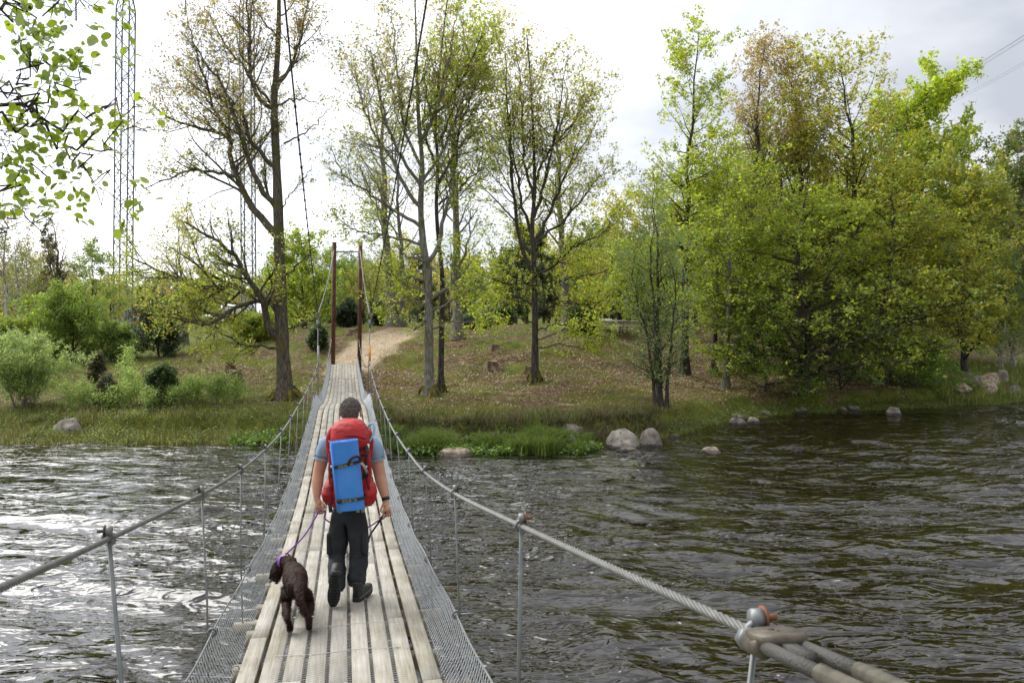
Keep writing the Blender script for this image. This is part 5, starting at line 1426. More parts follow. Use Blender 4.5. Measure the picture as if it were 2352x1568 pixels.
# broad leaved plants near the water
def herbs(name, label, n, xr, sr, seed, size=(0.05, 0.12), hr=(0.02, 0.28), cols=((3, (0.12, 0.20, 0.03)), (2, (0.17, 0.25, 0.045))), ncl=50, sd=0.2):
    rs = np.random.RandomState(seed)
    cl = rs.randint(0, ncl, n); CX = rs.uniform(*xr, ncl); CS = rs.uniform(*sr, ncl)
    X = CX[cl] + rs.normal(0, sd, n); Y = shore(X) + CS[cl] + rs.normal(0, sd, n)
    Z = np.maximum(gz(X, Y), 0) + rs.uniform(*hr, n) * np.exp(-((X - CX[cl]) / sd) ** 2 * 0.4)
    c = np.stack([X, Y, Z], -1)
    nrm = rs.normal(0, 0.55, (n, 3)) + UP; nrm /= np.linalg.norm(nrm, axis=1, keepdims=True)
    a = rs.normal(0, 1, (n, 3)); x = np.cross(a, nrm); x /= np.linalg.norm(x, axis=1, keepdims=True); y = np.cross(nrm, x)
    s = rs.uniform(*size, n)
    base = np.array([(0, 0, 0), (.45, .3, .08), (.35, .8, .03), (0, 1, -.08), (-.35, .8, .03), (-.45, .3, .08)])
    v = c[:, None] + (x[:, None] * base[None, :, 0:1] + y[:, None] * base[None, :, 1:2] + nrm[:, None] * base[None, :, 2:3]) * s[:, None, None]
    F = np.concatenate([np.array(f)[None] + (np.arange(n) * 6)[:, None] for f in ((0, 1, 2, 3), (0, 3, 4, 5))])
    pal = np.array([q[1] for q in cols]); w = np.array([q[0] for q in cols], float); w /= w.sum()
    cc = pal[rs.choice(len(pal), n, p=w)] * np.exp(rs.normal(0, 0.3, (n, 1)))
    return tag(add(name, npmesh(name, v.reshape(-1, 3), [F], [LEAF], col=np.repeat(cc, 6, 0))), label, kind='stuff')
herbs("water_plants", "broad-leaved green plants in the shallows right of the bridge", 9000, (-5.0, 2.8), (-0.4, 1.0), 1, ncl=90)
herbs("water_plants", "leafy plants at the waterline left of the bridge", 3500, (-10, -5.2), (-0.25, 0.9), 2, ncl=40)
herbs("bank_plants", "low leafy plants along the left shore", 12000, (-26, -9), (-0.1, 2.5), 3, size=(0.03, 0.08), ncl=120, sd=0.3, cols=((3, G1), (2, G2)))
herbs("bank_plants", "low bright plants beneath the rock pile and the wood's edge", 3500, (6, 27), (-0.05, 0.9), 4, size=(0.04, 0.1), ncl=90, sd=0.3, cols=((2, G1), (1, G3)))
# dry leaves
def litter(n, xr, sr, seed, label):
    rs = np.random.RandomState(seed)
    X = rs.uniform(*xr, n); S = rs.uniform(*sr, n); Y = shore(X) + S
    g = green_mask(X, Y) + 1.15 * (fbm(X * 0.9, Y * 0.9, 51) - 0.5)
    k = (rs.uniform(0, 1, n) > np.clip(g * 1.1, 0.05, 0.93)) & (rs.uniform(0, 1, n) < np.clip((fbm(X * 0.6, Y * 0.8, 141) - 0.38) * 5, 0.12, 1)) & (path_mask(X, Y) < 0.5); X = X[k]; Y = Y[k]; n = len(X)
    c = np.stack([X, Y, gz(X, Y) + 0.015], -1)
    nrm = rs.normal(0, 0.45, (n, 3)) + UP; nrm /= np.linalg.norm(nrm, axis=1, keepdims=True)
    a = rs.normal(0, 1, (n, 3)); x = np.cross(a, nrm); x /= np.linalg.norm(x, axis=1, keepdims=True); y = np.cross(nrm, x)
    s = rs.uniform(0.05, 0.11, n)
    base = LEAF_T['rhomb'][0]
    v = c[:, None] + (x[:, None] * base[None, :, 0:1] * 1.3 + y[:, None] * base[None, :, 1:2] + nrm[:, None] * base[None, :, 2:3]) * s[:, None, None]
    pal = np.array([(0.42, 0.33, 0.22), (0.30, 0.21, 0.12), (0.20, 0.13, 0.07), (0.55, 0.47, 0.36)])
    cc = pal[rs.choice(4, n, p=[.35, .3, .2, .15])]
    return tag(add("leaf_litter", npmesh("leaf_litter", v.reshape(-1, 3), [np.arange(4 * n).reshape(-1, 4)], [GRASSM], col=np.repeat(cc, 4, 0))), label, kind='stuff')
litter(75000, (-7, 20), (1.2, 19), 1, "dry oak leaves strewn over the slope")
litter(12000, (-20, -8), (3.5, 13), 2, "dry leaves on the slope left of the bridge")
blades("moss", "golden and green moss tufts on the slope", 38000, (-6.5, 14), (1.5, 16), 1.0, (0.03, 0.10), (0.012, 0.022), [(3, (0.21, 0.19, 0.035)), (3, (0.15, 0.165, 0.03)), (1, (0.28, 0.20, 0.05))], 21, segs=1, clump=(240, 0.30), lean=0.7)
blades("moss", "moss tufts on the slope left of the bridge", 9000, (-19, -9), (3, 13), 1.0, (0.03, 0.10), (0.012, 0.022), [(3, (0.20, 0.19, 0.04)), (3, (0.15, 0.17, 0.035))], 22, segs=1, clump=(110, 0.35), lean=0.7)
# pebbles on the sandy path
def pebbles():
    rs = np.random.RandomState(19); n = 1500
    X = rs.uniform(-12, -3.5, n); Y = rs.uniform(38.5, 47, n); k = path_mask(X, Y) > 0.3; X = X[k]; Y = Y[k]; n = len(X)
    c = np.stack([X, Y, gz(X, Y)], -1); s = rs.uniform(0.02, 0.06, n)
    o_ = np.array([(1, 0, 0), (0, 1, 0), (-1, 0, 0), (0, -1, 0), (0, 0, .7)])
    v = c[:, None] + o_[None] * s[:, None, None] * rs.uniform(.7, 1.3, (n, 5, 1)); i = np.arange(n)[:, None] * 5
    f = np.concatenate([i + np.array([[a, b, 4]]) for a, b in ((0, 1), (1, 2), (2, 3), (3, 0))])
    cc = np.repeat(np.array([(0.5, 0.45, 0.38), (0.6, 0.57, 0.52), (0.35, 0.28, 0.2)])[rs.choice(3, n)], 5, 0)
    tag(add("gravel", npmesh("gravel", v.reshape(-1, 3), [f], [GRASSM], col=cc)), "small stones on the sandy path", kind='stuff')
pebbles()

# ================================================================ power line
PYL = mat("galvanised_lattice", (0.15, 0.16, 0.18), 0.6, metal=0.3)
GLASSI = mat("insulator_brown", (0.07, 0.05, 0.045), 0.4)
def pylon():
    Yp = 130.0
    bx = P(280, 755, Yp); base = Vector((bx.x, Yp, float(gz(bx.x, Yp)) - 0.3))
    root = empty("transmission_pylon", tuple(base), "twin-mast lattice power pylon on the meadow, its crossarm above the picture", "power pylon")
    TOPZ = P(290, -60, Yp).z - base.z
    mats_ = []
    for mi, (xb, xt, mw) in enumerate(((281, 290, 1.02), (572, 566, 1.0))):
        Ym = Yp if mi == 0 else Yp + 22
        b = P(xb, 755, Ym); t = P(xt, -60, Ym)
        b = Vector((b.x, Ym, float(gz(b.x, Ym)) - 0.2)); Hm = t.z - b.z
        mb = MB(); hw = mw
        def corner(i, z):
            s = 1.0 if z < Hm * 0.9 else 1 - (z - Hm * 0.9) / (Hm * 0.1) * 0.8
            c = Vector((b.x + (t.x - b.x) * z / Hm, Ym, b.z + z)) - base
            a = [(-1, -1), (1, -1), (1, 1), (-1, 1)][i]
            return tuple(c + Vector((a[0] * hw * s, a[1] * hw * s, 0)))
        N_ = 28
        for i in range(4):
            mb.tube([corner(i, Hm * k / 40) for k in range(41)], 0.13, 4)
        for k in range(N_):
            z0, z1 = Hm * k / N_, Hm * (k + 1) / N_
            for i in range(4):
                j = (i + 1) % 4
                if k % 2: mb.tube([corner(i, z0), corner(j, z1)], 0.075, 3, False)
                else: mb.tube([corner(j, z0), corner(i, z1)], 0.075, 3, False)
                mb.tube([corner(i, z1), corner(j, z1)], 0.05, 3, False)
                if k < 2: mb.tube([corner(i, z0), corner(j, z1)], 0.09, 4, False); mb.tube([corner(j, z0), corner(i, z1)], 0.09, 4, False)
        mb.build("lattice_mast", PYL, root)
        mats_.append((b, t))
    A = P(150, -62, Yp) - base; B = P(716, -62, Yp + 30) - base
    mb = MB()
    for dz in (0, 1.6):
        for dy in (-0.6, 0.6):
            mb.tube([tuple(A + Vector((0, dy, dz))), tuple(B + Vector((0, dy, dz)))], 0.09, 4)
    for k in range(30):
        a = A.lerp(B, k / 30); c = A.lerp(B, (k + 1) / 30)
        for dy in (-0.6, 0.6): mb.tube([tuple(a + Vector((0, dy, 0))), tuple(c + Vector((0, dy, 1.6)))], 0.05, 3, False)
    mb.build("crossarm", PYL, root)
    ends = []
    for x, yb in ((175, 47), (427, 36), (694, 4)):
        q = (x - 150) / (716 - 150)
        a = A.lerp(B, q); bot = P(x, yb, Yp + 30 * q) - base
        a = Vector((bot.x, bot.y, a.z))
        n = int((a.z - bot.z) / 0.28)
        pts = [a.lerp(bot, i / (n * 2)) for i in range(n * 2 + 1)]
        rad = [0.07 if i % 2 else 0.20 for i in range(n * 2 + 1)]
        mb = MB(); mb.tube([tuple(p) for p in pts], rad, 6); mb.build("insulator_string", GLASSI, root)
        ends.append(bot + base)
    for (b, t), sx in ((mats_[0], -1), (mats_[0], 1), (mats_[1], 1)):
        top = t - base; gnd = Vector((b.x + sx * 16, b.y + 14, 0)) - Vector((base.x, base.y, 0)); gnd.z = 0.2
        mb = MB(); mb.tube([tuple(top), tuple(gnd)], 0.008, 3); mb.build("guy_wire", PYL, root)
    return ends
ends = pylon()
WIRE = mat("aluminium_line", (0.26, 0.27, 0.28), 0.6, metal=0.3)
for i, e in enumerate(ends):
    far = [Vector((66, 26, CAMH + 52)), Vector((72, 32, CAMH + 56)), Vector((80, 40, CAMH + 58))][i]
    root = empty("power_line", tuple(e), ["pair of power lines from the leftmost insulator of the pylon", "pair of power lines from the middle insulator of the pylon", "pair of power lines from the rightmost insulator of the pylon"][i], "power line", "power lines sagging from the pylon across the river")
    for d in (-0.22, 0.22):
        pts = []
        for t in np.linspace(0, 1, 60):
            p = e.lerp(far, t); p.z -= 4 * 44.0 * t * (1 - t); pts.append(tuple(p - e + Vector((d, d, 0))))
        mb = MB(); mb.tube(pts, 0.011, 3); mb.build("conductor", WIRE, root)

# ================================================================ buildings on the meadow
REDW = mat("falu_red_boards", (0.42, 0.075, 0.05), 0.85, var=0.15, vscale=1.5)
WHITEW = mat("white_paint", (0.78, 0.78, 0.76), 0.6)
ROOFM = mat("pale_sheet_roof", (0.72, 0.75, 0.80), 0.45, spec=0.5)
YEL = mat("yellow_boards", (0.55, 0.34, 0.07), 0.85)
TILE = mat("clay_tile_roof", (0.14, 0.055, 0.04), 0.9)
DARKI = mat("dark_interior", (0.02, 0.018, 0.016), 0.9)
GLS = mat("window_glass", (0.05, 0.06, 0.07), 0.1, spec=0.8)
def house(name, label, cat, x0, x1, yb, Y, wall_h, roof_h, depth, wm, rm, gable=False, doors=1, wins=2, roofx=0.5):
    a = P(x0, yb, Y); c = P(x1, yb, Y); z = float(gz((a.x + c.x) / 2, Y)) - 0.1
    W = c.x - a.x; root = empty(name, ((a.x + c.x) / 2, Y, z), label, cat)
    mb = MB(); mb.box((0, depth / 2, wall_h / 2), (W, depth, wall_h))
    if gable:
        mb.add([(-W / 2, 0, wall_h + .001), (W / 2, 0, wall_h + .001), (0, 0, wall_h + roof_h), (-W / 2, depth, wall_h + .001), (W / 2, depth, wall_h + .001), (0, depth, wall_h + roof_h)], [(0, 1, 2), (3, 5, 4), (0, 3, 4, 1)])
    mb.build("wall", wm, root)
    mb = MB(); o = roofx; th = 0.25
    if gable: prof = [(-W / 2 - o, wall_h - o * roof_h / W * 2), (0, wall_h + roof_h), (W / 2 + o, wall_h - o * roof_h / W * 2)]
    if gable:
        V = [(p[0], y, p[1] + d + 0.02) for d in (0, th) for y in (-o, depth + o) for p in prof]
        F = [(0, 1, 4, 3), (1, 2, 5, 4), (6, 9, 10, 7), (7, 10, 11, 8), (0, 6, 7, 1), (1, 7, 8, 2), (3, 4, 10, 9), (4, 5, 11, 10), (0, 3, 9, 6), (2, 8, 11, 5)]
    else:
        prof = [(-o, wall_h - 0.2), (depth / 2, wall_h + roof_h), (depth + o, wall_h - 0.2)]
        V = [(x, p[0], p[1] + d + 0.02) for d in (0, th) for x in (-W / 2 - o, W / 2 + o) for p in prof]
        F = [(0, 3, 4, 1), (1, 4, 5, 2), (6, 7, 10, 9), (7, 8, 11, 10), (0, 6, 9, 3), (2, 5, 11, 8), (0, 1, 7, 6), (1, 2, 8, 7), (3, 9, 10, 4), (4, 10, 11, 5)]
    mb.add(V, F); mb.build("roof", rm, root)
    for i in range(wins):
        xx = -W / 2 + W * (i + 0.7) / (wins + 0.6)
        mb = MB(); mb.box((xx, -0.03, wall_h * 0.55), (1.1, 0.1, 1.2)); w_ = mb.build("window", WHITEW, root)
        mb = MB(); mb.box((xx, -0.09, wall_h * 0.55), (0.85, 0.04, 0.95)); mb.build("pane", GLS, w_)
    for i in range(doors):
        mb = MB(); mb.box((W * 0.32, -0.04, 1.05), (1.2, 0.1, 2.1)); mb.build("door", WHITEW, root)
    return root
house("barn", "long red barn with a pale metal roof beyond the meadow, behind the big oak", "barn", 553, 706, 742, 190, 2.8, 2.6, 12, REDW, ROOFM, wins=3, roofx=0.4)
house("red_house", "low red cottage left of the barn, seen below the oak's limbs", "house", 505, 566, 742, 178, 2.7, 1.8, 6, REDW, mat("grey_roof", (0.42, 0.42, 0.42), 0.7), wins=2)
house("yellow_house", "yellow gabled house right of the pylon's foot", "house", 300, 337, 742, 185, 2.6, 1.9, 6, YEL, TILE, gable=True, wins=2, doors=0, roofx=0.3)
# caravan
def caravan():
    a = P(489, 742, 172); z = float(gz(a.x, 172)); root = empty("caravan", (a.x, 172, z), "white caravan parked at the left end of the red cottage", "caravan")
    V, F = loft([(Vector((x, 0, 1.3)), (0, 1, 0), (0, 0, 1), 0.95 * k, 0.95 * k, 5) for x, k in ((-2.0, 0.8), (-1.9, 0.98), (0, 1), (1.9, 0.98), (2.0, 0.82))], 20)
    mb = MB(); mb.add(V, F); mb.build("body", WHITEW, root, smooth=False)
    mb = MB(); mb.box((-0.6, -0.965, 1.5), (1.2, 0.03, 0.55)); mb.build("window", GLS, root)
    mb = MB(); mb.tube([(0, -0.99, 0.35), (0, -0.8, 0.35)], 0.35, 12); mb.build("wheel", DARKI, root)
caravan()
# red shelter on the knoll
def shelter():
    Y = 72; a = P(1368, 735, Y); z = P(1368, 722, Y).z - 2.0; root = empty("picnic_shelter", (a.x, Y, z), "open red wooden shelter with tiled roof behind the narrow juniper", "shelter")
    H = 1.8
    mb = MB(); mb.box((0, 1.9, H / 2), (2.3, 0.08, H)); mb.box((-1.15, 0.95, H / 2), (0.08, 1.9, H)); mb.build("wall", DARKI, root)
    mb = MB(); mb.box((1.15, 0.95, H / 2), (0.10, 1.9, H)); mb.build("side_wall", REDW, root)
    mb = MB(); mb.box((1.1, -0.04, H / 2), (0.20, 0.08, H)); mb.build("corner_board", REDW, root)
    mb = MB(); mb.box((0, -0.03, H - 0.1), (2.3, 0.06, 0.22)); mb.build("fascia_board", REDW, root)
    mb = MB(); mb.box((0, -0.03, 0.12), (2.3, 0.06, 0.14)); mb.build("sill_board", REDW, root)
    Mx = Matrix.Rotation(R(14), 3, 'X')
    mb = MB(); mb.box((0, 0.75, H + 0.12), (2.75, 2.3, 0.07), Mx)
    for i in range(13): mb.box((-1.3 + i * 0.217, 0.75, H + 0.165), (0.09, 2.3, 0.05), Mx)
    mb.build("roof", TILE, root)
shelter()
CONC = mat("pale_stone_slab", (0.52, 0.50, 0.46), 0.85, var=0.15, vscale=3)
p = P(1386, 745, 49); z = float(gz(p.x, 49))
mb = MB(); mb.box((0, 0, 0.28), (0.95, 0.6, 0.7)); tag(mb.build("stone_block", WHITEW, None, loc=(p.x, 49, z)), "white block in front of the red shelter", "block")
for (x, Y, lab, rz) in ((1412, 48.5, "pale picnic table right of the white block", 0.1), (1448, 49.5, "second picnic table, further right under the saplings", -0.15), (1702, 49, "picnic table glimpsed through the wood's edge", 0.2)):
    p = P(x, 745, Y); z = float(gz(p.x, Y)); root = empty("picnic_table", (p.x, Y, z), lab, "picnic table"); root.rotation_euler.z = rz
    for i in range(4):
        mb = MB(); mb.box((0, -0.3 + i * 0.2, 0.74), (1.7, 0.17, 0.05)); mb.build("tabletop_board", CONC, root)
    for s in (-1, 1):
        mb = MB(); mb.box((0, s * 0.75, 0.44), (1.7, 0.26, 0.05)); mb.build("bench_board", CONC, root)
        mb = MB(); mb.box((s * 0.6, 0, 0.40), (0.08, 1.5, 0.08)); mb.tube([(s * 0.6, -0.65, 0), (s * 0.6, -0.25, 0.72)], 0.045, 4); mb.tube([(s * 0.6, 0.65, 0), (s * 0.6, 0.25, 0.72)], 0.045, 4); mb.build("leg_frame", WOOD_DARK, root)
# plank leaning behind the knoll
a = P(1096, 730, 55); c = P(1131, 716, 55); m_ = (a + c) / 2
mb = MB(); mb.box((0, 0, 0), ((c - a).length, 0.25, 0.07), (c - a).to_track_quat('X', 'Z').to_matrix())
o = mb.build("board", CONC, None, loc=tuple(m_))
mb2 = MB(); 
for q in (a, c): mb2.tube([tuple(Vector((q.x, 55, float(gz(q.x, 55)) - 0.1)) - m_), tuple(q - m_)], 0.05, 6)
lg = mb2.build("leg", WOOD_DARK, None); lg.parent = o
tag(o, "weathered plank propped slantwise beyond the knoll between the oaks", "plank")

# ================================================================ the walker, his pack and the dog
SKIN = mat("skin", (0.52, 0.27, 0.18), 0.55, spec=0.3, col2=(0.60, 0.34, 0.24), vscale=9, bump=0.1, bscale=60)
HAIRM = mat("greying_hair", (0.10, 0.085, 0.075), 0.85, spec=0.1, col2=(0.28, 0.26, 0.24), vscale=55, bump=0.9, bscale=190)
SHIRT = mat("light_blue_tshirt", (0.20, 0.30, 0.42), 0.9, spec=0.1, col2=(0.27, 0.37, 0.49), vscale=4, bump=0.35, bscale=9)
TROU = mat("dark_grey_trousers", (0.012, 0.013, 0.016), 0.75, spec=0.35, col2=(0.028, 0.030, 0.035), vscale=5, bump=0.8, bscale=11)
BOOT = mat("dark_boot_leather", (0.016, 0.016, 0.017), 0.55, var=0.4, vscale=12, bump=0.4, bscale=50)
SOLE = mat("boot_sole", (0.012, 0.012, 0.012), 0.7)
SOLER = mat("boot_midsole", (0.10, 0.10, 0.10), 0.6)
RED = mat("red_pack_fabric", (0.27, 0.010, 0.012), 0.6, spec=0.35, col2=(0.44, 0.018, 0.019), vscale=3.5, bump=1.0, bscale=11)  # darker red patches put the shade of creases into the colour
REDD = mat("dark_red_webbing", (0.24, 0.010, 0.012), 0.7)
FOAM = mat("blue_foam", (0.055, 0.22, 0.62), 0.75, spec=0.25, col2=(0.075, 0.26, 0.68), vscale=5, bump=0.15, bscale=60)
FOAME = mat("blue_foam_edge", (0.10, 0.30, 0.72), 0.8)
BLK = mat("black_webbing", (0.014, 0.014, 0.015), 0.6)
GREYF = mat("grey_strap", (0.30, 0.30, 0.29), 0.7)
YELP = mat("yellow_print", (0.50, 0.36, 0.09), 0.7)
HOSE = mat("pale_blue_drink_tube", (0.20, 0.48, 0.72), 0.3, spec=0.6)
PURP = mat("purple_leash_webbing", (0.20, 0.055, 0.36), 0.6)
DPURP = mat("dark_leash_webbing", (0.035, 0.012, 0.045), 0.6)
CHROME = mat("metal_buckle", (0.6, 0.6, 0.6), 0.3, metal=0.9)

def skinned(name, pts, radii, edges, sub=2, root=0, smooth=True):
    """one continuous surface grown round a skeleton; returns mesh with modifiers applied"""
    me = bpy.data.meshes.new(name + "_skeleton")
    me.from_pydata([tuple(p) for p in pts], edges, [])
    o = bpy.data.objects.new(name + "_skeleton", me); COL.objects.link(o)
    m = o.modifiers.new("s", 'SKIN'); m.use_smooth_shade = True; m.branch_smoothing = 0.6
    lay = me.skin_vertices[0].data
    for i, r in enumerate(radii):
        lay[i].radius = (r, r) if np.isscalar(r) else tuple(r)
        lay[i].use_root = (i == root)
    if sub: 
        ss = o.modifiers.new("u", 'SUBSURF'); ss.levels = sub; ss.render_levels = sub
    dg = bpy.context.evaluated_depsgraph_get(); dg.update()
    out = bpy.data.meshes.new_from_object(o.evaluated_get(dg))
    out.name = name
    bpy.data.objects.remove(o); bpy.data.meshes.remove(me)
    for f in out.polygons: f.use_smooth = smooth
    return out
def setv(me, fn):
    for v in me.vertices: v.co = fn(v.co)
    me.update()
class Skel:
    def __init__(s): s.p = []; s.r = []; s.e = []; s.n = {}
    def chain(s, pts, start=None):
        last = start
        for q in pts:
            nm, p, r = q
            s.p.append(Vector(p)); s.r.append(r); i = len(s.p) - 1
            if nm: s.n[nm] = i
            if last is not None: s.e.append((last, i))
            last = i
        return last

Yf = 6.92
footz = deck_z(6.95)
man_root = empty("person", tuple(dk(0.02, 6.95)), "man in light blue T-shirt and dark trousers, seen from behind, walking on the bridge", "person")
MO = man_root.location.copy()
def Q(x, y, Y): return P(x, y, Y)
# joints
pel = Q(800, 1168, 7.0); wst = Q(801, 1120, 7.02); cst = Q(802, 1060, 7.04); shb = Q(803, 1010, 7.05); nk = Q(804, 985, 7.07); hd0 = Q(805, 962, 7.08); hd1 = Q(805, 936, 7.08)
Lsh, Lel, Lwr = Q(750, 1014, 7.03), Q(731, 1088, 7.0), Q(727, 1146, 6.93)
Rsh, Rel, Rwr = Q(857, 1014, 7.03), Q(872, 1090, 7.02), Q(887, 1150, 6.96)
Lhip, Lkn, Lan, Lto = Q(779, 1190, 7.0), Q(774, 1278, 7.02), Q(776, 1360, 6.74), None
Rhip, Rkn, Ran = Q(821, 1190, 7.0), Q(824, 1278, 6.99), None
Rheel = dk(0, 6.82); Rheel.x = Q(819, 1384, 6.82).x
Ran = Rheel + Vector((0.0, 0.03, 0.115))
S = Skel()
S.chain([('pel', pel + Vector((0, 0, 0.03)), 0.085), ('wst', wst, 0.10), ('cst', cst, 0.15), ('shb', shb, 0.10), ('nk', nk, 0.062), ('nk2', Q(804.5, 974, 7.07), 0.058), ('hd0', hd0, 0.066), (None, Q(805, 950, 7.085), 0.082), ('hd1', hd1, 0.078), (None, Q(805, 925, 7.08), 0.055)])
def arm(sh, el, wr, side, hand_dir, px):
    i = S.chain([(None, sh, 0.058), (None, sh.lerp(el, 0.35), 0.062), (None, sh.lerp(el, 0.75), 0.058), (None, el, 0.052), (None, el.lerp(wr, 0.3), 0.055), (None, el.lerp(wr, 0.75), 0.040), (None, wr, 0.031), (None, wr + hand_dir * 0.035, 0.033), (None, wr + hand_dir * 0.075, 0.036)], S.n['shb'])
    palm = wr + hand_dir * 0.085
    x = px
    nrm = x.cross(hand_dir).normalized()         # towards the viewer
    for k, (o_, ln) in enumerate(((-0.030, 0.034), (-0.010, 0.038), (0.010, 0.036), (0.029, 0.028))):
        a = palm + x * o_
        b = a + hand_dir * ln * 0.9 + nrm * 0.006
        c = b + hand_dir * ln * 0.25 - nrm * ln * 0.75
        d = c - hand_dir * ln * 0.6 - nrm * ln * 0.25
        S.chain([(None, a, 0.0125), (None, b, 0.0105), (None, c, 0.0095), (None, d, 0.0085)], i)
    # thumb from the side of the palm near its base
    t0 = wr + hand_dir * 0.03 - x * 0.018
    S.chain([(None, t0 - x * 0.02 + hand_dir * 0.01, 0.0125), (None, t0 - x * 0.034 + hand_dir * 0.04, 0.0105), (None, t0 - x * 0.026 + hand_dir * 0.064 - nrm * 0.01, 0.009)], i - 1)
    return palm + hand_dir * 0.03
LH = arm(Lsh, Lel, Lwr, -1, Vector((0.28, -0.12, -0.95)).normalized(), Vector((-0.93, 0.15, -0.3)).normalized())
RH = arm(Rsh, Rel, Rwr, 1, Vector((0.10, -0.15, -0.98)).normalized(), Vector((0.9, 0.35, 0.05)).normalized())
for hip, kn, an, toe in ((Lhip, Lkn, Lan, Q(767, 1398, 6.78)), (Rhip, Rkn, Ran, Rheel + Vector((0.07, 0.2, 0.05)))):
    S.chain([(None, hip, 0.07), (None, hip.lerp(kn, 0.5), 0.06), (None, kn, 0.05), (None, kn.lerp(an, 0.35), 0.048), (None, kn.lerp(an, 0.75), 0.036)], S.n['pel'])
body = skinned("body", [p - MO for p in S.p], S.r, S.e, 2)
hc = Q(805, 944, 7.08) - MO
def headfix(c):
    d = c - hc
    if d.z > -0.10 and abs(d.x) < 0.13:
        # narrower than deep, a little jaw, flattened back of the neck
        k = min(1, (d.z + 0.10) / 0.08)
        c = Vector((hc.x + d.x * (1 - 0.04 * k), hc.y + d.y * (1 + 0.18 * k), c.z))
    return c
setv(body, headfix)
body.materials.append(SKIN)
add("body", body, man_root)
# ears, nose, brow, eyes on the far side of the head (turned away from the camera)
for s in (-1, 1):
    V, F = loft([(hc + Vector((s * (0.078 + 0.014 * t), 0.005, -0.008 + 0.0)), (0, 1, 0.15), (0, -0.15, 1), 0.020 * (1 - 0.3 * abs(t - .5)), 0.033 * (1 - 0.25 * abs(t - .5)), 2.2) for t in (0, 0.5, 1.0)], 14)
    mb = MB(); mb.add([tuple(Vector(v) + Vector((s * 0.006, -0.012, -0.012))) for v in V], F); mb.build("ear", SKIN, man_root, smooth=True)
    mb = MB(); V, F = loft([(hc + Vector((s * 0.032, 0.095 + 0.004 * t, 0.0)), (1, 0, 0), (0, 0, 1), 0.012 * math.sqrt(1 - t * t * .9), 0.007 * math.sqrt(1 - t * t * .9), 2) for t in (0, .5, 1)], 10); mb.add(V, F); mb.build("eye", WHITEP, man_root, smooth=True)
V, F = loft([(hc + Vector((0, 0.098 + 0.022 * t, 0.0 - 0.038 * t)), (1, 0, 0), (0, 0.4, 1), 0.010 + 0.008 * t, 0.012, 2) for t in (0, .5, .9, 1.1)], 10)
mb = MB(); mb.add(V, F); mb.build("nose", SKIN, man_root, smooth=True)
V, F = loft([(hc + Vector((0, 0.10, -0.066 + 0.01 * t)), (1, 0, 0), (0, 1, 0), 0.024, 0.008, 2) for t in (-.5, 0, .5)], 10)
mb = MB(); mb.add(V, F); mb.build("mouth", mat("lips", (0.42, 0.16, 0.13), 0.5), man_root, smooth=True)
# hair: a cap over the back and top of the skull, cut short at the neck and round the ears
bm = bmesh.new(); bmesh.ops.create_icosphere(bm, subdivisions=5, radius=1)
dele = []
for v in bm.verts:
    p = v.co
    low = -0.55 if p.y < 0 else -0.05 + 0.55 * p.y
    if abs(p.x) > 0.75 and p.z < -0.12 and p.y > -0.35: dele.append(v)
    elif p.z < low or (p.y > 0.72 and p.z < 0.45): dele.append(v)
bmesh.ops.delete(bm, geom=dele, context='VERTS')
for v in bm.verts:
    p = v.co.copy()
    n_ = 1 + 0.03 * mnoise.noise(p * 9) + 0.02 * mnoise.noise(p * 30)
    w = 0.0865 * (1 - 0.06 * max(0, -p.z))
    v.co = Vector((p.x * w * n_, p.y * 0.105 * n_ + 0.003, p.z * 0.104 * n_ + 0.006)) + hc
me = bpy.data.meshes.new("hair"); bm.to_mesh(me); bm.free(); me.materials.append(HAIRM)
for f in me.polygons: f.use_smooth = True
add("hair", me, man_root)
# short hairs standing off the cap
rs = np.random.RandomState(2)
co = np.array([tuple(v.co) for v in me.vertices]); n = 9000
ci = rs.randint(0, len(co), n); c = co[ci] + rs.normal(0, 0.003, (n, 3)); dr = co[ci] - np.array(tuple(hc)); dr /= np.linalg.norm(dr, axis=1, keepdims=True)
dr = dr + np.array([0, -.25, -.5]) * 0.7 + rs.normal(0, 0.25, (n, 3)); dr /= np.linalg.norm(dr, axis=1, keepdims=True)
sd_ = np.cross(dr, rs.normal(0, 1, (n, 3))); sd_ /= np.linalg.norm(sd_, axis=1, keepdims=True)
v = np.stack([c - sd_ * 0.0008, c + sd_ * 0.0008, c + dr * rs.uniform(0.006, 0.013, (n, 1))], 1)
hcol = np.array([(0.08, 0.065, 0.055), (0.42, 0.40, 0.38), (0.19, 0.155, 0.135)])[rs.choice(3, n, p=[.45, .3, .25])]
HS = mat("hair_strand", (0.05, 0.04, 0.035), 0.6)
_nt = HS.node_tree; _a = _nt.nodes.new("ShaderNodeAttribute"); _a.attribute_name = "tint"; _nt.links.new(_a.outputs['Color'], _nt.nodes['Principled BSDF'].inputs['Base Color'])
o = add("hair_strands", npmesh("hair_strands", v.reshape(-1, 3), [np.arange(3 * n).reshape(-1, 3)], [HS], col=np.repeat(hcol, 3, 0)), man_root); o['kind'] = 'stuff'
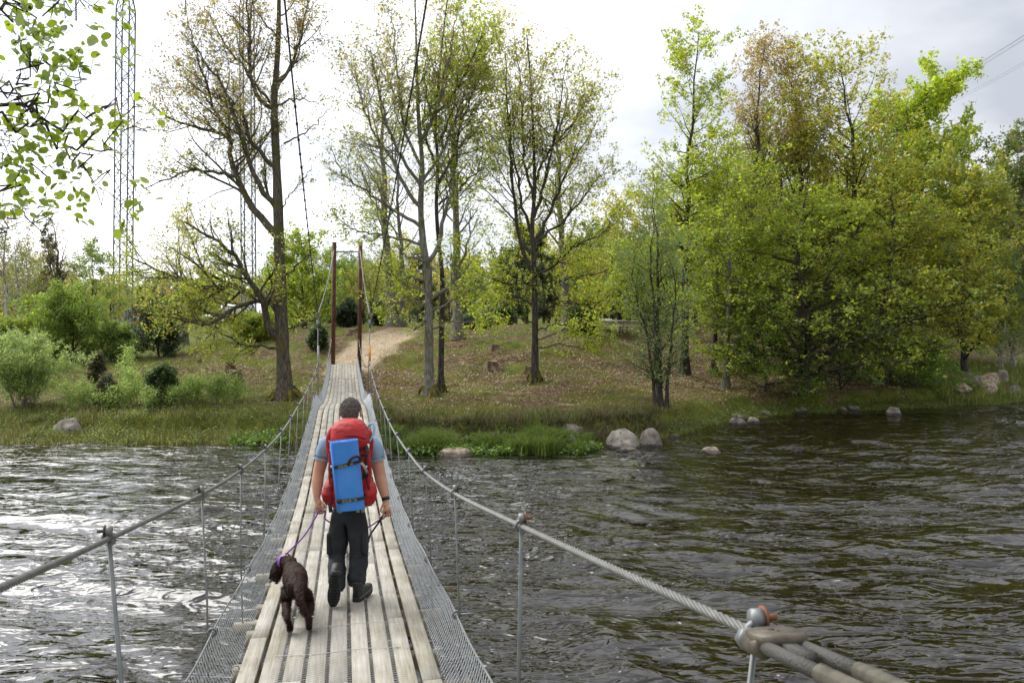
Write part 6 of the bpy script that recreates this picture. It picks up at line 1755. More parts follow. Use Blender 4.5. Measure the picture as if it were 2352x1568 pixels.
# T-shirt
T_ = Skel()
T_.chain([(None, Q(801, 1140, 7.01), (0.165, 0.12)), (None, wst, (0.17, 0.125)), (None, Q(802, 1085, 7.04), (0.185, 0.135)), (None, cst, (0.195, 0.14)), ('shb', Q(803, 1022, 7.05), (0.17, 0.115)), (None, Q(803, 1000, 7.06), (0.10, 0.085)), (None, Q(804, 986, 7.07), (0.068, 0.068))])
for sh, el, s in ((Lsh, Lel, -1), (Rsh, Rel, 1)):
    T_.chain([(None, sh + Vector((-s * 0.01, 0, 0.0)), 0.090), (None, sh.lerp(el, 0.25), 0.083), (None, sh.lerp(el, 0.42), 0.078), (None, sh.lerp(el, 0.54), 0.076)], T_.n['shb'])
me = skinned("tshirt", [p - MO for p in T_.p], T_.r, T_.e, 3)
def wr(amp, sc, off=0):
    def f(c):
        q = Vector((c.x * sc, c.y * sc, c.z * sc * 0.55 + off)); d = mnoise.noise_vector(q); e = mnoise.noise_vector(q * 2.7)
        r = 1 - abs(mnoise.noise(q * 1.4)) * 2
        return c + d * amp + e * amp * 0.4 + Vector((d.x, d.y, 0)) * r * amp * 0.5
    return f
setv(me, wr(0.013, 9)); me.materials.append(SHIRT); add("tshirt", me, man_root)
# sleeve hems
for sh, el in ((Lsh, Lel), (Rsh, Rel)):
    a = sh.lerp(el, 0.535) - MO; d = (el - sh).normalized() * 0.011
    mb = MB(); mb.tube([tuple(a - d), tuple(a + d)], 0.0735, 22, False); mb.build("sleeve_hem", SHIRT, man_root, smooth=True)
# trousers
T_ = Skel()
T_.chain([('pel', Q(800, 1174, 7.0), (0.145, 0.12)), (None, Q(800, 1146, 7.01), (0.145, 0.11)), (None, Q(800, 1130, 7.01), (0.142, 0.108))])
for hip, kn, an, up in ((Lhip, Lkn, Lan, 0.97), (Rhip, Rkn, Ran, 0.98)):
    T_.chain([(None, hip, 0.101), (None, hip.lerp(kn, 0.35), 0.097), (None, hip.lerp(kn, 0.7), 0.088), (None, kn, 0.081), (None, kn.lerp(an, 0.3), 0.080), (None, kn.lerp(an, 0.6), 0.081), (None, kn.lerp(an, up), 0.085)], T_.n['pel'])
me = skinned("trousers", [p - MO for p in T_.p], T_.r, T_.e, 3)
zk = Lkn.z - MO.z
def trw(c):
    t = max(0, min(1, (zk + 0.02 - c.z) / 0.35))
    a = 0.011 + 0.016 * t
    c2 = wr(a, 9)(c)
    # stacked folds below the knee and a zip seam round the knee
    ph = (c.z * 70 + 3.0 * mnoise.noise(Vector((c.x * 14, c.y * 14, c.z * 5))))
    k = 1 + 0.085 * t * math.sin(ph)
    ax = Lhip.x - MO.x if c.x < (Lhip.x + Rhip.x) / 2 - MO.x else Rhip.x - MO.x
    return Vector((ax + (c2.x - ax) * k, c2.y, c2.z))
setv(me, trw); me.materials.append(TROU); add("trousers", me, man_root)
for s, hip, kn in ((-1, Lhip, Lkn), (1, Rhip, Rkn)):
    p = hip.lerp(kn, 0.62) - MO + Vector((s * 0.086, -0.01, 0))
    V, F = loft([(p + Vector((s * t, 0, 0)), (0, 1, 0), (0, 0, 1), 0.07 * k, 0.10 * k, 5) for t, k in ((-0.04, 1), (-0.012, 1), (-0.006, .9))], 20)
    mb = MB(); mb.add(V, F); mb.build("cargo_pocket", TROU, man_root, smooth=False)
    mb = MB(); mb.tube([tuple(hip.lerp(kn, 0.93) - MO), tuple(hip.lerp(kn, 0.95) - MO)], 0.094, 24, False); mb.build("knee_seam", TROU, man_root, smooth=True)
# boots
def boot(heel, fwd, up, name="boot"):
    fwd = fwd.normalized(); sd2 = fwd.cross(up).normalized(); up = sd2.cross(fwd).normalized()
    root = empty(name, (0, 0, 0)); root.parent = man_root
    H = heel - MO
    prof = [(-0.012, 0.030, 0.05), (0.01, 0.037, 0.075), (0.06, 0.038, 0.075), (0.12, 0.042, 0.065), (0.18, 0.049, 0.05), (0.235, 0.045, 0.042), (0.275, 0.03, 0.03), (0.288, 0.012, 0.02)]
    V, F = loft([(H + fwd * a + up * (0.028 + h / 2), sd2, up, w, h / 2 + 0.008, 3) for a, w, h in prof], 20); mb = MB(); mb.add(V, F); mb.build("upper", BOOT, root, smooth=True)
    V, F = loft([(H + fwd * 0.045 + up * z + fwd * o_, sd2, fwd, w, d_, 2.4) for z, o_, w, d_ in ((0.05, 0, 0.042, 0.062), (0.10, -0.004, 0.042, 0.055), (0.145, -0.008, 0.046, 0.053), (0.165, -0.01, 0.047, 0.052))], 20); mb = MB(); mb.add(V, F); mb.build("ankle_collar", BOOT, root, smooth=True)
    V, F = loft([(H + fwd * a + up * 0.016, sd2, up, w + 0.004, 0.016, 6) for a, w, h in [(-0.016, 0.026, 0)] + prof[1:-1] + [(0.292, 0.014, 0)]], 16); mb = MB(); mb.add(V, F); mb.build("sole", SOLE, root)
    V, F = loft([(H + fwd * a + up * 0.036, sd2, up, w + 0.003, 0.005, 6) for a, w, h in prof[:-1]], 16); mb = MB(); mb.add(V, F); mb.build("rand", SOLER, root)
    mb = MB(); Mx = Matrix((sd2, fwd, up)).transposed()
    for i in range(11):
        a = 0.005 + i * 0.025
        if 0.09 < a < 0.13: continue
        w = float(np.interp(a, [p[0] for p in prof], [p[1] for p in prof]))
        for s in (-1, 1): mb.box(tuple(H + fwd * a + sd2 * (s * w * 0.6) + up * (-0.004)), (w * 0.62, 0.015, 0.010), Mx)
        mb.box(tuple(H + fwd * (a + 0.004) + up * (-0.003)), (w * 0.4, 0.011, 0.008), Mx)
    mb.build("lug", BOOT, root)['kind'] = 'stuff'
    return root
boot(Rheel + Vector((0, 0, 0.008)), Vector((0.22, 1, 0.02)), Vector((0, 0, 1)))
tz = dk(0, 6.66)
toeL = Vector((Q(766, 1400, 6.66).x, 6.66, tz.z + 0.012)); heelL = Q(783, 1364, 6.66)
f_ = Vector((toeL.x - heelL.x + 0.02, 0.13, -0.24))
# raised heel: the sole faces the viewer
fw = Vector((-0.10, 0.16, -0.86)).normalized()
hl = toeL - fw * 0.275 + Vector((0, 0, 0.015))
boot(hl + Vector((0, -0.015, 0)), fw, Vector((-0.12, 0.98, 0.17)))
# watch
a = Rwr + (Rel - Rwr).normalized() * 0.02 - MO; d = (Rel - Rwr).normalized() * 0.014
mb = MB(); mb.tube([tuple(a - d), tuple(a + d)], 0.034, 20); mb.build("watch_strap", BLK, man_root, smooth=True)

# ---- backpack (worn, a thing of its own)
PX = 6.74 / FPX
pc = Q(804, 1165, 6.76)
pack = empty("backpack", tuple(pc), "large red trekking rucksack worn by the walking man", "backpack")
def pk(x, y, d=0.0):
    """picture position on the pack's plane; d = metres towards the camera"""
    q = Q(x, y, 6.76 - d); return q - pc
XA, YA, ZA = Vector((1, 0, 0)), Vector((0, 1, 0)), Vector((0, 0, 1))
def packloft(name, rows, m, n=36, e=2.8, par=None, wrinkle=0.010, sub=5):
    rows2 = []
    R_ = np.array(rows, float); q = np.linspace(0, len(rows) - 1, (len(rows) - 1) * sub + 1)
    for t in q:
        r_ = [float(np.interp(t, range(len(rows)), R_[:, k])) for k in range(R_.shape[1])]
        # smooth with a cosine-ish blend
        rows2.append(r_)
    secs = [(pk(x, y, d), XA, YA, hw * PX, dp, e) for (x, y, hw, dp, d) in rows2]
    V, F = loft(secs, n)
    off = random.random() * 9
    if wrinkle:
        W = []
        for v in V:
            p_ = Vector(v); q_ = Vector((p_.x * 9, p_.y * 9, p_.z * 13 + off))
            W.append(tuple(p_ + mnoise.noise_vector(q_) * wrinkle + mnoise.noise_vector(q_ * 2.6) * wrinkle * 0.45))
        V = np.array(W)
    mb = MB(); mb.add(V, F); o = mb.build(name, m, par or pack, smooth=True); return o
# rows: picture x, y, half width (px), half depth (m), offset towards the camera
packloft("main_compartment", [(804, 1164, 38, 0.09, -0.03), (804, 1155, 44, 0.11, 0.0), (804, 1130, 46, 0.13, 0.01), (805, 1095, 45, 0.13, 0.01), (806, 1060, 44, 0.125, 0.01), (806, 1025, 42, 0.12, 0.01), (805, 1000, 39, 0.11, 0.0)], RED)
packloft("lid", [(806, 1024, 39, 0.145, 0.02), (806, 1019, 43, 0.158, 0.02), (805, 1008, 44, 0.165, 0.02), (804, 994, 43, 0.16, 0.015), (803, 980, 38, 0.145, 0.01), (803, 970, 31, 0.12, 0.0), (803, 964, 22, 0.085, 0.0), (803, 961.5, 10, 0.04, 0.0)], RED, e=3.0, wrinkle=0.008)
packloft("extension_collar", [(805, 1034, 41, 0.12, 0.0), (805, 1020, 40, 0.12, 0.0)], BLK, wrinkle=0)
for s, x0 in ((-1, 759), (1, 847)):
    packloft("side_pocket", [(x0 + s * 2, 1156, 8, 0.05, 0.0), (x0 + s * 0, 1148, 16, 0.095, 0.02), (x0, 1130, 19, 0.115, 0.03), (x0 - s * 2, 1112, 16, 0.10, 0.02), (x0 - s * 6, 1100, 9, 0.06, 0.0)], RED, n=22, e=2.3, wrinkle=0.006)
    packloft("compression_panel", [(804 + s * 41, 1110, 6, 0.06, 0.03), (804 + s * 42, 1075, 7, 0.07, 0.04), (804 + s * 41, 1040, 6, 0.06, 0.04), (804 + s * 40, 1022, 4, 0.04, 0.02)], RED, n=18, wrinkle=0.004)
packloft("base_panel", [(804, 1168, 30, 0.07, -0.01), (804, 1162, 37, 0.10, 0.0), (804, 1150, 44.6, 0.12, 0.006)], REDD, wrinkle=0.003)
packloft("hip_belt", [(804, 1160, 52, 0.05, -0.16), (804, 1146, 54, 0.055, -0.16), (804, 1134, 50, 0.05, -0.16)], BLK, wrinkle=0.003)
for s in (-1, 1):   # shoulder harness seen beside the lid
    pts = [pk(803 + s * 46, 1050, -0.10), pk(803 + s * 49, 1010, -0.12), pk(803 + s * 44, 990, -0.16), pk(803 + s * 36, 984, -0.24)]
    mb = MB(); mb.tube([tuple(p) for p in catmull(pts, 5)], 0.022, 8); mb.build("shoulder_strap", RED if s < 0 else RED, pack, smooth=True)
    mb = MB(); mb.tube([tuple(p) for p in (pk(803 + s * 43, 1018, 0.02), pk(803 + s * 47, 1012, -0.05))], 0.008, 4); mb.build("load_strap", BLK, pack)
def strap(name, pts, w, m, par=None, up=ZA, th=0.003):
    pts = [Vector(p) for p in pts]; V = []; F = []
    for i, p in enumerate(pts):
        t = (pts[min(i + 1, len(pts) - 1)] - pts[max(i - 1, 0)]).normalized()
        nn = t.cross(YA if abs(t.y) < 0.8 else ZA).normalized(); bb = t.cross(nn).normalized()
        for a, b_ in ((-1, -1), (1, -1), (1, 1), (-1, 1)): V.append(p + nn * (a * w / 2) + bb * (b_ * th / 2))
        if i:
            k = (i - 1) * 4
            for q in range(4): F.append((k + q, k + (q + 1) % 4, k + 4 + (q + 1) % 4, k + 4 + q))
    F.append((3, 2, 1, 0)); k = (len(pts) - 1) * 4; F.append((k, k + 1, k + 2, k + 3))
    mb = MB(); mb.add([tuple(v) for v in V], F); return mb.build(name, m, par or pack)
for s in (-1, 1):
    strap("side_strap", [pk(804 + s * 38, 1088, 0.15), pk(804 + s * 42, 1112, 0.135), pk(804 + s * 45, 1138, 0.11)], 0.020, REDD)
    strap("side_strap", [pk(804 + s * 36, 1094, 0.15), pk(804 + s * 26, 1100, 0.17)], 0.018, BLK)
    mb = MB(); mb.box(tuple(pk(804 + s * 36, 1088, 0.155)), (0.045, 0.02, 0.035)); mb.build("buckle", BLK, pack)
    mb = MB(); mb.box(tuple(pk(804 + s * 45, 1140, 0.118)), (0.026, 0.014, 0.024)); mb.build("buckle", BLK, pack)
    strap("dangling_strap", [pk(804 + s * (30 if s > 0 else 42) - (4 if s < 0 else 0), 1160, 0.10), pk(804 + s * (30 if s > 0 else 44), 1176, 0.09)], 0.03, GREYF if s > 0 else BLK)
strap("dangling_strap", [pk(781, 1165, 0.10), pk(781, 1178, 0.09)], 0.028, GREYF)
strap("dangling_strap", [pk(822, 1160, 0.10), pk(822, 1176, 0.09)], 0.028, GREYF)
strap("haul_loop", [pk(800, 1016, 0.185), pk(806, 1008, 0.19), pk(812, 1017, 0.185)], 0.02, BLK)
for s in (-1, 1):
    xs = 804 + s * (36 if s > 0 else 41)
    strap("webbing", [pk(xs, 1024, 0.14), pk(xs + s, 1045, 0.145), pk(xs + s, 1075, 0.14), pk(xs + s * 2, 1098, 0.145)], 0.016, BLK)
    strap("webbing", [pk(xs - s * 10, 1046, 0.15), pk(xs + s * 4, 1042, 0.13), pk(xs + s * 8, 1036, 0.09)], 0.014, BLK)
    strap("webbing", [pk(xs - s * 6, 1070, 0.15), pk(xs + s * 4, 1074, 0.13), pk(xs + s * 9, 1080, 0.08)], 0.014, BLK)
    mb = MB(); mb.box(tuple(pk(xs, 1044, 0.155)), (0.028, 0.014, 0.022)); mb.build("buckle", BLK, pack)
    mb = MB(); mb.box(tuple(pk(xs, 1072, 0.15)), (0.026, 0.014, 0.020)); mb.build("buckle", CHROME, pack)
strap("lid_gap_shade", [pk(764, 1026, 0.11), pk(785, 1027, 0.15), pk(806, 1024, 0.155), pk(826, 1028, 0.15), pk(845, 1026, 0.11)], 0.028, BLK)  # black strip laid in as the shade under the lid's edge
# seam lines across the lid
strap("lid_piping", [pk(765 + t * 80, 1009 - 10 * math.sin(t * 3.14), 0.02 + 0.165 * math.sin(min(max(t, .08), .92) * 3.14) ** 0.25 - 0.008) for t in np.linspace(0.06, 0.94, 14)], 0.006, REDD, th=0.012)
mb = MB(); mb.box(tuple(pk(764, 1030, 0.09)), (0.030, 0.018, 0.062)); mb.build("clip", CHROME, pack)
mb = MB(); mb.box(tuple(pk(845, 1026, 0.10)), (0.026, 0.018, 0.05)); mb.build("clip", CHROME, pack)
# logo triangle at the foot of the left pocket
mb = MB(); mb.add([tuple(pk(776, 1156, 0.115)), tuple(pk(783, 1156, 0.115)), tuple(pk(779.5, 1148, 0.122))], [(0, 1, 2)]); mb.build("triangle_logo", GREYF, pack)
# drinking tube looping out at the right shoulder
pts = [pk(842, 1018, 0.0), pk(851, 1010, 0.0), pk(858, 996, -0.02), pk(860, 980, -0.03), pk(855, 972, -0.04), pk(847, 977, -0.05), pk(844, 990, -0.06), pk(845, 1004, -0.07)]
mb = MB(); mb.tube([tuple(p) for p in catmull(pts, 6)], 0.008, 8); mb.build("drink_tube", HOSE, pack, smooth=True)

# ---- foam mat strapped to the pack
fc = Q(800, 1090, 6.50)
foam = empty("sleeping_mat", tuple(fc), "rolled bright blue foam sleeping mat strapped upright on the red rucksack", "sleeping mat")
def fm(x, y, d=0.0): return Q(x, y, 6.50 - d) - fc
up_ = (Q(791.5, 1010, 6.5) - Q(808, 1168, 6.5)).normalized(); sx = up_.cross(YA).normalized() * -1
if sx.x < 0: sx = -sx
top_c = (Q(791.5, 1012, 6.5) + Q(808, 1168, 6.5)) / 2 - fc
hl_ = (Q(791.5, 1010, 6.5) - Q(808, 1168, 6.5)).length / 2
# flattened spiral section
sec = []; NT = 130
for i in range(NT):
    a = i / (NT - 1) * 2 * math.pi * 3.1 + math.pi * 0.93
    k = 1 - 0.26 * (1 - i / (NT - 1))* 3.1 / 3.1 if True else 1
    k = 0.35 + 0.65 * (i / (NT - 1)) 
    e = 2.9; ca, sa = math.cos(a), math.sin(a)
    x = math.copysign(abs(ca) ** (2 / e), ca) * (0.098 * k + 0.008); y = math.copysign(abs(sa) ** (2 / e), sa) * (0.062 * k)
    sec.append((x, -y))
sec.append((sec[-1][0] * 1.02, sec[-1][1] - 0.004))
V = []; F = []; th = 0.0085
ns = len(sec)
for j, hz in enumerate((-1, -0.97, 0.97, 1)):
    for (x, y) in sec:
        r = math.hypot(x, y) + 1e-6
        for k in (0, 1):
            q = Vector(top_c) + sx * (x * (1 + k * th / r)) + YA * (y * (1 + k * th / r)) + up_ * (hl_ * hz)
            V.append(q)
for j in range(3):
    for i in range(ns - 1):
        a = j * ns * 2 + i * 2; b_ = a + ns * 2
        F.append((a + 1, a + 3, b_ + 3, b_ + 1)); F.append((a, b_, b_ + 2, a + 2))
for i in range(ns - 1):
    for j, fl in ((0, False), (3, True)):
        a = j * ns * 2 + i * 2; F.append((a, a + 2, a + 3, a + 1) if not fl else (a, a + 1, a + 3, a + 2))
for j in range(3):
    a = j * ns * 2 + (ns - 1) * 2; F.append((a, a + ns * 2, a + ns * 2 + 1, a + 1))
    a = j * ns * 2; F.append((a, a + 1, a + ns * 2 + 1, a + ns * 2))
mb = MB(); mb.add([tuple(v) for v in V], F); mb.build("foam_roll", FOAM, foam, smooth=False)
V, F = loft([(Vector(top_c) + up_ * (hl_ * h), sx, YA, 0.036, 0.022, 3) for h in (-0.985, 0.985)], 24)
mb = MB(); mb.add(V, F); mb.build("foam_core", FOAME, foam)
# overlapping outer edge along the left side
e0 = Vector(top_c) - sx * 0.104 - YA * 0.062
mb = MB(); mb.box(tuple(Vector(top_c) - sx * 0.098 - YA * 0.064), (0.014, 0.010, hl_ * 1.97), Matrix((sx, YA, up_)).transposed()); mb.build("mat_edge", FOAME, foam)
def matstrap(h, tilt, lab):
    c = Vector(top_c) + up_ * (hl_ * h); V = []; F = []; n = 40; w = 0.024
    for i in range(n):
        a = 2 * math.pi * i / n; ca, sa = math.cos(a), math.sin(a); e = 3.2
        x = math.copysign(abs(ca) ** (2 / e), ca) * 0.1195; y = math.copysign(abs(sa) ** (2 / e), sa) * 0.0755
        for s in (-1, 1): V.append(tuple(c + sx * x + YA * y + up_ * (tilt * x + s * w / 2)))
    for i in range(n):
        j = (i + 1) % n; F.append((2 * i, 2 * j, 2 * j + 1, 2 * i + 1))
    mb = MB(); mb.add(V, F); st = mb.build("strap", BLK, foam, smooth=True)
    # lettering printed on the webbing, upside down as it is worn
    cu = bpy.data.curves.new("print", 'FONT'); cu.body = "XL-BYGG"; cu.size = 0.026; cu.extrude = 0.0004; cu.align_x = 'CENTER'; cu.align_y = 'CENTER'; cu.space_character = 1.15
    to = bpy.data.objects.new("print", cu); COL.objects.link(to)
    dg = bpy.context.evaluated_depsgraph_get(); dg.update()
    tm = bpy.data.meshes.new_from_object(to.evaluated_get(dg)); bpy.data.objects.remove(to)
    tm.name = "lettering"; tm.materials.clear(); tm.materials.append(YELP)
    o = add("lettering", tm, st)
    xa = -sx - up_ * tilt; za = -YA; ya = za.cross(xa).normalized(); xa = xa.normalized()
    M4 = Matrix((xa, ya, za)).transposed().to_4x4(); M4.translation = c - YA * 0.0772 + sx * 0.005
    o.matrix_local = M4
matstrap(0.33, 0.14, "upper"); matstrap(-0.68, 0.02, "lower")
mb = MB(); mb.box(tuple(Vector(top_c) + up_ * (hl_ * -0.68) - sx * 0.075 - YA * 0.079), (0.03, 0.008, 0.032), Matrix((sx, YA, up_)).transposed()); mb.build("strap_buckle", BLK, foam)
# twisted tail of the upper strap
pts = [Vector(top_c) + up_ * (hl_ * 0.33 + 0.0) + sx * 0.02 - YA * 0.08, Vector(top_c) + up_ * (hl_ * 0.33 + 0.05) + sx * 0.06 - YA * 0.10, Vector(top_c) + up_ * (hl_ * 0.33 + 0.06) + sx * 0.11 - YA * 0.09, Vector(top_c) + up_ * (hl_ * 0.33 + 0.02) + sx * 0.125 - YA * 0.07]
strap("strap_tail", catmull(pts, 5), 0.02, BLK, foam)
strap("strap_tail", [Vector(top_c) + up_ * (hl_ * 0.36) + sx * 0.125 - YA * 0.07, Vector(top_c) + up_ * (hl_ * 0.36 - 0.03) + sx * 0.15 - YA * 0.08, Vector(top_c) + up_ * (hl_ * 0.36 - 0.085) + sx * 0.165 - YA * 0.07], 0.02, GREYF, foam)

# ---- the dog
FUR = mat("chocolate_fur", (0.012, 0.006, 0.004), 0.7, spec=0.12, col2=(0.040, 0.018, 0.011), vscale=16, bump=1.0, bscale=45)
dog = empty("dog", tuple(dk(-0.47, 6.25)), "wet dark brown curly dog walking beside the man, head lowered to the left", "dog")
DO = dog.location.copy()
def D_(x, y, Y): return P(x, y, Y) - DO
def fl(x, Y, dz=0.0):
    q = dk(0, Y); z = deck_z(Y); px = P(x, 1400, Y).x
    return Vector((px, Y, z + dz)) - DO
S = Skel()
zr = deck_z(6.2)
def H_(x, Y, h): Y = Y - 0.06; return Vector((P(x + 1, 1350, Y).x, Y, deck_z(Y) + h * 0.80)) - DO
S.chain([('rump', H_(681, 6.16, 0.39), 0.090), (None, H_(681, 6.25, 0.40), 0.108), ('loin', H_(679, 6.38, 0.395), 0.100), (None, H_(677, 6.51, 0.39), 0.110), ('chest', H_(674, 6.64, 0.39), 0.112), ('shoulder', H_(671, 6.75, 0.41), 0.094),
         ('neck', H_(659, 6.82, 0.44), 0.072), (None, H_(648, 6.83, 0.42), 0.066), ('head', H_(639, 6.80, 0.385), 0.068), (None, H_(635, 6.78, 0.345), 0.058), (None, H_(633, 6.77, 0.295), 0.040), ('nose', H_(634, 6.765, 0.255), 0.030)])
# tail: low, swinging to the right over the hind leg
S.chain([(None, H_(684, 6.07, 0.43), 0.042), (None, H_(687, 5.98, 0.38), 0.034), (None, H_(691, 5.93, 0.31), 0.029), (None, H_(697, 5.92, 0.25), 0.026), (None, H_(702, 5.92, 0.20), 0.019)], S.n['rump'])
# hind legs: stifle forward, hock back
def hind(xh, xk, xo, xf, Yf2, lift=0.0, back=0.0):
    S.chain([(None, H_(xh, 6.18, 0.33), 0.058), (None, H_(xk, 6.24, 0.23), 0.040), (None, H_(xo, Yf2 - 0.08, 0.145 + lift), 0.024), (None, H_(xf, Yf2 - 0.03, 0.065 + lift), 0.021), (None, H_(xf, Yf2 + 0.0, 0.027 + lift * .4), 0.026), (None, H_(xf, Yf2 + 0.05, 0.022), 0.022)], S.n['rump'])
hind(661, 656, 658, 664, 6.02, 0.03)
hind(701, 709, 708, 708, 6.10)
def fore(xs, xe, xf, Yf3, lift=0.0):
    S.chain([(None, H_(xs, 6.70, 0.31), 0.048), (None, H_(xe, 6.66, 0.22), 0.032), (None, H_(xf, Yf3, 0.11 + lift), 0.023), (None, H_(xf, Yf3, 0.04 + lift), 0.021), (None, H_(xf, Yf3 + 0.04, 0.022 + lift), 0.024)], S.n['chest'])
fore(660, 656, 653, 6.50)
fore(690, 692, 690, 6.78, 0.04)
me = skinned("body", S.p, S.r, S.e, 3)
def furry(c):
    q = Vector((c.x * 26, c.y * 10, c.z * 20)); low = max(0.15, min(1, (c.z - (deck_z(6.3) - DO.z)) / 0.22))
    return c + mnoise.noise_vector(q) * 0.008 * low + mnoise.noise_vector(q * 2.4) * 0.004 * low
setv(me, furry); me.materials.append(FUR); db = add("body", me, dog)
for s, xe, dy in ((-1, 628, 0.0), (1, 650, 0.02)):
    a = H_(xe, 6.80 + dy, 0.40); V, F = loft([(a + Vector((s * 0.008 * t, 0, -0.03 * t)), (0.1, 1, 0), (1, 0, 0.1), 0.034 * k, 0.013, 2.2) for t, k in ((-0.3, .5), (0, .9), (1, 1.1), (2, 1.0), (3, 0.65), (3.4, .3))], 14)
    mb = MB(); mb.add(V, F); mb.build("ear", FUR, dog, smooth=True)
PAD = mat("paw_pad", (0.16, 0.14, 0.12), 0.8)
a = H_(664, 6.0, 0.045)
for dx, dz, r in ((0, 0.012, 0.014), (-0.014, -0.01, 0.008), (0.0, -0.016, 0.009), (0.014, -0.01, 0.008)):
    V, F = loft([(a + Vector((dx, -0.006 * t, dz)), (1, 0, 0), (0, 0.3, 1), r * math.sqrt(1 - t * t * .95), r * math.sqrt(1 - t * t * .95), 2) for t in (0, .5, .9, 1)], 10); mb = MB(); mb.add(V, F); mb.build("paw_pad", PAD, dog, smooth=True)
NOSEM = mat("dog_nose", (0.01, 0.008, 0.008), 0.3)
V, F = loft([(H_(634, 6.765, 0.238) + Vector((0, 0, -0.006 * t)), (1, 0, 0), (0, 1, 0), 0.016 * math.sqrt(1 - t * t * .9), 0.014 * math.sqrt(1 - t * t * .9), 2) for t in (-.9, 0, .6, 1)], 12); mb = MB(); mb.add(V, F); mb.build("nose", NOSEM, dog, smooth=True)
# wet locks of fur
rs = np.random.RandomState(8); co = np.array([tuple(v.co) for v in me.vertices]); nr = np.array([tuple(v.normal) for v in me.vertices]); n = 15000
zlow = deck_z(6.3) - DO.z
ci = rs.randint(0, len(co), n); kk = co[ci][:, 2] > zlow + 0.06; ci = ci[kk]; n = len(ci)
c = co[ci] + rs.normal(0, 0.004, (n, 3)); flow = np.array([0.12, -0.75, -0.75]) + 0.9 * np.stack([np.sin(c[:, 1] * 22 + c[:, 2] * 17), 0 * c[:, 0], np.cos(c[:, 1] * 19 + c[:, 0] * 25) * .5], -1) * 0.6
dr = flow + nr[ci] * 0.12 + rs.normal(0, 0.12, (n, 3)); dr /= np.linalg.norm(dr, axis=1, keepdims=True)
sd_ = np.cross(dr, nr[ci]); sd_ /= np.linalg.norm(sd_, axis=1, keepdims=True) + 1e-9
ln = rs.uniform(0.010, 0.022, (n, 1)); c = c + nr[ci] * 0.001
v = np.stack([c - sd_ * 0.0018, c + sd_ * 0.0018, c + dr * ln + nr[ci] * 0.002], 1)
fcol = np.array([(0.014, 0.007, 0.005), (0.036, 0.017, 0.011), (0.075, 0.040, 0.027)])[rs.choice(3, n, p=[.55, .35, .10])]
FURS = mat("fur_lock", (0.03, 0.015, 0.01), 0.6, spec=0.12)
_nt = FURS.node_tree; _a = _nt.nodes.new("ShaderNodeAttribute"); _a.attribute_name = "tint"; _nt.links.new(_a.outputs['Color'], _nt.nodes['Principled BSDF'].inputs['Base Color'])
o = add("fur", npmesh("fur", v.reshape(-1, 3), [np.arange(3 * n).reshape(-1, 3)], [FURS], col=np.repeat(fcol, 3, 0)), dog); o['kind'] = 'stuff'
# collar
nk_ = H_(654, 6.825, 0.43); ax_ = (H_(648, 6.83, 0.42) - H_(664, 6.80, 0.435)).normalized() * 0.012
mb = MB(); mb.tube([tuple(nk_ - ax_), tuple(nk_ + ax_)], 0.081, 20, False); mb.build("collar", PURP, dog, smooth=True)
# ---- leashes
collar_w = nk_ + DO + Vector((0.01, -0.03, 0.075))
def leash(name, label, pts, m, w=0.013):
    root = empty(name, tuple(pts[0]), label, "dog lead")
    pts = [Vector(p) - root.location for p in pts]
    pts = catmull(pts, 6)
    V = []; F = []
    for i, p in enumerate(pts):
        t = (pts[min(i + 1, len(pts) - 1)] - pts[max(i - 1, 0)]).normalized()
        nn = t.cross(YA).normalized(); bb = t.cross(nn).normalized()
        for a, b_ in ((-1, -1), (1, -1), (1, 1), (-1, 1)): V.append(p + nn * (a * w / 2) + bb * (b_ * 0.0015))
        if i:
            k = (i - 1) * 4
            for q in range(4): F.append((k + q, k + (q + 1) % 4, k + 4 + (q + 1) % 4, k + 4 + q))
    mb = MB(); mb.add([tuple(v) for v in V], F); mb.build("webbing", m, root)
    return root
lh = LH; rh = RH
leash("dog_lead", "purple lead running from the brown dog's collar up to the man's left hand", [collar_w, collar_w.lerp(lh, 0.5) + Vector((0.01, 0, -0.02)), lh + Vector((-0.02, -0.01, -0.01)), lh + Vector((0.0, -0.03, 0.02)), lh + Vector((0.04, 0.03, 0.0)), Q(746, 1190, 7.12), Q(770, 1205, 7.24), Q(800, 1214, 7.26), Q(840, 1212, 7.22), Q(868, 1196, 7.05), rh + Vector((-0.03, 0.02, -0.03)), rh + Vector((-0.02, -0.03, 0.01))], PURP)
leash("dog_lead", "dark lead looped from the man's right hand down past his thigh", [rh + Vector((0.02, -0.02, 0.01)), rh + Vector((-0.01, -0.03, -0.005)), Q(884, 1176, 6.93), Q(872, 1196, 6.98), Q(858, 1216, 7.05), Q(850, 1228, 7.12), Q(846, 1245, 7.2)], DPURP, 0.016)

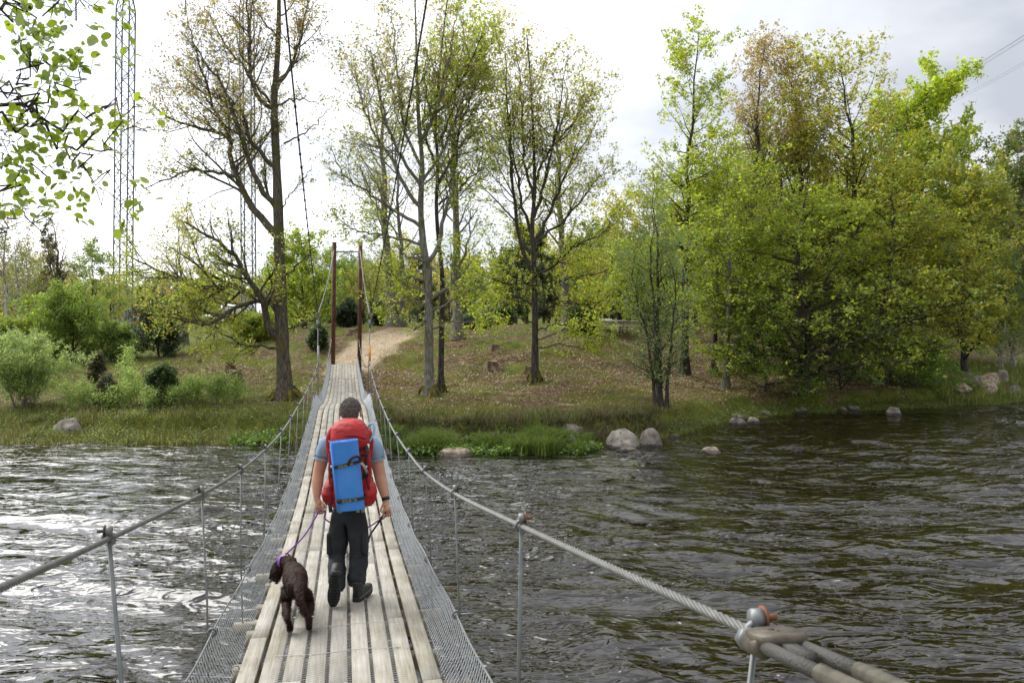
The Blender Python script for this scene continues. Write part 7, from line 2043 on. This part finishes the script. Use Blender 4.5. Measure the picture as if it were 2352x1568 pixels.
# ================================================================ alder boughs hanging in at the upper left, close to the camera
def near_alder():
    T = Tree(301); rs = T.rs; Yn = 4.0
    c = lambda l: [(x * .3296, y * .3296) for x, y in l]
    lines = [(c([(-260, 860), (0, 785), (150, 730), (230, 742), (330, 800), (450, 790), (600, 758), (730, 720), (850, 722), (1000, 742)]), 0.018, 0.003, 0.15),
             (c([(-200, 960), (0, 868), (150, 800), (300, 700), (450, 590), (545, 480)]), 0.014, 0.003, -0.2),
             (c([(150, 740), (260, 830), (330, 930), (440, 1000), (600, 1005), (740, 965), (930, 920), (1050, 888)]), 0.012, 0.0025, 0.1),
             (c([(440, 1000), (500, 1050), (600, 1020), (600, 1130), (670, 1250), (800, 1350), (900, 1362), (990, 1340)]), 0.007, 0.0022, -0.1),
             (c([(560, 1080), (440, 1185), (250, 1228), (0, 1310), (-120, 1350)][::-1]), 0.008, 0.002, 0.1),
             (c([(150, 735), (165, 600), (160, 480), (168, 360), (190, 260)]), 0.008, 0.002, -0.1),
             (c([(-200, 20), (0, 72), (120, 130), (250, 190), (320, 232), (480, 235)]), 0.012, 0.002, 0.15),
             (c([(155, 485), (300, 480), (420, 482), (560, 492), (700, 450)]), 0.006, 0.002, 0.2),
             (c([(-150, -60), (100, -10), (300, 22), (450, 60), (620, 90)]), 0.009, 0.002, 0.1),
             (c([(-200, 640), (0, 600), (140, 690)]), 0.010, 0.006, 0.0),
             (c([(200, -80), (400, -20), (560, -10), (720, -20)]), 0.006, 0.002, 0.0),
             (c([(-150, 1000), (0, 940), (120, 980), (150, 1060)]), 0.006, 0.002, 0.0),
             (c([(-200, 1650), (0, 1560), (140, 1540), (300, 1490), (460, 1440)]), 0.008, 0.002, 0.1),
             (c([(-150, 1180), (0, 1100), (60, 1050), (140, 1040)]), 0.005, 0.002, 0.0)]
    lines = [(l_, a_ * 0.7, b_ * 0.8, d_) for l_, a_, b_, d_ in lines]
    lims = limbs_from(rs, lines, Yn, K=22, dep=1.0)
    for L in lims: pass
    base = Vector((-6.2, 2.6, float(gz(-6.2, 2.6)) - 0.1))
    tp0 = [base, base + Vector((0.1, 0.1, 1.5)), base + Vector((0.3, 0.3, 3.2)), base + Vector((0.3, 0.5, 5.0)), base + Vector((0.5, 0.6, 7.5))]
    a, L = resample(catmull(tp0, 5), 20); trunk = dict(pts=a[None], rad=np.linspace(0.14, 0.03, 20)[None], L=np.array([L]))
    T.wood(trunk, 12)
    # boughs that carry the sprays, leaving the stem outside the picture
    bs = []
    for i in (0, 1, 6, 8, 9, 11, 12, 13, 10, 4):
        st = lims[i]['pts'][0, 0]; k = np.argmin(np.abs(a[:, 2] - (st[2] - 0.5))); s0 = a[k]
        mid = (s0 + st) / 2 + np.array([0, 0, 0.12])
        q, l_ = resample([s0, mid, st], 22); bs.append(dict(pts=q[None], rad=np.linspace(lims[i]['rad'][0, 0] * 1.8, lims[i]['rad'][0, 0], 22)[None], L=np.array([l_])))
    LM = merge(lims); T.wood(merge(bs), 8); T.wood(LM, 7)
    c1 = children(rs, LM, 9, 0.18, 0.99, 0.75, 0.25, 0.28, 0.14, 6, 0.09, 0.02, 0.55, flat=0.3); c1['rad'] = np.minimum(c1['rad'], 0.0035); T.wood(c1, 4)
    c2 = children(rs, c1, 4, 0.3, 1.0, 0.7, 0.3, 0.5, 0.07, 4, 0.09, 0.0, 0.7, flat=0.3); c2['rad'] = np.minimum(c2['rad'], 0.002); T.wood(c2, 3)
    root = T.finish("alder_tree", "alder reaching in from outside the picture, its leafy sprays hanging close at the upper left", "tree", base, mat("alder_twig_bark", (0.035, 0.022, 0.016), 0.7, var=0.3, vscale=20), ntrunk=1)
    # leaves: rounded blades on the twigs, single objects
    def leaf_mesh(seed):
        r = random.Random(seed); n = 12; V = [(0, 0, 0)]; 
        out = []
        for i in range(n):
            t = 2 * math.pi * i / n
            x = 0.40 * math.sin(t) * (1 + 0.08 * r.uniform(-1, 1)); y = 0.52 - 0.52 * math.cos(t)
            out.append((x, y, 0.22 * abs(x) - 0.16 * (y - 0.3) ** 2))
        mid = [(0, y, -0.16 * (y - 0.3) ** 2 - 0.02) for y in (0.0, 0.35, 0.7, 1.04)]
        V = out + mid; F = []
        left = [i for i in range(n) if out[i][0] > 1e-3]; 
        # right half fan (x>0): indices 0..6 ; left half: 6..12
        F += [(0, 1, 13), (1, 2, 13), (2, 3, 14, 13), (3, 4, 14), (4, 5, 15, 14), (5, 6, 15)]
        F += [(0, 13, 11), (11, 13, 10), (10, 13, 14, 9), (9, 14, 8), (8, 14, 15, 7), (7, 15, 6)]
        me = npmesh("leaf", np.array(V), [np.array([f for f in F if len(f) == 3]), np.array([f for f in F if len(f) == 4])], [], smooth=True)
        return me
    mats = []
    for i, col in enumerate([(0.22, 0.29, 0.025), (0.28, 0.34, 0.03), (0.15, 0.21, 0.02)]):
        m = leafmat("alder_leaf_%s" % "abc"[i], 0.5, 0.10); nt = m.node_tree
        for nd in list(nt.nodes):
            if nd.type == 'ATTRIBUTE':
                rgb = nt.nodes.new("ShaderNodeRGB"); rgb.outputs[0].default_value = (*col, 1)
                for l in list(nd.outputs['Color'].links): nt.links.new(rgb.outputs[0], l.to_socket)
                nt.nodes.remove(nd)
        mats.append(m)
    mes = []
    for i in range(6):
        me = leaf_mesh(i); me.materials.append(mats[i % 3]); mes.append(me)
    tips = []
    tw = c2['pts']; 
    allp = [(tw[i, -1], tw[i, -1] - tw[i, -2]) for i in range(len(tw))] + [(tw[i, 2], tw[i, 2] - tw[i, 1]) for i in range(0, len(tw), 2)] + [(c1['pts'][i, -1], c1['pts'][i, -1] - c1['pts'][i, -2]) for i in range(len(c1['pts']))]
    vis = []
    for p, d in allp:
        X = 1176 + FPX * p[0] / p[1]; 
        if -60 < X < 380: vis.append((p, d))
    rs.shuffle(vis) if False else random.Random(5).shuffle(vis)
    rest = []
    bvec = np.array(tuple(root.location))
    for i, (p, d) in enumerate(vis):
        s = rs.uniform(0.022, 0.052)
        d = d / (np.linalg.norm(d) + 1e-9) + rs.normal(0, 0.35, 3) + np.array([0, 0, -0.15]); d /= np.linalg.norm(d)
        nn = np.array([0, 0, 1.0]) + rs.normal(0, 0.55, 3); nn -= nn.dot(d) * d; nn /= np.linalg.norm(nn)
        x = np.cross(d, nn)
        M3 = Matrix((Vector(x), Vector(d), Vector(nn))).transposed().to_4x4() @ Matrix.Scale(s, 4)
        M3.translation = Vector(p - bvec)
        if i < 300:
            o = bpy.data.objects.new("leaf", mes[rs.randint(6)]); link(o); o.parent = root; o.matrix_local = M3
        else: rest.append((M3, rs.randint(6)))
    if rest:
        V = []; F3 = []; F4 = []; n = 0; mi = []
        for M3, k in rest:
            me = mes[k]; v = np.array([tuple(M3 @ q.co) for q in me.vertices]); V.append(v)
            for f in me.polygons:
                (F3 if len(f.vertices) == 3 else F4).append([n + j for j in f.vertices])
            n += len(v)
        m3 = npmesh("foliage", np.concatenate(V), [np.array(F3), np.array(F4)], [mats[0]], smooth=True)
        o = add("foliage", m3, root); o['kind'] = 'stuff'
    print("near leaves", len(vis))
near_alder()
